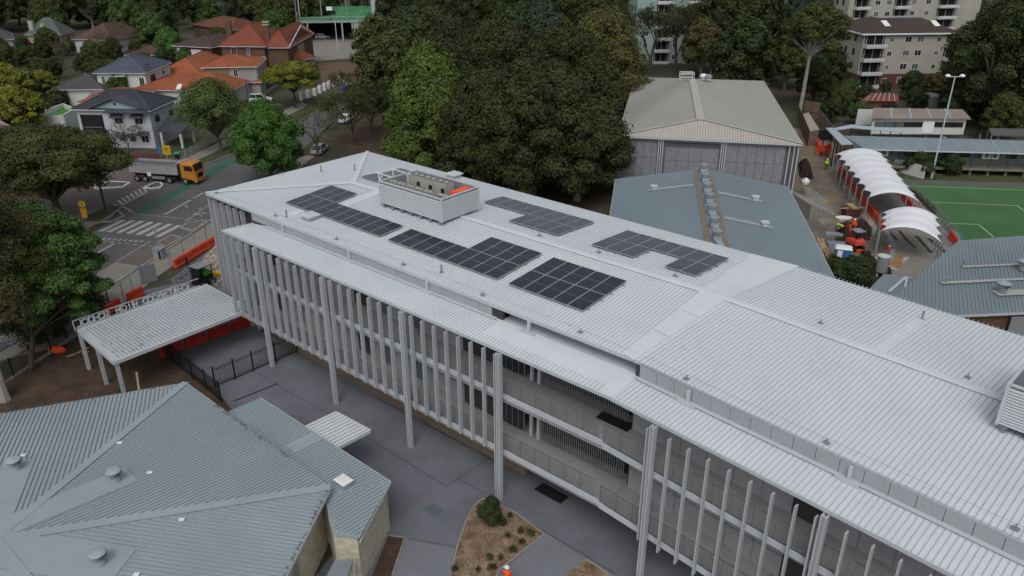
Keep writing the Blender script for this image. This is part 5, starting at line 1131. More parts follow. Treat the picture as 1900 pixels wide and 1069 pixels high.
for a, b in (((1640, 370), (1662, 395)), ((1648, 366), (1672, 393))):
    a, b = P(*a), P(*b)
    for z in (.5, 1.0): rl.beam(a + Vector((0, 0, z)), b + Vector((0, 0, z)), .05, .05)
    for i in range(6): q = a.lerp(b, i / 5); rl.beam(q, q + Vector((0, 0, 1.0)), .05, .05)
solo('handrail', rl, M_STEEL, 'grey steel handrails on the walkway between the two white tents', 'handrail')
solo('teal_screen', MB().slab([P(1762, 425, 1.0), P(1778, 430, 1.0), P(1790, 448, .05), P(1776, 450, .05)], .04), M_TEAL, 'teal mesh sheet at the corner of the green playing field', 'mesh sheet')
# field fence and light pole
fence('low wire fence along the left edge of the green playing field', [P(1678, 340), P(1716, 374), P(1783, 450)], 1.0, .5, 2.6, M_STEEL, 'field_fence', r=.008, rails=(.3, 1.8), postw=.03)
t = thing('floodlight_pole', 'tall slanting floodlight pole with two round lamps above the playing field', 'floodlight', P(1728, 331)); b_ = P(1728, 331); tp = P(1775, 142, 14.7) ; tp.y = b_.y + .1
tp = Vector((tp.x, b_.y, 14.6)); obj('pole', MB().tube([b_, tp], [.13, .08], 8), M_TRIM, t); obj('crossarm', MB().beam(tp + Vector((-1, 0, 0)), tp + Vector((1, 0, 0)), .1, .1), M_TRIM, t)
for s in (-1, 1): obj('lamp_head', MB().lathe([(.05, -.05), (.34, 0), (.38, .15), (.2, .32), (.05, .36)], 12, tp + Vector((s * 1.0, 0, 0))), M_WHITE, t)
# ---------------------------------------------------------------- raised timber classrooms
za = 3.7; a1, a2, a3, a4 = P(1604, 276, za), P(2050, 288, za), P(2050, 266, za + .9), P(1567, 252, za + .9)
rc = thing('raised_classrooms', 'long raised classroom block with a pale slate roof and teal balcony rail beyond the field', 'building', P(1800, 305))
ro = obj('roof', MB().slab([a1, a2, a3, a4], .2), M_BLUE2, rc); gutter(ro, a1, a2, Vector((0, -1, 0)))
fj = MB(); Fc = fr2(a1, a2)
for i in range(13): u = 1.5 + i * 2.6; tt = (i + .4) / 13; fj.beam(a1.lerp(a2, tt) + Vector((0, 0, .04)), a4.lerp(a3, tt) + Vector((0, 0, .04)), .14, .06)
obj('roof_seam', fj, mat('pale_seam', (.27, .33, .36)), ro)
obj('wall', MB().box(.8, 32, 2.2, 2.4, 1.25, za - .1, Fc).box(.8, 32, 8.0, 8.2, 1.25, za - .1, Fc), mat('weatherboard_grey', (.17, .18, .175), .9, .15, .6, .1), rc)
obj('floor', MB().box(.4, 32, .1, 8.4, .85, 1.25, Fc), mat('fascia_buff', (.16, .15, .12), .9, .15, .6, .1), rc)
me = MB().box(0, 1.9, -.04, 0, 0, 1.1).mesh('window'); 
for i in range(14): q = link('window', MB().box(0, 1.7, -.05, 0, 0, 1.2).mesh('window'), M_STEEL, rc, Fc.pt(1.2 + i * 2.2, 2.19, 2.15) - wl(rc), Fc.ang()); link('pane', MB().box(.06, 1.64, -.06, -.045, .06, 1.14).mesh('pane'), M_GLASSG if i % 3 else M_GLASS, q)
M_RAILT = mat('rail_dark_teal', (.03, .06, .06), .6)
rb3 = MB(); 
for i in range(0, 210): rb3.box(.4 + i * .15, .42 + i * .15, .12, .14, 1.25, 2.15, Fc)
rb3.box(.4, 32, .1, .16, 2.15, 2.21, Fc); o = obj('balcony_rail', rb3, M_RAILT, rc, kind='stuff')
for i in range(13): obj('balcony_post', MB().box(.5 + i * 2.5, .6 + i * 2.5, .15, .25, 1.25, za - .2, Fc), M_RAILT, rc); obj('stump', MB().box(.7 + i * 2.5, 1.0 + i * 2.5, .5, .8, 0, .85, Fc), mat('stump_brown', (.16, .12, .09), .9), rc)
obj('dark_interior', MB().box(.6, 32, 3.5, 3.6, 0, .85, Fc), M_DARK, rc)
for k, px in enumerate((1621, 1638, 1650, 1835, 1849)):
    p = P(px, 287, 3.0); u = Fc.loc(p)[0]; t = thing('wall_air_unit', ['first', 'second', 'third', 'fourth', 'last'][k] + ' white air conditioner from the left on the raised classroom wall', 'air conditioner', Fc.pt(u, 2.1, 2.2), Fc.ang()); link('casing', MB().box(-.6, .6, -.4, 0, 0, 1.0).mesh('casing'), M_WHITE, t); link('fan_guard', MB().tube([(0, -.4, .5), (0, -.43, .5)], .33, 12).mesh('fan_guard'), M_GRILL, t)
# white demountable
zd = 4.7; d1, d2, d3, d4 = P(1617, 219, zd), P(1802, 220, zd), P(1786, 203, zd + .7), P(1621, 200, zd + .7)
dm = thing('demountable_classroom', 'white raised demountable classroom with a brownish flat roof behind the slate roofed block', 'building', P(1705, 262)); Fd = fr2(d1, d2); Ld = (d2 - d1).length
dr_ = obj('roof', MB().slab([d1, d2, d3, d4], .2), mat('roof_dusty_brown', (.23, .20, .17), .9, .15, .3, .1), dm); sj = MB()
for i in range(4): u = Ld * (i + 1) / 5; sj.beam(d1.lerp(d2, u / Ld) + Vector((0, 0, .04)), d4.lerp(d3, u / Ld) + Vector((0, 0, .04)), .3, .06)
obj('roof_seam', sj, MATS['pale_seam'], dr_)
obj('wall', MB().box(.5, Ld - .4, .5, .7, 1.9, zd - .15, Fd).box(.5, Ld - .4, 7, 7.2, 1.9, zd - .1, Fd).box(Ld - .5, Ld - .3, .7, 7, 1.9, zd - .1, Fd), M_CREAMW, dm)
for i in range(9):
    u = .9 + i * (Ld - 2) / 9
    if i in (5,): obj('door_panel', MB().box(u, u + 1.9, .40, .49, 2.1, 4.2, Fd), M_WHITE, dm); continue
    q = link('window', MB().box(0, 1.9, -.06, 0, 0, .9).mesh('window'), M_STEEL, dm, Fd.pt(u, .49, 3.1) - wl(dm), Fd.ang()); link('pane', MB().box(.08, 1.82, -.08, -.061, .06, .84).mesh('pane'), M_GLASSG if i < 3 else M_GLASS, q)
for i in range(7): obj('stump', MB().box(.8 + i * 3, 1.1 + i * 3, .8, 1.1, 0, 1.9, Fd), MATS['stump_brown'], dm)
sts = MB()
for i in range(9): sts.box(Ld * .52 + i * .45, Ld * .52 + .45 + i * .45, -1.6, -.2, i * .21, i * .21 + .07, Fd)
obj('stair', sts, M_STEEL, dm)
# walkway roofs
wk = thing('walkway_roof', 'narrow pale blue walkway roof sloping down to the long white tent', 'walkway roof', P(1560, 262)); q_ = [P(1532, 237, 4.6), P(1547, 237, 4.6), P(1583, 267, 4.2), P(1561, 268, 4.2)]
obj('roof', MB().slab(q_, .12), mat('roof_pale_blue', (.32, .38, .42), .5, .05, .3, .03), wk)
for s in (0, .33, .66, 1): 
    for e in ((q_[0], q_[3]), (q_[1], q_[2])): p = e[0].lerp(e[1], s); obj('post', MB().beam((p.x, p.y, 0), (p.x, p.y, p.z - .12), .12, .12), M_BLACK, wk)
wk2 = thing('walkway_roof', 'pale blue walkway roof running right in front of the white demountable', 'walkway roof', P(1620, 245)); q_ = [P(1545, 238, 4.6), P(1580, 231, 4.9), P(1668, 240, 4.9), P(1672, 245, 4.7), P(1580, 237, 4.6), P(1555, 241, 4.5)]
obj('roof', MB().slab(q_[:2] + [q_[4], q_[5]], .1).slab([q_[1], q_[2], q_[3], q_[4]], .1), MATS['roof_pale_blue'], wk2)
for i in range(6): p = q_[4].lerp(q_[3], i / 5); obj('post', MB().beam((p.x, p.y, 0), (p.x, p.y, p.z - .1), .1, .1), M_BLACK, wk2)
wk3 = thing('ramp_parapet', 'pale rendered ramp parapet below the raised classrooms', 'wall', P(1710, 325)); a, b = P(1655, 316), P(1712, 332)
obj('wall', MB().box(0, (b - a).length, 0, .3, 0, 1.8, fr2(a, b)), M_CREAMW, wk3)
sh = thing('open_shelter', 'dark flat roofed shelter at the right edge behind the raised classrooms', 'shelter', P(1880, 258)); q_ = [P(1840, 250, 3.2), P(1980, 255, 3.2), P(1980, 240, 3.5), P(1835, 238, 3.5)]; obj('roof', MB().slab(q_, .2), M_GRT, sh)
for p in q_: obj('post', MB().beam((p.x, p.y, 0), (p.x, p.y, p.z - .15), .15, .15), M_STEEL, sh)
rs = thing('rusty_shed', 'brick shed with a rusty red steel roof streaked pale, below the apartments', 'shed', P(1632, 200)); zz = 3.5; q_ = [P(1598, 187, zz), P(1668, 188, zz), P(1666, 174, zz + .8), P(1615, 173, zz + .8)]
obj('roof', MB().slab(q_, .12), mat('rusty_roof', (.20, .045, .03), .9, .2, .5, .2, col2=(.15, .06, .05)), rs); Fs = fr2(q_[0], q_[1]); m = MB()
for i in range(6): m.beam(q_[0].lerp(q_[1], (i + .8) / 6.5) + Vector((0, 0, .06)), q_[3].lerp(q_[2], (i + .5) / 6.5) + Vector((0, 0, .06)), .16, .03)
obj('pale_streak', m, M_CREAM, rs); obj('wall', MB().box(.4, (q_[1] - q_[0]).length - .4, .4, 3.5, 0, zz - .1, Fs), M_REDB, rs); obj('window', MB().box(4, 7, .3, .39, 1.2, 2.8, Fs), M_GLASS, rs)
solo('water_tank', MB().cyl(P(1722, 205), 1.9, 3.0, 20).lathe([(1.95, 3.0), (1.9, 3.1), (.1, 3.5)], 20, P(1722, 205)), mat('tank_grey_green', (.20, .22, .21), .6), 'round pale grey water tank among trees behind the demountable', 'tank')
M_WOODF = mat('site_fence_brown', (.16, .11, .08), .9, .2, 1, .2)
for k, pts in enumerate(([(1478, 218), (1502, 262)], [(1490, 206), (1520, 212)], [(1518, 226), (1548, 266)])):
    pp_ = [P(*q) for q in pts]; t = thing('hoarding', ['brown timber hoarding beside the sports hall', 'brown mesh hoarding at the back of the site entrance', 'mauve site hoarding below the pale blue walkway roof'][k], 'hoarding', pp_[0]); f = fr2(pp_[0], pp_[-1]); L = (pp_[-1] - pp_[0]).length; j = int(L / 2.4) + 1
    for i in range(j): obj('panel', MB().box(i * L / j + .04, (i + 1) * L / j - .04, -.03, .03, .1, 2.2, f), M_WOODF if k < 2 else mat('hoarding_mauve', (.22, .17, .17), .9, .1), t)
    for i in range(j + 1): obj('post', MB().box(i * L / j - .04, i * L / j + .04, .03, .12, 0, 2.3, f), M_BLACK, t)
t = thing('site_shed', 'low pale flat roofed site shed between the hoardings', 'shed', P(1498, 235)); q_ = [P(1490, 212, 2.6), P(1500, 208, 2.6), P(1520, 240, 2.6), P(1503, 243, 2.6)]; obj('roof', MB().slab(q_, .12), mat('shed_roof_buff', (.30, .28, .24), .9), t); obj('wall', MB().prism([Vector((p.x, p.y, 0)) * .999 for p in q_], 0, 2.45), M_WOODF, t)
solo('dark_container', MB().box(-1.6, 1.6, -1.0, 1.0, 0, 1.6, Fr(P(1527, 258), (1, -.1))).box(-1.65, 1.65, -1.05, 1.05, 1.6, 1.7, Fr(P(1527, 258), (1, -.1))), M_BLACK, 'dark open container beside the walkway roof', 'container')
solo('yellow_frame', MB().box(-.6, .6, -.4, .4, 0, .25, Fr(P(1504, 266), (1, 0))).box(-.6, -.4, -.4, .4, .25, .8, Fr(P(1504, 266), (1, 0))).box(.4, .6, -.4, .4, .25, .8, Fr(P(1504, 266), (1, 0))).box(-.6, .6, -.4, .4, .8, .95, Fr(P(1504, 266), (1, 0))), M_YEL, 'yellow steel stillage beside the orange barrier heap', 'frame')
# bleacher steps
st_f = fr2(P(1483, 372), P(1536, 405)); Ls = (P(1536, 405) - P(1483, 372)).length
bl = thing('stepped_seating', 'pale stepped seating with metal strips beside the slate blue roof', 'steps', P(1505, 380))
for i in range(6): obj('step', MB().box(0, Ls, -.0 + i * .62 - 2.6, .58 + i * .62 - 2.6, 0, 1.9 - i * .3, st_f), M_CONCP, bl)
m = MB()
for i in range(6):
    for j in range(2): m.box(0, Ls, i * .62 - 2.6 + .1 + j * .25, i * .62 - 2.6 + .2 + j * .25, 1.905 - i * .3, 1.93 - i * .3, st_f)
obj('metal_strip', m, mat('strip_mauve', (.30, .26, .30)), bl)
# site clutter
t = thing('mini_excavator', 'orange mini excavator with a raised boom digging dark soil', 'excavator', P(1584, 462), R(105))
link('body', MB().loft([[(-.9, -.6, z), (.5, -.7, z), (.7, .7, z), (-.9, .6, z)] for z in (.75, 1.2)] + [[(-.75, -.5, 1.45), (.3, -.5, 1.35), (.3, .5, 1.35), (-.75, .5, 1.45)]]).mesh('body'), M_ORANGE, t)
for s in (-1, 1): tk = MB(); tk.loft([[(x * 1.0, s * .55 + y * .17, z) for y in (-1, 1)] + [(x * 1.0, s * .55 - y * .17, z2) for y in (-1, 1)] for x, z, z2 in ((-1.0, .18, .4), (-.85, .0, .58), (.85, .0, .58), (1.0, .18, .4))]); link('track', tk.mesh('track'), M_BLACK, t)
link('seat', MB().box(-.4, 0, -.25, .25, 1.4, 1.6).box(-.45, -.3, -.25, .25, 1.6, 2.0).mesh('seat'), M_BLACK, t); m = MB()
for x, y in ((-.7, -.5), (-.7, .5), (.3, -.5), (.3, .5)): m.beam((x, y, 1.3), (x, y, 2.3), .06, .06)
link('roll_frame', m.mesh('roll_frame'), M_BLACK, t); link('canopy', MB().box(-.8, .4, -.58, .58, 2.3, 2.38).mesh('canopy'), M_STEEL, t)
link('boom', MB().beam((.6, 0, 1.0), (1.5, 0, 2.4), .18, .22).beam((1.5, 0, 2.4), (2.5, 0, 1.7), .15, .2).mesh('boom'), M_RED, t); link('bucket', MB().loft([[(2.4, -.3, 1.7), (2.4, .3, 1.7), (2.6, .3, 1.7), (2.6, -.3, 1.7)], [(2.3, -.3, 1.1), (2.3, .3, 1.1), (2.75, .3, 1.2), (2.75, -.3, 1.2)]]).mesh('bucket'), M_BLACK, t)
link('blade', MB().box(-1.35, -1.28, -.7, .7, .05, .4).box(-1.3, -.8, -.3, .3, .2, .3).mesh('blade'), M_ORANGE, t)
t = thing('blue_toilet_cabin', 'small blue cabin with a white roof beside the timber pile', 'cabin', P(1562, 480), R(-20)); link('wall', MB().box(-.85, .85, -.6, .6, 0, 1.3).mesh('wall'), M_BLUEP, t); link('roof', MB().loft([[(-.92, -.66, 1.3), (.92, -.66, 1.3), (.92, .66, 1.3), (-.92, .66, 1.3)], [(-.7, -.45, 1.5), (.7, -.45, 1.5), (.7, .45, 1.5), (-.7, .45, 1.5)]]).mesh('roof'), M_WHITE, t); link('door', MB().box(-.6, -.1, -.63, -.601, .1, 1.15).mesh('door'), M_WHITE, t)
t = thing('skip_bin', 'dark red skip bin with planks across it in the middle of the dirt yard', 'skip', P(1577, 402), R(5)); link('bin', MB().loft([[(-.8, -.6, 0), (.8, -.6, 0), (.8, .6, 0), (-.8, .6, 0)], [(-1.1, -.8, 1.2), (1.1, -.8, 1.2), (1.1, .8, 1.2), (-1.1, .8, 1.2)]]).mesh('bin'), mat('skip_dark_red', (.10, .03, .03), .8), t); link('plank', MB().box(-1.6, 1.9, -.3, -.1, 1.2, 1.27).box(-.4, .4, -.9, .9, 1.28, 1.5).mesh('plank'), M_TIMBER, t)
solo('white_tub', MB().loft([[(P(1565, 408).x + a * math.cos(k * .785), P(1565, 408).y + a * .6 * math.sin(k * .785), z) for k in range(8)] for z, a in ((0, .9), (.35, 1.1), (.36, .7))]), M_WHITE, 'white oval tub lying beside the dark red skip', 'tub')
solo('white_bulk_bag', MB().loft([[(P(1494, 341).x + a * math.cos(k * .785 + .3), P(1494, 341).y + a * math.sin(k * .785 + .3), z) for k in range(8)] for z, a in ((0, .5), (.35, .6), (.6, .5), (.7, .3), (.85, .2))]), M_WHITE, 'crumpled white bulk bag beside the dark soil heap', 'bag')
rnd = random.Random(8); tp_ = thing('timber_pile', 'pile of loose pale timber lengths along the slate blue roof', 'timber pile', P(1524, 470))
for i in range(34):
    a = P(1512 + rnd.uniform(0, 16), 440 + rnd.uniform(0, 12), .1 + rnd.uniform(0, .7)); b = P(1524 + rnd.uniform(0, 14), 468 + rnd.uniform(-6, 12), .1 + rnd.uniform(0, .6)); obj('timber', MB().beam(a, b, .12, .07), M_TIMBER, tp_)
for k, (px, py, w_, d_, h_, m_, l) in enumerate(((1547, 438, 2.0, 1.2, .3, M_STEEL, 'dark steel plate stack by the bending worker'), (1553, 458, 2.4, 1.2, .5, M_BLUE2, 'grey blue boards stacked behind the blue cabin'), (1606, 474, .9, .7, .5, M_DIRTD, 'small dark brown crate at the bush'), (1522, 392, 1.6, .9, .3, M_ORANGE, 'orange cover lying on the stepped seating edge'), (1516, 372, 2.4, 1.2, .06, M_TIMBER, 'pale plywood sheet on the dirt near the steps'), (1512, 462, .8, 1.6, .1, M_CONCP, 'pale slab lying against the timber pile'), (1543, 485, 1.2, .6, .3, M_YEL, 'yellow formwork box beside the timber pile'))):
    f = Fr(P(px, py), (1, -.3 + .2 * (k % 3))); solo('site_stack', MB().box(-w_ / 2, w_ / 2, -d_ / 2, d_ / 2, 0, h_ * .6, f).box(-w_ / 2 + .06, w_ / 2 - .03, -d_ / 2 + .05, d_ / 2 - .02, h_ * .6, h_, f), m_, l, 'building material')
t = thing('traffic_cone', 'orange traffic cone on the kerb beside the curved concrete path', 'cone', P(1649, 464)); link('base', MB().box(-.3, .3, -.3, .3, 0, .06).mesh('base'), M_ORANGE, t); link('cone', MB().cyl((0, 0, .06), .24, .9, 12, .04).mesh('cone'), M_ORANGE, t); link('band', MB().cyl((0, 0, .45), .165, .18, 12, .125).mesh('band'), M_WHITE, t)
rocks('site_rubble', [(1555, 330), (1570, 330), (1632, 428), (1622, 440), (1590, 395)], 900, .08, .05, .2, M_STONE, 11)
rocks('site_rubble', [(1490, 345), (1530, 352), (1560, 400), (1530, 420), (1505, 395)], 700, .1, .06, .22, M_CONCP, 12)
rocks('site_rubble', [(1600, 470), (1645, 470), (1640, 520), (1590, 520)], 500, .1, .05, .18, M_STONE, 13)
rocks('soil_heap', [(1688, 350), (1700, 352), (1745, 392), (1735, 400), (1705, 375)], 400, .1, .05, .16, M_DIRTD, 14)
# ---------------------------------------------------------------- apartments
def apartment(label, F, L, D, floors, fh, z0, wins, balc, roofm, rise, wallm=M_CREAM, brickbase=True, name='apartment_building', flat=False):
    t = thing(name, label, 'building', F.pt(L / 2, D / 2, 0)); H_ = z0 + floors * fh
    obj('wall', MB().box(0, L, 0, D, fh if brickbase else 0, H_, F), wallm, t)
    if brickbase: obj('brick_base', MB().box(.02, L - .02, .02, D - .02, 0, fh, F), M_REDB, t)
    e = .7; c = [F.pt(-e, -e, H_), F.pt(L + e, -e, H_), F.pt(L + e, D + e, H_), F.pt(-e, D + e, H_)]
    if flat: r = obj('roof', MB().slab([p + Vector((0, 0, .3)) for p in c], .3), roofm, t)
    else:
        i_ = D * .38; k = [F.pt(i_, i_, H_ + rise), F.pt(L - i_, i_, H_ + rise), F.pt(L - i_, D - i_, H_ + rise), F.pt(i_, D - i_, H_ + rise)]
        r = obj('roof', MB().slab([c[0], c[1], k[1], k[0]], .1).slab([c[1], c[2], k[2], k[1]], .1).slab([c[2], c[3], k[3], k[2]], .1).slab([c[3], c[0], k[0], k[3]], .1), roofm, t); obj('flat_top', MB().slab(k, .12), M_STEEL, r)
        obj('fascia', MB().box(-e, L + e, -e - .05, -e, H_ - .3, H_ + .02, F).box(-e - .05, -e, -e, D, H_ - .3, H_ + .02, F), M_WHITE, r)
    for fl_i in range(floors):
        z = z0 + fl_i * fh
        for u, w_, h_ in wins: window(t, F, u, -.01, z + .95, w_, h_, 1, M_GLASSG if (fl_i + int(u)) % 2 else M_GLASS, M_WHITE, fw=.07)
        for u0, u1 in balc:
            obj('balcony_recess', MB().box(u0 + .1, u1 - .1, -.03, -.012, z + .1, z + fh - .45, F), M_DARK, t)
            b = obj('balcony', MB().box(u0, u1, -1.5, -.03, z - .1, z + .1, F).box(u0, u1, -1.55, -1.45, z + .1, z + .75, F).box(u0, u0 + .1, -1.45, -.03, z + .1, z + .75, F).box(u1 - .1, u1, -1.45, -.03, z + .1, z + .75, F), M_CREAMW, t)
            obj('balcony_rail', MB().box(u0, u1, -1.53, -1.48, z + 1.05, z + 1.1, F).box(u0, u0 + .05, -1.52, -1.48, z + .75, z + 1.05, F).box(u1 - .05, u1, -1.52, -1.48, z + .75, z + 1.05, F), M_BLACK, b)
            for i in range(3): x = u0 + .5 + (u1 - u0 - 1) * i / 2; obj('door_frame', MB().box(x - .04, x + .04, -.07, -.035, z + .1, z + fh - .5, F), M_WHITE, b)
    for fl_i in range(floors):
        z = z0 + fl_i * fh
        for v in (D * .2, D * .45, D * .7): obj('window', MB().box(-.05, -.01, v, v + .9, z + .9, z + 2.3, F), M_GLASS, t)
    return t, H_
Fap = fr2(P(1586, 163), P(1752, 160)); Lap = 21.5
ap1, Hap = apartment('cream apartment block with a dark tiled hip roof, skylights and white balconies', Fap, Lap, 15, 4, 2.95, 0, [(6.0, 1.1, 1.1), (9.6, 1.6, 1.3), (12.4, 1.6, 1.3), (17.0, 1.1, 1.1)], [(.2, 5.0), (19.2, 21.4)], mat('dark_brown_tile', (.055, .04, .038), .85, .12, .5, .1), 2.6)
for k, (u, v) in enumerate(((5.6, 2.2), (17.2, 2.0))):
    a = Fap.pt(u, v, Hap + 1.15 * v / 2.2 - .0); zf = lambda vv: Hap + 2.6 * (vv + .7) / (15 * .38 + .7); obj('skylight', MB().slab([Fap.pt(u, v, zf(v) + .12), Fap.pt(u + 1.3, v, zf(v) + .12), Fap.pt(u + 1.3, v + 2.2, zf(v + 2.2) + .12), Fap.pt(u, v + 2.2, zf(v + 2.2) + .12)], .1), M_WHITE, ap1)
Fap2 = fr2(P(1560, 100), P(1800, 92)); 
apartment('taller cream apartment block with stacked balconies behind the dark tiled one', Fap2, (P(1800, 92) - P(1560, 100)).length, 12, 7, 3.0, 0, [(8, 1.6, 1.3), (11.5, 1.6, 1.3), (19.5, 1.4, 1.3), (24, 1.6, 1.3)], [(1.5, 6), (14, 18.5), (28, 34)], M_GRT, 2, brickbase=False, flat=True)
Ftw = fr2(P(1176, 118), P(1290, 117)); apartment('pale green apartment tower half hidden behind the trees past the sports hall', Ftw, (P(1290, 117) - P(1176, 118)).length, 12, 9, 3.0, 0, [(2, 1.4, 1.3), (10, 1.4, 1.3)], [(5, 9), (13, 17.5)], M_STEEL, 2, mat('tower_pale_green', (.27, .36, .34), .8, .06), brickbase=False, flat=True, name='apartment_tower')
# ---------------------------------------------------------------- houses
def shaded_course(m):  # copy of the tile material, darkened to paint in the tile edge shading
    n = m.name + '_course_shaded'
    if n not in MATS:
        k = m.copy(); k.name = n; b = k.node_tree.nodes['Principled BSDF']; v = [x for x in k.node_tree.nodes if x.type == 'VECT_MATH']
        for x in v: x.inputs[0].default_value = tuple(c * .6 for c in x.inputs[0].default_value)
        MATS[n] = k
    return MATS[n]
def house(label, e0, e1, e2, ze, rise, roofm, wallm, ov=.45, gable=None, rows=True, wins=(), name='house', side=(), base=0, m_win=M_GLASS, inset=None):
    """e0,e1,e2 = front-left, front-right, back-right eave corners as pixels at height ze (a rectangle in plan)"""
    a, b, c = P(*e0, ze), P(*e1, ze), P(*e2, ze); F = fr2(a, b); L = (b - a).length; D = abs(F.loc(c)[1]); t = thing(name, label, 'house', F.pt(L / 2, D / 2, 0))
    zr_ = ze + rise; s = inset if inset is not None else min(D / 2, L / 2 - .3); A_, B_, C_, D_ = F.pt(0, 0, ze), F.pt(L, 0, ze), F.pt(L, D, ze), F.pt(0, D, ze)
    if D <= L: k0, k1 = F.pt(0 if gable in ('l', 'both') else s, D / 2, zr_), F.pt(L if gable in ('r', 'both') else L - s, D / 2, zr_); fc = [[A_, B_, k1, k0], [C_, D_, k0, k1]] + ([] if gable in ('l', 'both') else [[D_, A_, k0]]) + ([] if gable in ('r', 'both') else [[B_, C_, k1]])
    else: s = inset if inset is not None else L / 2; k0, k1 = F.pt(L / 2, s, zr_), F.pt(L / 2, D - s, zr_); fc = [[A_, B_, k0], [B_, C_, k1, k0], [C_, D_, k1], [D_, A_, k0, k1]]
    m = MB(); [m.slab(q, .15) for q in fc]; r = obj('roof', m, roofm, t)
    cp = MB(); hips = [(k0, k1)] + ([(A_, k0), (D_, k0)] if gable not in ('l', 'both') else []) + ([(B_, k1), (C_, k1)] if gable not in ('r', 'both') else [])
    if D > L: hips = [(k0, k1), (A_, k0), (B_, k0), (C_, k1), (D_, k1)]
    for p, q in hips: cp.beam(p + Vector((0, 0, .06)), q + Vector((0, 0, .06)), .26, .12)
    obj('ridge_tiles', cp, roofm, r)
    if rows:
        # courses of tiles as real steps, edge shade painted into their tone
        tb = MB(); step = .42
        for q in fc:
            n = None; q0 = Vector(q[0]); q1 = Vector(q[1]); d = (q1 - q0).normalized(); nn = (q1 - q0).cross(Vector(q[2]) - q0).normalized(); nn = nn if nn.z > 0 else -nn; up_ = nn.cross(d); up_ = up_ if up_.z > 0 else -up_
            pl = [((Vector(p) - q0).dot(d), (Vector(p) - q0).dot(up_)) for p in q]; y = .1; ym = max(p[1] for p in pl)
            while y < ym - .1:
                rg = clip_line(pl, y, 0, 0)
                if rg and rg[1] - rg[0] > .3: tb.beam(q0 + d * rg[0] + up_ * y + nn * .02, q0 + d * rg[1] + up_ * y + nn * .02, .10, .10, nn)
                y += step
        if tb.v: obj('tile_courses', tb, shaded_course(roofm), r, kind='stuff')
    w_ = MB(); w_.box(ov, L - ov, ov, D - ov, base, ze - .1, F)
    for gside, u in (('l', ov), ('r', L - ov)):
        if gable in (gside, 'both'): w_.add([F.pt(u, ov, ze - .12), F.pt(u, D - ov, ze - .12), F.pt(u, D / 2, zr_ - .25)], [(0, 1, 2)])
    obj('wall', w_, wallm, t)
    for i, (f0, f1, z0, z1) in enumerate(wins):
        window(t, F, L * f0, ov - .012, z0, L * (f1 - f0), z1 - z0, 2 if L * (f1 - f0) > 1.6 else 1, m_win, M_WHITE, fw=.07)
    FS = Fr(F.pt(L - ov, ov), F.n)
    for f0, f1, z0, z1 in side:
        W = link('window', MB().box(0, D * (f1 - f0), -.05, 0, 0, z1 - z0).mesh('window'), M_WHITE, t, FS.pt(D * f0, -.012, z0) - wl(t), FS.ang()); link('pane', MB().box(.07, D * (f1 - f0) - .07, -.062, -.051, .07, z1 - z0 - .07).mesh('pane'), M_GLASS, W)
    obj('gutter', MB().box(0, L, -.12, 0, ze - .22, ze - .08, F).box(L, L + .12, 0, D, ze - .22, ze - .08, F), M_TRIM, r)
    return t, F, L, D
# white two storey house
wh, F, L, D = house('white two storey brick house with a charcoal hip roof and dark awnings', (132, 202), (278, 205), (340, 183), 6.4, 2.3, M_BLT, M_WHITEW, wins=[(.50, .61, 3.95, 5.3), (.76, .87, 3.95, 5.3), (.52, .60, 1.1, 1.9), (.66, .73, 1.0, 2.0), (.80, .90, .9, 2.3)], side=[(.12, .3, 3.9, 5.3), (.62, .8, 3.9, 5.2)])
obj('balcony_opening', MB().box(L * .07, L * .36, .42, .436, .6, 5.4, F), M_DARK, wh); obj('balcony_rail', MB().box(L * .07, L * .36, .36, .40, 3.3, 3.38, F), M_STEEL, wh)
for f0, f1, z in ((.48, .63, 5.35), (.74, .89, 5.35), (.51, .61, 2.0), (.65, .74, 2.1), (.78, .92, 2.45)): obj('awning', MB().slab([F.pt(L * f0, .42, z + .35), F.pt(L * f1, .42, z + .35), F.pt(L * f1, -.5, z - .15), F.pt(L * f0, -.5, z - .15)], .06), M_BLT, wh)
gp = [F.pt(L * .28, .2, 6.55), F.pt(L * .92, .2, 6.55), F.pt(L * .55, .2, 8.0)]; obj('gable_panel', MB().add([p + F.n * .0 for p in gp] + [p + F.n * 3 for p in gp], [(0, 1, 2), (3, 5, 4), (0, 3, 4, 1), (1, 4, 5, 2), (2, 5, 3, 0)]), mat('gable_pale_blue', (.25, .34, .38), .8), wh)
gb = MB().slab([F.pt(L * .22, -.25, 6.5), F.pt(L * .55, -.25, 8.2), F.pt(L * .55, 4.0, 8.2), F.pt(L * .22, 4.0, 6.5)], .12).slab([F.pt(L * .55, -.25, 8.2), F.pt(L * .98, -.25, 6.5), F.pt(L * .98, 4.0, 6.5), F.pt(L * .55, 4.0, 8.2)], .12).slab([F.pt(L * .42, -.7, 6.1), F.pt(L * 1.0, -.7, 6.1), F.pt(L * .96, .3, 6.6), F.pt(L * .46, .3, 6.6)], .1)
obj('gable_roof', gb, M_BLT, wh); obj('round_vent', MB().tube([F.pt(L * .56, .19, 7.3), F.pt(L * .56, .15, 7.3)], .22, 12), M_BLACK, wh)
obj('porch_roof', MB().slab([F.pt(L + .2, 1.0, 2.9), F.pt(L + 4.2, .6, 2.6), F.pt(L + 4.2, 5.2, 3.6), F.pt(L + .2, 5.2, 4.4)], .14), M_BLT, wh)
for u, v in ((L + .5, 1.2), (L + 4.0, .9), (L + 4.0, 5)): obj('porch_post', MB().box(u - .2, u + .2, v - .2, v + .2, 0, 2.5, F), M_WHITEW, wh)
tr = thing('roof_terrace', 'white walled terrace with a bright green floor at the left of the white house', 'terrace', P(95, 232)); q_ = [P(63, 221, 3.2), P(118, 221, 3.2), P(140, 208, 3.2), P(118, 199, 3.2)]
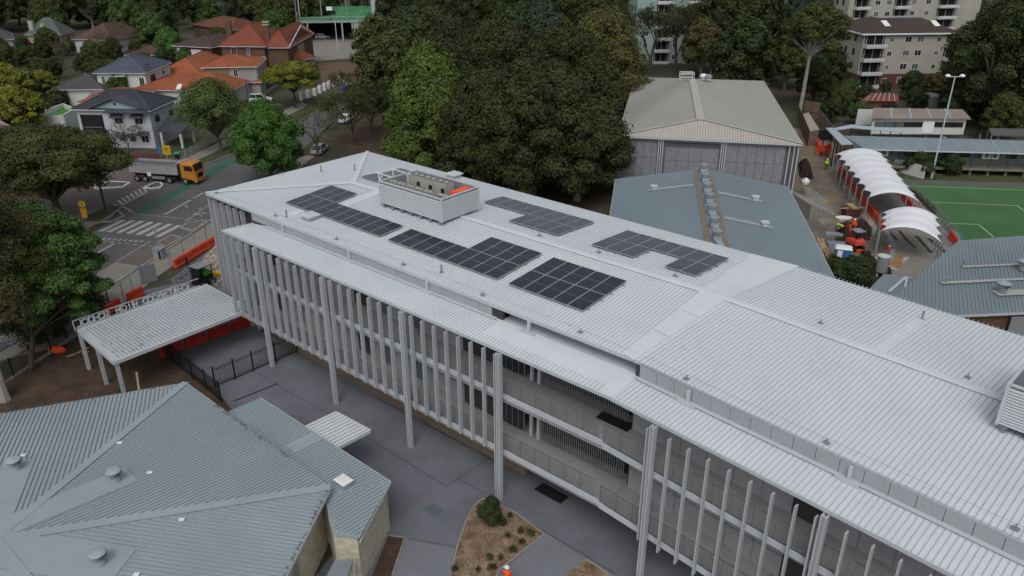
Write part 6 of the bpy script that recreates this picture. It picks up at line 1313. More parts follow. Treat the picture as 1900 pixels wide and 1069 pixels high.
for i, (a, b) in enumerate(zip(q_, q_[1:] + q_[:1])): f = fr2(a, b); obj('wall', MB().box(0, (b - a).length, -.12, .12, 0, 3.9, f), M_CREAMW, tr)
obj('floor', MB().slab([p - Vector((0, 0, .1)) for p in q_], .1), mat('bright_green_floor', (.04, .20, .03), .8), tr)
# grey house with the blue hip roof
gh, F, L, D = house('pale rendered two storey house with a slate blue hip roof and satellite dish', (172, 135), (270, 135), (314, 115), 6.2, 2.6, mat('slate_blue_tile', (.10, .115, .16), .8, .1, .5, .1), M_CREAMW, wins=[(.12, .19, 3.6, 5.4), (.32, .5, 3.2, 5.4), (.83, .93, 3.4, 5.2)], side=[(.15, .35, 3.4, 5.3), (.6, .7, 4.2, 5.2)])
obj('satellite_dish', MB().lathe([(.02, 0), (.3, .05), (.5, .2)], 12, F.pt(L * .93, 3, 7.3)), M_BLACK, gh)
obj('awning', MB().slab([F.pt(L * .28, .4, 5.9), F.pt(L * .62, .4, 5.9), F.pt(L * .62, -.8, 5.5), F.pt(L * .28, -.8, 5.5)], .08), M_STEEL, gh)
pg = thing('pergola', 'small grey gabled porch with white fan brackets in front of the pale rendered house', 'porch', P(222, 185)); a_, b_, c_ = P(205, 162, 2.8), P(232, 162, 2.8), P(219, 157, 3.6)
obj('roof', MB().slab([P(183, 166, 2.8), P(206, 166, 2.8), P(219, 158, 3.7), P(195, 158, 3.7)], .1).slab([P(219, 158, 3.7), P(195, 158, 3.7), P(226, 158, 2.9), P(238, 165, 2.9)], .1), M_STEEL, pg)
obj('bracket', MB().beam(a_, c_, .15, .15).beam(b_, c_, .15, .15).beam(a_, b_, .12, .12), M_WHITE, pg)
# orange roofs in front
o1, F, L, D = house('single storey house with an orange tiled hip roof and white skylight', (243, 166), (430, 168), (445, 142), 3.6, 2.0, M_ORT, M_CREAMW, wins=[(.2, .3, 1, 2.4)])
obj('skylight', MB().slab([P(326, 165, 4.2), P(335, 165, 4.2), P(338, 156, 4.7), P(330, 156, 4.7)], .1), M_WHITE, o1)
house('orange tiled roof wing showing behind the white two storey house', (143, 190), (240, 190), (246, 166), 3.8, 1.3, M_ORT, M_CREAMW, gable='both')
# orange two storey
o2, F, L, D = house('two storey house with bright orange roofs and grey walls, upper storey', (372, 125), (478, 123), (482, 108), 6.6, 1.7, M_ORT, mat('wall_mauve_grey', (.30, .28, .28), .9, .1), wins=[(.14, .30, 4.6, 6.1), (.55, .63, 4.4, 6.0), (.93, .97, 4.6, 6.0)])
obj('brick_bay', MB().box(.5, L * .47, .3, .43, 3.2, 6.4, F), mat('bay_tan_brick', (.20, .14, .10), .9, .1), o2)
o3, F, L, D = house('lower storey of the bright orange roofed house with a dark garage window', (410, 152), (485, 152), (499, 128), 3.4, 1.3, M_ORT, MATS['wall_mauve_grey'], wins=[(.4, .66, .8, 2.6)], side=[(.2, .7, .8, 2.6)])
house('long orange tiled wing to the left of the bright orange two storey house', (286, 139), (372, 139), (400, 110), 3.6, 2.6, M_ORT, MATS['wall_mauve_grey'], wins=[(.05, .15, 1, 2.4), (.8, .9, 1, 2.4)])
# brick house with tall chimney
bh, F, L, D = house('brown brick federation house with a red orange tiled roof and a tall brick chimney', (405, 85), (492, 86), (530, 68), 7.4, 4.2, M_RTT, M_BROWNB, wins=[(.24, .36, 5.2, 7.0), (.58, .64, 5.2, 6.8)])
b2_, F2, L2, D2 = house('right wing of the brown brick federation house with white gable boards', (490, 88), (536, 88), (548, 62), 7.0, 3.4, M_RTT, M_BROWNB, gable='both', side=[(.35, .6, 4, 6)])
for e in (0, 1): obj('barge_board', MB().beam(F2.pt(L2 + .05, e * D2, 7.0), F2.pt(L2 + .05, D2 / 2, 10.45), .12, .3), M_WHITE, b2_)
b3_, F3, L3, D3 = house('low red orange tiled annex at the right of the brown brick house', (545, 113), (588, 106), (582, 92), 3.4, 2.2, M_RTT, M_CREAM)
cp_ = P(498, 88, 6.5); ch = MB(); ch.box(cp_.x - .6, cp_.x + .6, cp_.y - .1, cp_.y + .9, 0, 12.2); ch2 = MB(); ch2.box(cp_.x - .75, cp_.x + .75, cp_.y - .25, cp_.y + 1.05, 11.6, 11.9).box(cp_.x - .75, cp_.x + .75, cp_.y - .25, cp_.y + 1.05, 12.2, 12.45)
obj('chimney', ch, M_BROWNB, bh); obj('chimney_cap', ch2, M_CREAM, bh)
obj('verandah_rail', MB().box(L * .72, L * .98, -.1, -.02, 4.2, 5.0, F), M_WHITE, bh)
cp2 = P(412, 85, 6.5); obj('chimney', MB().box(cp2.x - .7, cp2.x + .7, cp2.y + 6, cp2.y + 7, 0, 11.6), M_BROWNB, bh)
# others
house('dark red brick house with a brown tiled roof and white curtained windows', (318, 84), (392, 88), (398, 68), 5.6, 1.8, M_BRT, M_REDB, wins=[(.1, .3, 3.4, 5.0), (.45, .7, 3.0, 4.8)], m_win=M_CREAMW)
house('house with a faded red tiled roof behind the brown brick house', (425, 56), (500, 48), (494, 32), 5, 2.4, mat('faded_red_tile', (.20, .085, .06), .9, .15, .5, .15), M_BROWNB)
house('cottage with a grey brown tiled hip roof and white walls behind the hedge', (95, 166), (190, 165), (172, 148), 3.4, 2.2, M_GRT, M_CREAMW, wins=[(.2, .3, 1, 2.2)])
gg, F, L, D = house('cream house with a grey green slate roof, dormers and a cream chimney', (45, 64), (112, 64), (140, 57), 4.4, 4.2, mat('grey_green_slate', (.115, .14, .135), .8, .1, .4, .1), mat('cream_ochre_wall', (.38, .30, .18), .9, .08), wins=[(.2, .3, 1.6, 3.2)], side=[(.4, .55, 2, 3.6)])
obj('chimney', MB().box(1.2, 2.4, 1, 2.0, 0, 8.0, F), M_CREAM, gg); obj('dormer', MB().loft([[F.pt(L * .38, 1.5, 6.0), F.pt(L * .52, 1.5, 6.0), F.pt(L * .45, 1.5, 7.4)], [F.pt(L * .38, 4, 6.0), F.pt(L * .52, 4, 6.0), F.pt(L * .45, 4, 7.4)]]), M_CREAM, gg)
house('house with a brown tiled hip roof half hidden by bare trees at the upper left', (133, 72), (205, 74), (230, 58), 4.0, 3.6, mat('brown_red_tile', (.13, .08, .065), .9, .15, .5, .15), M_CREAMW)
house('cream house with a grey roof cut off by the left edge', (-40, 76), (25, 72), (30, 60), 4.5, 2.6, M_GRT, M_CREAM, wins=[(.6, .75, 2, 3.8)], side=[(.3, .5, 2, 3.6)])
house('worn red brown tiled roof at the left edge behind the big tree', (-60, 262), (40, 238), (25, 214), 4.2, 1.6, mat('worn_red_tile', (.20, .10, .085), .9, .2, .5, .2), M_CREAM, gable='both')
house('low brown roofed house between the bare trees behind the slate blue hip roof', (230, 102), (300, 102), (305, 90), 3.4, 1.6, M_BRT, M_CREAM)
# modern dark building at the top
dk = thing('modern_building', 'dark modern building with a glass balcony at the top edge beside the ball court', 'building', P(412, 40)); F = fr2(P(385, 42), P(440, 40)); L = (P(440, 40) - P(385, 42)).length
obj('wall', MB().box(0, L, 0, 10, 0, 9.5, F), mat('charcoal_brick', (.045, .04, .045), .9, .1), dk); obj('balcony_glass', MB().box(.3, L - .3, -.1, -.02, 5.8, 7.0, F), M_GLASSG, dk); obj('roof', MB().box(-.4, L + .4, -.5, 10.4, 9.5, 9.8, F), M_STEEL, dk); obj('column', MB().box(0, .5, -.15, 0, 0, 9.5, F).box(L - .5, L, -.15, 0, 0, 9.5, F), M_CREAMW, dk)
# caged ball court on its garage
ctz = 6.3; c0, c1 = P(551, 39, ctz), P(690, 37, ctz); F = fr2(c0, c1); L = (c1 - c0).length; D = 46; CH = 6.4
bc = thing('ball_court_building', 'open garage building carrying a caged bright green ball court on its roof', 'building', F.pt(L / 2, D / 2, 0)); M_CG = mat('court_concrete', (.27, .30, .31), .9, .1)
obj('deck', MB().box(0, L, 0, D, ctz - .7, ctz - .02, F), M_CG, bc); cg = obj('court_floor', MB().box(.3, L - .3, .3, D - .3, ctz - .02, ctz + .02, F), mat('court_green', (.05, .20, .09), .8, .06), bc)
m = MB()
for a in (.2, .5, .8): m.box(L * a - .06, L * a + .06, 1, D - 1, ctz + .024, ctz + .03, F)
obj('court_line', m, mat('court_line_yellow', (.35, .40, .08)), bc); obj('court_line', MB().box(L * .2, L * .8, D * .45, D * .45 + .12, ctz + .034, ctz + .04, F), M_WHITE, bc)
for u in (0, L * .12, L * .58, L * .72, L - .5): obj('column', MB().box(u, u + .5, .1, .6, 0, ctz - .7, F), M_CG, bc)
obj('wall', MB().box(.1, L - .1, D - .3, D - .1, 0, ctz - .7, F).box(.1, .3, .7, D - .4, 0, ctz - .7, F).box(L - .3, L - .1, .7, D - .4, 0, ctz - .7, F).box(.6, L * .12, .2, .4, 0, 2, F).box(L * .75, L - .5, .2, .45, 0, ctz - .7, F), M_CG, bc); obj('garage_floor', MB().box(.3, L - .3, .3, D - .3, .02, .05, F), M_CONCP, bc)
for i in range(10): u = L * i / 9; obj('cage_post', MB().box(u - .14, u + .14, -.14, .08, ctz, ctz + CH, F) if i in (0, 3, 6, 9) else MB().box(u - .04, u + .04, D - .1, D, ctz, ctz + CH, F), M_STEEL, bc)
for i in range(7):
    for u in (0, L): obj('cage_post', MB().box(u - .12, u + .12, i * D / 6 - .06, i * D / 6 + .06, ctz, ctz + CH, F), M_TRIM, bc)
obj('cage_rail', MB().box(0, L, -.08, .0, ctz + CH - .1, ctz + CH + .02, F).box(0, L, -.06, -.02, ctz + 1.0, ctz + 1.08, F).box(0, L, D - .05, D + .03, ctz + CH - .1, ctz + CH + .02, F).box(-.05, .05, 0, D, ctz + CH, ctz + CH + .1, F).box(L - .05, L + .05, 0, D, ctz + CH, ctz + CH + .1, F).box(-.05, .05, 0, D, ctz + 1.85, ctz + 1.93, F), M_TRIM, bc)
for u, v in ((L * .44, .6), (L * .5, D - 1.5)): hp = obj('hoop_post', MB().box(u - .1, u + .1, v - .1, v + .1, ctz + .04, ctz + 3.2, F), M_BLACK, bc); obj('backboard', MB().box(u - .9, u + .9, v - .2, v - .14, ctz + 2.9, ctz + 4.0, F), M_WHITE, hp)
pole('lamp_post', 'pale lamp post standing in front of the ball court garage', 'lamp post', P(627, 98), 8.5, .12, M_TRIM)
# ---------------------------------------------------------------- trees
def leaf_mesh(name, lobes, n, size, seed, droop=0.0, inner=.12, aspect=.6, shell=(.72, 1.06), low=-.75):
    r = np.random.default_rng(seed); L = np.array(lobes, dtype=float)   # x y z rx rz
    wgt = L[:, 3] * (L[:, 3] + L[:, 4]); wgt /= wgt.sum()
    idx = r.choice(len(L), n, p=wgt); d = r.normal(size=(n, 3)); d /= np.linalg.norm(d, axis=1)[:, None]
    d[:, 2] = np.where(d[:, 2] < low, -d[:, 2], d[:, 2])
    rad = r.uniform(shell[0], shell[1], n); rad = np.where(r.random(n) < inner, r.uniform(.2, .8, n), rad); rad = np.where(r.random(n) < .09, r.uniform(1.0, 1.28, n), rad)
    bump = 1 + .16 * np.sin(d[:, 0] * 5 + idx) * np.cos(d[:, 1] * 6 + idx * 2) * 1.2
    q = L[idx]; c = q[:, :3] + d * np.stack([q[:, 3], q[:, 3], q[:, 4]], 1) * (rad * bump)[:, None]
    nm = d * 1.3 + r.normal(size=(n, 3)) * .5 + np.array([0, 0, .4]); nm /= np.linalg.norm(nm, axis=1)[:, None]
    a = np.cross(nm, r.normal(size=(n, 3))); a /= np.linalg.norm(a, axis=1)[:, None]; b = np.cross(nm, a)
    s = size * r.uniform(.45, 1.25, n)[:, None]; a = a * s; b = b * s * aspect
    v = np.stack([c - a, c + b - nm * s * .15, c + a, c - b - nm * s * .15], 1).reshape(-1, 3).astype(np.float32)
    me = bpy.data.meshes.new(name); me.vertices.add(4 * n); me.vertices.foreach_set('co', v.ravel())
    me.loops.add(4 * n); me.loops.foreach_set('vertex_index', np.arange(4 * n, dtype=np.int32))
    me.polygons.add(n); me.polygons.foreach_set('loop_start', np.arange(0, 4 * n, 4, dtype=np.int32))
    me.update(calc_edges=True); return me
def make_lobes(Rr, H, z0, count, seed, flat=.75, size=(.30, .46), top=None, cone=0.0):
    """lobes spread over an egg-shaped crown of radius Rr reaching from z0 to H"""
    r = random.Random(seed); out = []; hc = (H - z0)
    out.append((0, 0, z0 + hc * .5, Rr * .55, hc * .36))
    for i in range(count):
        t = (i + .5) / count; z = t ** .8; a = i * 2.399 + r.uniform(-.3, .3)
        prof = math.sin(math.pi * min(1, max(.08, z * .78 + .2))) ** .7
        if cone: prof = prof * (1 - cone) + cone * (1.05 - z)
        s = r.uniform(*size) * r.choice((.75, 1, 1, 1.2)); rr = Rr * prof * (1 - s * .75) * r.uniform(.72, 1.05)
        out.append((math.cos(a) * rr, math.sin(a) * rr, z0 + hc * (.08 + .80 * z), Rr * s, Rr * s * flat))
    return out
def limb(mb, a, b, r0, r1, rnd, k=5, wob=.08, seg=4):
    a, b = Vector(a), Vector(b); L = (b - a).length; pts = []; rs = []
    for i in range(seg + 1):
        t = i / seg; p = a.lerp(b, t) + Vector((rnd.gauss(0, wob * L * .3), rnd.gauss(0, wob * L * .3), 0)) * math.sin(math.pi * t); p.z += math.sin(math.pi * t) * L * .06
        pts.append(p); rs.append(r0 + (r1 - r0) * t)
    mb.tube(pts, rs, k); return pts
def tree(name, label, base, H, Rr, z0, n, size, leaf, bark, seed, lobes=16, flat=.75, group=None, lsize=(.30, .46), trunk_r=None, fork=None, cat='tree', cone=0, inner=.12, aspect=.6, bare=False, shell=(.72, 1.06), offset=(0, 0), custom=None):
    t = thing(name, label, cat, base, 0, group); rnd = random.Random(seed)
    lb = custom if custom else make_lobes(Rr, H, z0, lobes, seed, flat, lsize, cone=cone)
    lb = [(x + offset[0], y + offset[1], z, a, b) for x, y, z, a, b in lb]
    tr = trunk_r or H * .02; fk = fork or z0 * .8; mb = MB()
    top = Vector((offset[0] * .3, offset[1] * .3, fk)); mb.tube([(0, 0, -.2), (0, 0, .3), top * .5 + Vector((rnd.uniform(-.2, .2), rnd.uniform(-.2, .2), 0)), top], [tr * 1.5, tr * 1.1, tr, tr * .85], 8)
    for i, l in enumerate(lb[1:]):
        p = limb(mb, top, (l[0] * .92, l[1] * .92, l[2]), tr * .55, tr * .12, rnd)
        for j in range(2):
            a = rnd.uniform(0, 6.28); limb(mb, p[2], (l[0] + math.cos(a) * l[3] * .8, l[1] + math.sin(a) * l[3] * .8, l[2] + l[4] * rnd.uniform(.1, .7)), tr * .22, tr * .05, rnd, 4, seg=3)
    link('trunk', mb.mesh('trunk'), bark, t); link('crown', leaf_mesh('crown', lb, n, size, seed, inner=inner, aspect=aspect, shell=shell), leaf, t)
    return t
def bare_tree(label, base, H, Rr, seed, m=None, group=None, depth=5, twig=.02, leaf=None, nl=0, name='bare_tree'):
    t = thing(name, label, 'tree', base, 0, group); rnd = random.Random(seed); mb = MB(); tips = []; tw = MB()
    def grow(p, d, L, r, k):
        e = p + d * L; mid = p.lerp(e, .5) + Vector((rnd.gauss(0, .05), rnd.gauss(0, .05), 0)) * L
        (mb if k > 1 else tw).tube([p, mid, e], [r, r * .85, r * .68], 5 if k > 2 else 3, cap=False)
        if k == 0: tips.append(e); return
        for i in range(3 if k > 1 else 4):
            q = Vector((rnd.gauss(0, 1), rnd.gauss(0, 1), rnd.gauss(.25, .6))).normalized(); nd = (d * .9 + q * .75).normalized(); nd.z = max(nd.z, -.1)
            grow(e if i else mid, nd, L * rnd.uniform(.62, .82), r * .6, k - 1)
    for i in range(3): a = i * 2.1 + seed; grow(Vector((0, 0, H * .2)), Vector((math.cos(a) * .5 * Rr / H * 2, math.sin(a) * .5 * Rr / H * 2, 1)).normalized(), H * .25, H * .014, depth - 1)
    mb.tube([(0, 0, -.2), (0, 0, H * .2)], [H * .025, H * .02], 7)
    link('trunk', mb.mesh('trunk'), m or M_BARK, t); link('twigs', tw.mesh('twigs'), L_TWIG, t)['kind'] = 'stuff'
    if nl and tips:
        c = [(p.x, p.y, p.z, .7, .5) for p in tips]; link('crown', leaf_mesh('crown', c, nl, .16, seed, inner=.9), leaf or L_MID, t)
    return t
# near and named trees
tree('spreading_tree', 'wide spreading olive green street tree overhanging the zebra crossing at the left', P(122, 427), 12.2, 10.2, 5.2, 90000, .17, L_OLIVE, M_BARK, 11, 44, .36, lsize=(.17, .28), trunk_r=.45, fork=3.6, offset=(-2.6, 2), inner=.15)
tree('spreading_tree', 'dark olive tree at the left edge behind the spreading street tree', P(0, 425), 11.5, 8, 4.5, 36000, .20, L_DARK, M_BARK, 12, 24, .5, trunk_r=.4, lsize=(.2, .3))
tree('gum_tree', 'tall brown leaved gum with a thick pale trunk at the lower left edge', P(8, 742), 18.5, 6.2, 5.4, 84000, .13, L_BROWN, M_BARKP, 13, 34, .75, trunk_r=.42, lsize=(.17, .28), fork=5.0, offset=(-2.0, 3.0), aspect=.35, inner=.22)
tree('green_tree', 'bright green leafed tree leaning over the road in front of the gum at the left', P(60, 690), 14.2, 5.5, 3.6, 74000, .135, leafmat('leaf_fresh_green', (.052, .105, .030)), M_BARK, 14, 26, .6, trunk_r=.2, offset=(.9, 3.2), inner=.2, custom=make_lobes(6.0, 14.0, 3.4, 50, 14, .55, (.12, .22)))
tree('gum_tree', 'loose brown olive gum at the far left edge above the tall gum', P(-25, 560), 13.5, 6.5, 3.0, 17000, .19, L_BROWN, M_BARKP, 41, 30, .7, trunk_r=.3, fork=3.5, inner=.2, aspect=.4, lsize=(.2, .3), offset=(1.2, 0))
tree('dark_shrub', 'dark grey green wattle shrub against the black fence at the left', P(75, 640), 4.6, 3.2, .6, 22000, .11, L_DARK, M_BARK, 15, 12, .8, trunk_r=.12, inner=.3, cat='shrub')
tree('dark_shrub', 'brownish shrub behind the left end of the entrance canopy', P(158, 580), 3.6, 2.6, .5, 12000, .11, L_OLIVE, M_BARK, 16, 10, .8, trunk_r=.1, inner=.3, cat='shrub')
tree('street_tree', 'light green street tree on the verge in front of the white two storey house', P(412, 284), 12.0, 5.8, 3.6, 25000, .16, L_LIGHT, M_BARK, 17, 28, .7, trunk_r=.28, fork=2.6, offset=(-1.3, 1), inner=.3, lsize=(.2, .3))
tree('street_tree', 'dense bright green tree between the road and the left end of the long roof', P(505, 338), 12.0, 5.5, 1.8, 60000, .18, L_BRIGHT, M_BARK, 18, 42, .8, trunk_r=.3, lsize=(.18, .28), inner=.15)
tree('street_tree', 'yellow green umbrella shaped tree beside the white cottage fence', P(548, 200), 9.4, 6.0, 4.0, 24000, .20, L_YEL, M_BARK, 19, 22, .4, trunk_r=.25, fork=3, inner=.25, lsize=(.2, .32))
tree('fig_tree', 'tall yellow green dense tree with billowing lobes, left edge of the dark grove', P(806, 318), 19.5, 8.8, .5, 82000, .22, L_FIG, M_BARK, 20, 60, .8, trunk_r=.5, lsize=(.17, .28), cone=.75, inner=.05, shell=(.86, 1.04), aspect=.75)
L_POL = leafmat('leaf_pale_olive', (.078, .082, .032))
L_GR1 = leafmat('leaf_grove_olive', (.038, .047, .019)); L_GR2 = leafmat('leaf_grove_brownish', (.040, .045, .020)); L_GR3 = leafmat('leaf_grove_dark', (.030, .038, .017))
for i, (px, py, H_, R_, n, lm, lab, sd) in enumerate([
    (905, 350, 17.0, 7.8, 52000, L_GR1, 'dark gum just right of the yellow green fig, behind the plant enclosure', 21),
    (985, 372, 19.5, 9.5, 84000, L_GR2, 'largest dark gum of the grove, standing left of the sports hall', 22),
    (1070, 372, 14.5, 7.2, 46000, L_GR1, 'lower dark gum at the right side of the grove overhanging the sports hall', 23),
    (925, 290, 22.0, 9.5, 52000, L_GR2, 'tall brownish gum in the middle of the grove', 24),
    (1035, 300, 21.5, 9.5, 56000, L_GR1, 'tall dark gum of the grove beside the left corner of the hall roof', 35),
    (1110, 250, 22.5, 8.6, 46000, L_POL, 'pale olive gum with fluffy clumps at the upper right of the grove', 25),
    (860, 245, 20, 9.5, 42000, L_GR3, 'dark tree at the upper left of the grove behind the fig', 26)]):
    tree('gum_tree', lab, P(px, py), H_, R_, .5 + .4 * (i % 3), n, .25, lm, M_BARKP, sd, 52, .62, 'big trees of the grove behind the long building', (.18, .30), trunk_r=.45, aspect=.5, inner=.07, fork=3.0)
tree('gum_tree', 'slender gum with a tall bare white trunk right of the sports hall', P(1483, 212), 21, 7.2, 11.0, 15000, .26, L_OLIVE, M_BARKP, 27, 22, .55, trunk_r=.36, fork=11, inner=.25, offset=(1.5, 2), lsize=(.18, .3))
tree('dark_tree', 'huge dark evergreen rising over the right edge above the green playing field', P(1835, 235), 23, 11.5, 2.5, 80000, .27, L_DARK, M_BARKP, 28, 60, .7, trunk_r=.5, lsize=(.15, .26), inner=.08)
tree('dark_tree', 'second dark evergreen beyond the floodlight pole', P(1890, 190), 23, 11, 2, 36000, .34, L_DARK, M_BARKP, 29, 34, .8, trunk_r=.4, lsize=(.18, .3))
tree('round_shrub', 'small dense conifer shrub at the top of the triangular mulch bed', P(912, 971), 2.0, .85, .1, 8000, .075, L_DARK, M_BARK, 30, 12, .95, trunk_r=.05, cat='shrub', inner=.2, cone=.5)
tree('round_shrub', 'dense dark green bush clump beside the grey water cylinder', P(1580, 537), 3.4, 3.6, .2, 22000, .14, L_DARK, M_BARK, 31, 22, .7, trunk_r=.1, cat='bush', inner=.2, lsize=(.2, .3))
tree('round_shrub', 'dark green bush behind the grey water cylinder next to the long roof', P(1618, 545), 2.6, 2.0, .2, 8000, .13, L_DARK, M_BARK, 32, 9, .8, trunk_r=.1, cat='bush', inner=.2)
tree('round_shrub', 'bush climbing the rail of the raised timber classrooms by the light pole', P(1702, 324), 3.3, 2.2, .4, 7000, .18, L_DARK, M_BARK, 33, 8, .8, cat='bush', trunk_r=.1)
tree('round_shrub', 'second leafy bush on the raised classrooms, right of the light pole', P(1758, 325), 3.0, 1.9, .4, 5000, .18, L_DARK, M_BARK, 34, 8, .8, cat='bush', trunk_r=.1)
# tufts in the bed
tm = leaf_mesh('grass_tuft', [(0, 0, .12, .16, .16)], 70, .11, 3, inner=.5, aspect=.2)
for k, (x, y) in enumerate(((1325, 650), (1385, 735), (1440, 748), (1312, 760), (1392, 795), (1340, 838), (1275, 882), (1215, 880), (1225, 935), (1150, 948), (1020, 945), (1290, 690))):
    o = link('grass_tuft', tm, L_DARK, None, P(*Z5(x, y), .05), k * 1.3); o.scale = (1 + .3 * (k % 3), 1 + .3 * (k % 3), 1.1); tag(o, 'small dark grass tuft planted in the triangular mulch bed', 'plant', 'grass tufts in the triangular mulch bed')
# bare and scrubby trees by the road
for k, (px, py, H_, R_, lab, nl, lf_) in enumerate([(590, 290, 9, 5, 'leafless grey tree just behind the dense bright green tree', 500, L_MID), (1205, 140, 19, 7, 'thin sparse tree before the pale green apartment tower, left one', 5200, L_DARK), (1252, 136, 18, 7, 'thin sparse tree before the pale green apartment tower, right one', 5200, L_DARK), (655, 268, 11, 6, 'leafless many stemmed tree by the parked cars up the road', 2600, L_OLIVE), (640, 195, 8, 5, 'bare bush on the brown bank below the blue car', 900, L_BROWN), (690, 250, 9.5, 5, 'sparse dark tree leaning over the road at the left of the fig', 5500, L_DARK), (570, 150, 6, 4, 'bare brown shrubby tree on the bank below the car park', 700, L_BROWN), (240, 282, 5.5, 3, 'bare reddish shrub in front of the white two storey house', 150, L_BROWN), (120, 130, 9, 5, 'bare grey tree above the brown roofed cottage', 300, L_BROWN), (200, 105, 9, 5, 'pale leafless tree between the two grey roofed houses', 200, L_BROWN), (245, 75, 10, 6, 'leafless spreading tree beside the brown roofed house', 300, L_BROWN), (380, 75, 8, 4, 'bare tree behind the brick house with the tall chimney', 300, L_BROWN), (150, 180, 6, 4, 'bare shrub beside the hedge at the left', 200, L_BROWN)]):
    bare_tree(lab, P(px, py), H_, R_, 50 + k, depth=6 if nl > 1000 else 5, nl=nl * 2, leaf=lf_)
# masters for the wooded suburb
masters = []
for i, (lm, H_, R_, z0, fl2, bk) in enumerate([(L_DARK, 15, 6.5, 2, .8, M_BARK), (L_OLIVE, 16, 7, 3, .75, M_BARKP), (L_BROWN, 14, 5.5, 3, .8, M_BARKP), (L_MID, 11, 5, 1.5, .75, M_BARK), (L_YEL, 10, 5.2, 2, .55, M_BARK), (L_GREY, 16, 6, 2, .9, M_BARK), (L_BRIGHT, 9, 4.2, 1, .8, M_BARK), (L_DARK, 20, 7, 4, .8, M_BARKP)]):
    m_ = tree(['evergreen_tree', 'gum_tree', 'gum_tree', 'garden_tree', 'garden_tree', 'conifer_tree', 'garden_tree', 'evergreen_tree'][i], 'x', (0, -60 - i * 20, 0), H_, R_, z0, 15000, .36 if H_ > 10 else .28, lm, bk, 70 + i, 30, fl2, inner=.1, lsize=(.2, .32)); masters.append((m_, kids_of(m_)))
used = set()
def put(i, px, py, s, label, group, wy=None, z=0):
    m_, kd = masters[i]; p = P(px, py) if wy is None else Vector((px, py, z)); rnd = random.Random(px * 31 + py)
    sc = (s * rnd.uniform(.9, 1.1), s * rnd.uniform(.9, 1.1), s * rnd.uniform(.9, 1.1))
    if i not in used: used.add(i); o = m_; o.location = p; o.scale = sc; o.rotation_euler = (0, 0, rnd.uniform(0, 6.28)); o['label'] = label
    else: o = copy_thing(m_, p, rnd.uniform(0, 6.28), label, sc, kd)
    if group: o['group'] = group
    return o
for i, px, py, s, lab in [
    (4, 45, 262, .95, 'yellow green tree at the left edge above the terrace of the white house'), (4, 20, 205, 1.0, 'yellow green tree at the far left below the bare trees'), (4, 85, 180, .6, 'small yellowish tree left of the brown roofed cottage'), (3, 230, 190, .55, 'small green tree beside the brown roofed cottage'),
    (0, 85, 112, .36, 'dark round tree in front of the grey green house with dormers'), (0, 128, 104, .34, 'dark tree right of the grey green house'), (0, 50, 108, .36, 'dark tree at the left of the grey green house'), (5, 115, 36, .9, 'blue grey conifer behind the grey green house'),
    (6, 318, 118, .95, 'bright green round tree left of the brown brick house'), (6, 345, 128, .55, 'small bright green tree by the dark blue hip roof'), (3, 515, 88, 1.1, 'mid green tree beside the caged ball court'), (0, 365, 55, 1.1, 'dark tree behind the brown brick house'), (0, 450, 40, 1.0, 'dark tree behind the orange tiled brick house'),
    (1, 730, 205, 1.0, 'olive tree on the road bank above the fig'), (1, 715, 165, 1.1, 'olive tree right of the caged ball court'), (0, 780, 180, 1.3, 'dark tree above the fig at the left of the grove'), (0, 742, 62, 1.0, 'dark tree at the top right of the ball court'), (1, 785, 48, 1.1, 'olive tree at the top edge right of the ball court'), (7, 722, 48, .9, 'tall dark tree right behind the ball court'), (3, 765, 110, 1.2, 'mid green tree above the grove, right of the ball court'),
    (7, 1320, 135, 1.1, 'tall dark tree behind the ridge of the sports hall'), (7, 1400, 140, 1.05, 'tall dark tree behind the right half of the sports hall'), (2, 1440, 130, 1.0, 'brownish tree behind the right corner of the sports hall'), (1, 1345, 110, 1.2, 'olive tree behind the sports hall, second row'),
    (0, 1508, 190, .62, 'dark tree between the white gum and the apartments'), (0, 1548, 208, .42, 'dark bushy tree left of the apartments base'), (3, 1592, 232, .4, 'mid green tree beside the blue walkway roof'), (0, 1688, 186, .45, 'dark tree at the foot of the apartments, right of the rusty roof'), (3, 1572, 186, .42, 'green tree in front of the apartments left corner'), (0, 1785, 190, .8, 'dark tree right of the apartments'), (2, 1640, 178, .24, 'reddish leaved tree at the foot of the apartments'),
    (0, 1770, 235, .5, 'low dark bush behind the white demountable classroom'), (1, 1850, 262, .5, 'low bush right of the white demountable classroom'), (7, 1860, 140, 1.0, 'tall dark tree at the upper right corner'), (0, 1540, 228, .32, 'low dark bush left of the walkway roofs'), (1, 1560, 216, .36, 'low olive bush behind the site hoardings'), (0, 1600, 212, .36, 'low dark tree between the rusty shed and the hoardings'), (3, 1585, 205, .35, 'small green tree left of the rusty shed'), (0, 1695, 208, .34, 'low dark tree between the rusty shed and the water tank'), (0, 1760, 212, .42, 'dark bush right of the water tank'), (0, 1810, 232, .40, 'dark bush at the right end of the demountable classroom'), (1, 1840, 240, .36, 'olive bush behind the dark flat shelter'), (0, 1885, 236, .45, 'dark bush behind the shelter at the right edge'), (2, 1735, 190, .5, 'brownish tree right of the apartments base'), (1, 1455, 165, .7, 'olive tree beside the path right of the sports hall'), (0, 1425, 152, .6, 'dark tree at the back right corner of the sports hall'), (0, 1530, 172, .7, 'dark tree left of the dark tiled apartments'), (5, 1500, 90, 1.1, 'grey green tree behind the white trunked gum')]:
    put(i, px, py, s, lab, None)
rw = random.Random(9)
SEE = [(h.location.x, h.location.y, 9) for h in bpy.data.objects if h.get('category') == 'house'] + [(-55, 245, 15), (-99, 262, 9), (-100, 265, 9)]
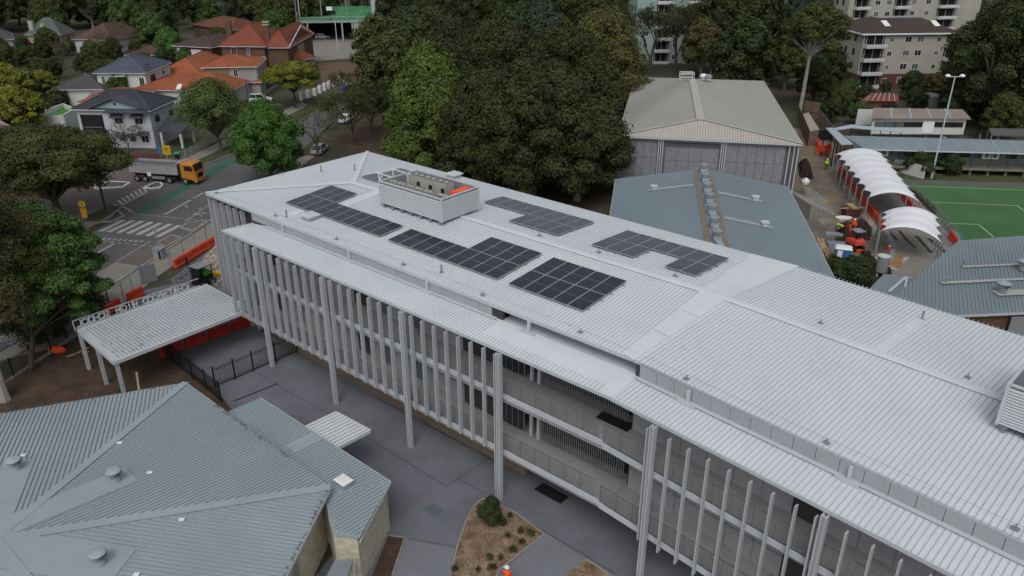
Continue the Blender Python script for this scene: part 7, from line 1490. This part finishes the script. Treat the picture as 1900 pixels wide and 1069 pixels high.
def blocked(x, y, front=42):
    p = (x, y); d_ = math.hypot(x, y); a_ = math.atan2(x, y)
    for hx, hy, hw in SEE:
        hd_ = math.hypot(hx, hy)
        if -8 < hd_ - d_ < front and abs(a_ - math.atan2(hx, hy)) * d_ < hw: return True
    for q, rr in KEEP:
        if (q[0] - x) ** 2 + (q[1] - y) ** 2 < rr * rr: return True
    return False
KEEP = [((80, 172), 24), ((24, 175), 18), ((26, 196), 16), ((24, 118), 26), ((30, 138), 24), ((60, 160), 9), ((70, 190), 20), ((-52, 240), 22), ((-58, 215), 16), ((-72, 205), 12), ((83, 195), 30), ((95, 225), 34), ((28, 215), 15), ((-100, 262), 9), ((-135, 270), 13), ((-160, 262), 14), ((-88, 300), 18), ((-64, 245), 10)]
KIND = ['dense dark evergreen', 'olive green gum', 'brownish gum', 'mid green round tree', 'yellow green tree', 'blue grey conifer', 'small bright green tree', 'tall dark evergreen']
zones = [(-215, -62, 228, 300, 62, 'wooded hillside behind the houses', 'on the wooded hillside behind the houses'), (-200, 60, 300, 430, 42, 'far wood along the top', 'in the far wood along the top edge'), (-30, 75, 150, 300, 46, 'wood above the grove', 'in the wood above the grove and sports hall'), (60, 220, 205, 430, 36, 'far wood behind the apartments', 'in the far wood around the apartments')]
for x0, x1, y0, y1, k, grp, lab in zones:
    c = 0; tries = 0
    while c < k and tries < 900:
        tries += 1; x, y = rw.uniform(x0, x1), rw.uniform(y0, y1)
        if blocked(x, y): continue
        i = rw.choice([0, 0, 1, 2, 7, 7, 5, 3]); put(i, int(x), int(y), rw.uniform(.8, 1.2), KIND[i] + ' ' + lab, grp, True); c += 1
HOUSES = [(h.location.x, h.location.y, 13.5) for h in bpy.data.objects if h.get('category') == 'house'] + [(-62, 205, 12), (-50, 175, 14), (-50, 200, 12)]
for k in range(130):
    x, y = rw.uniform(-200, -62), rw.uniform(158, 238)
    if any((q[0] - x) ** 2 + (q[1] - y) ** 2 < (q[2] * .75) ** 2 for q in HOUSES) or blocked(x, y, 14): continue
    i = rw.choice([0, 2, 3, 4, 1, 0]); put(i, int(x), int(y), rw.uniform(.3, .5), 'low ' + KIND[i] + ' in the gardens among the houses', 'garden trees among the houses', True)
hd = MB(); 
for a, b, w_, h_ in (((0, 240), (110, 215), 2.0, 2.4), ((110, 200), (150, 180), 2.5, 3.2)):
    A_, B_ = P(*a), P(*b); f = fr2(A_, B_); L_ = (B_ - A_).length
    lb = [(f.pt(x * 1.2, 0).x, f.pt(x * 1.2, 0).y, h_ * .5, w_ * .62, h_ * .55) for x in range(int(L_ / 1.2))]
    o = link('hedge', leaf_mesh('hedge', [(l[0] - A_.x, l[1] - A_.y, *l[2:]) for l in lb], 9000, .26, 5), L_DARK, None, A_); tag(o, 'long clipped dark hedge left of the white house terrace' if a[0] == 0 else 'tall dark hedge behind the white house terrace', 'hedge')
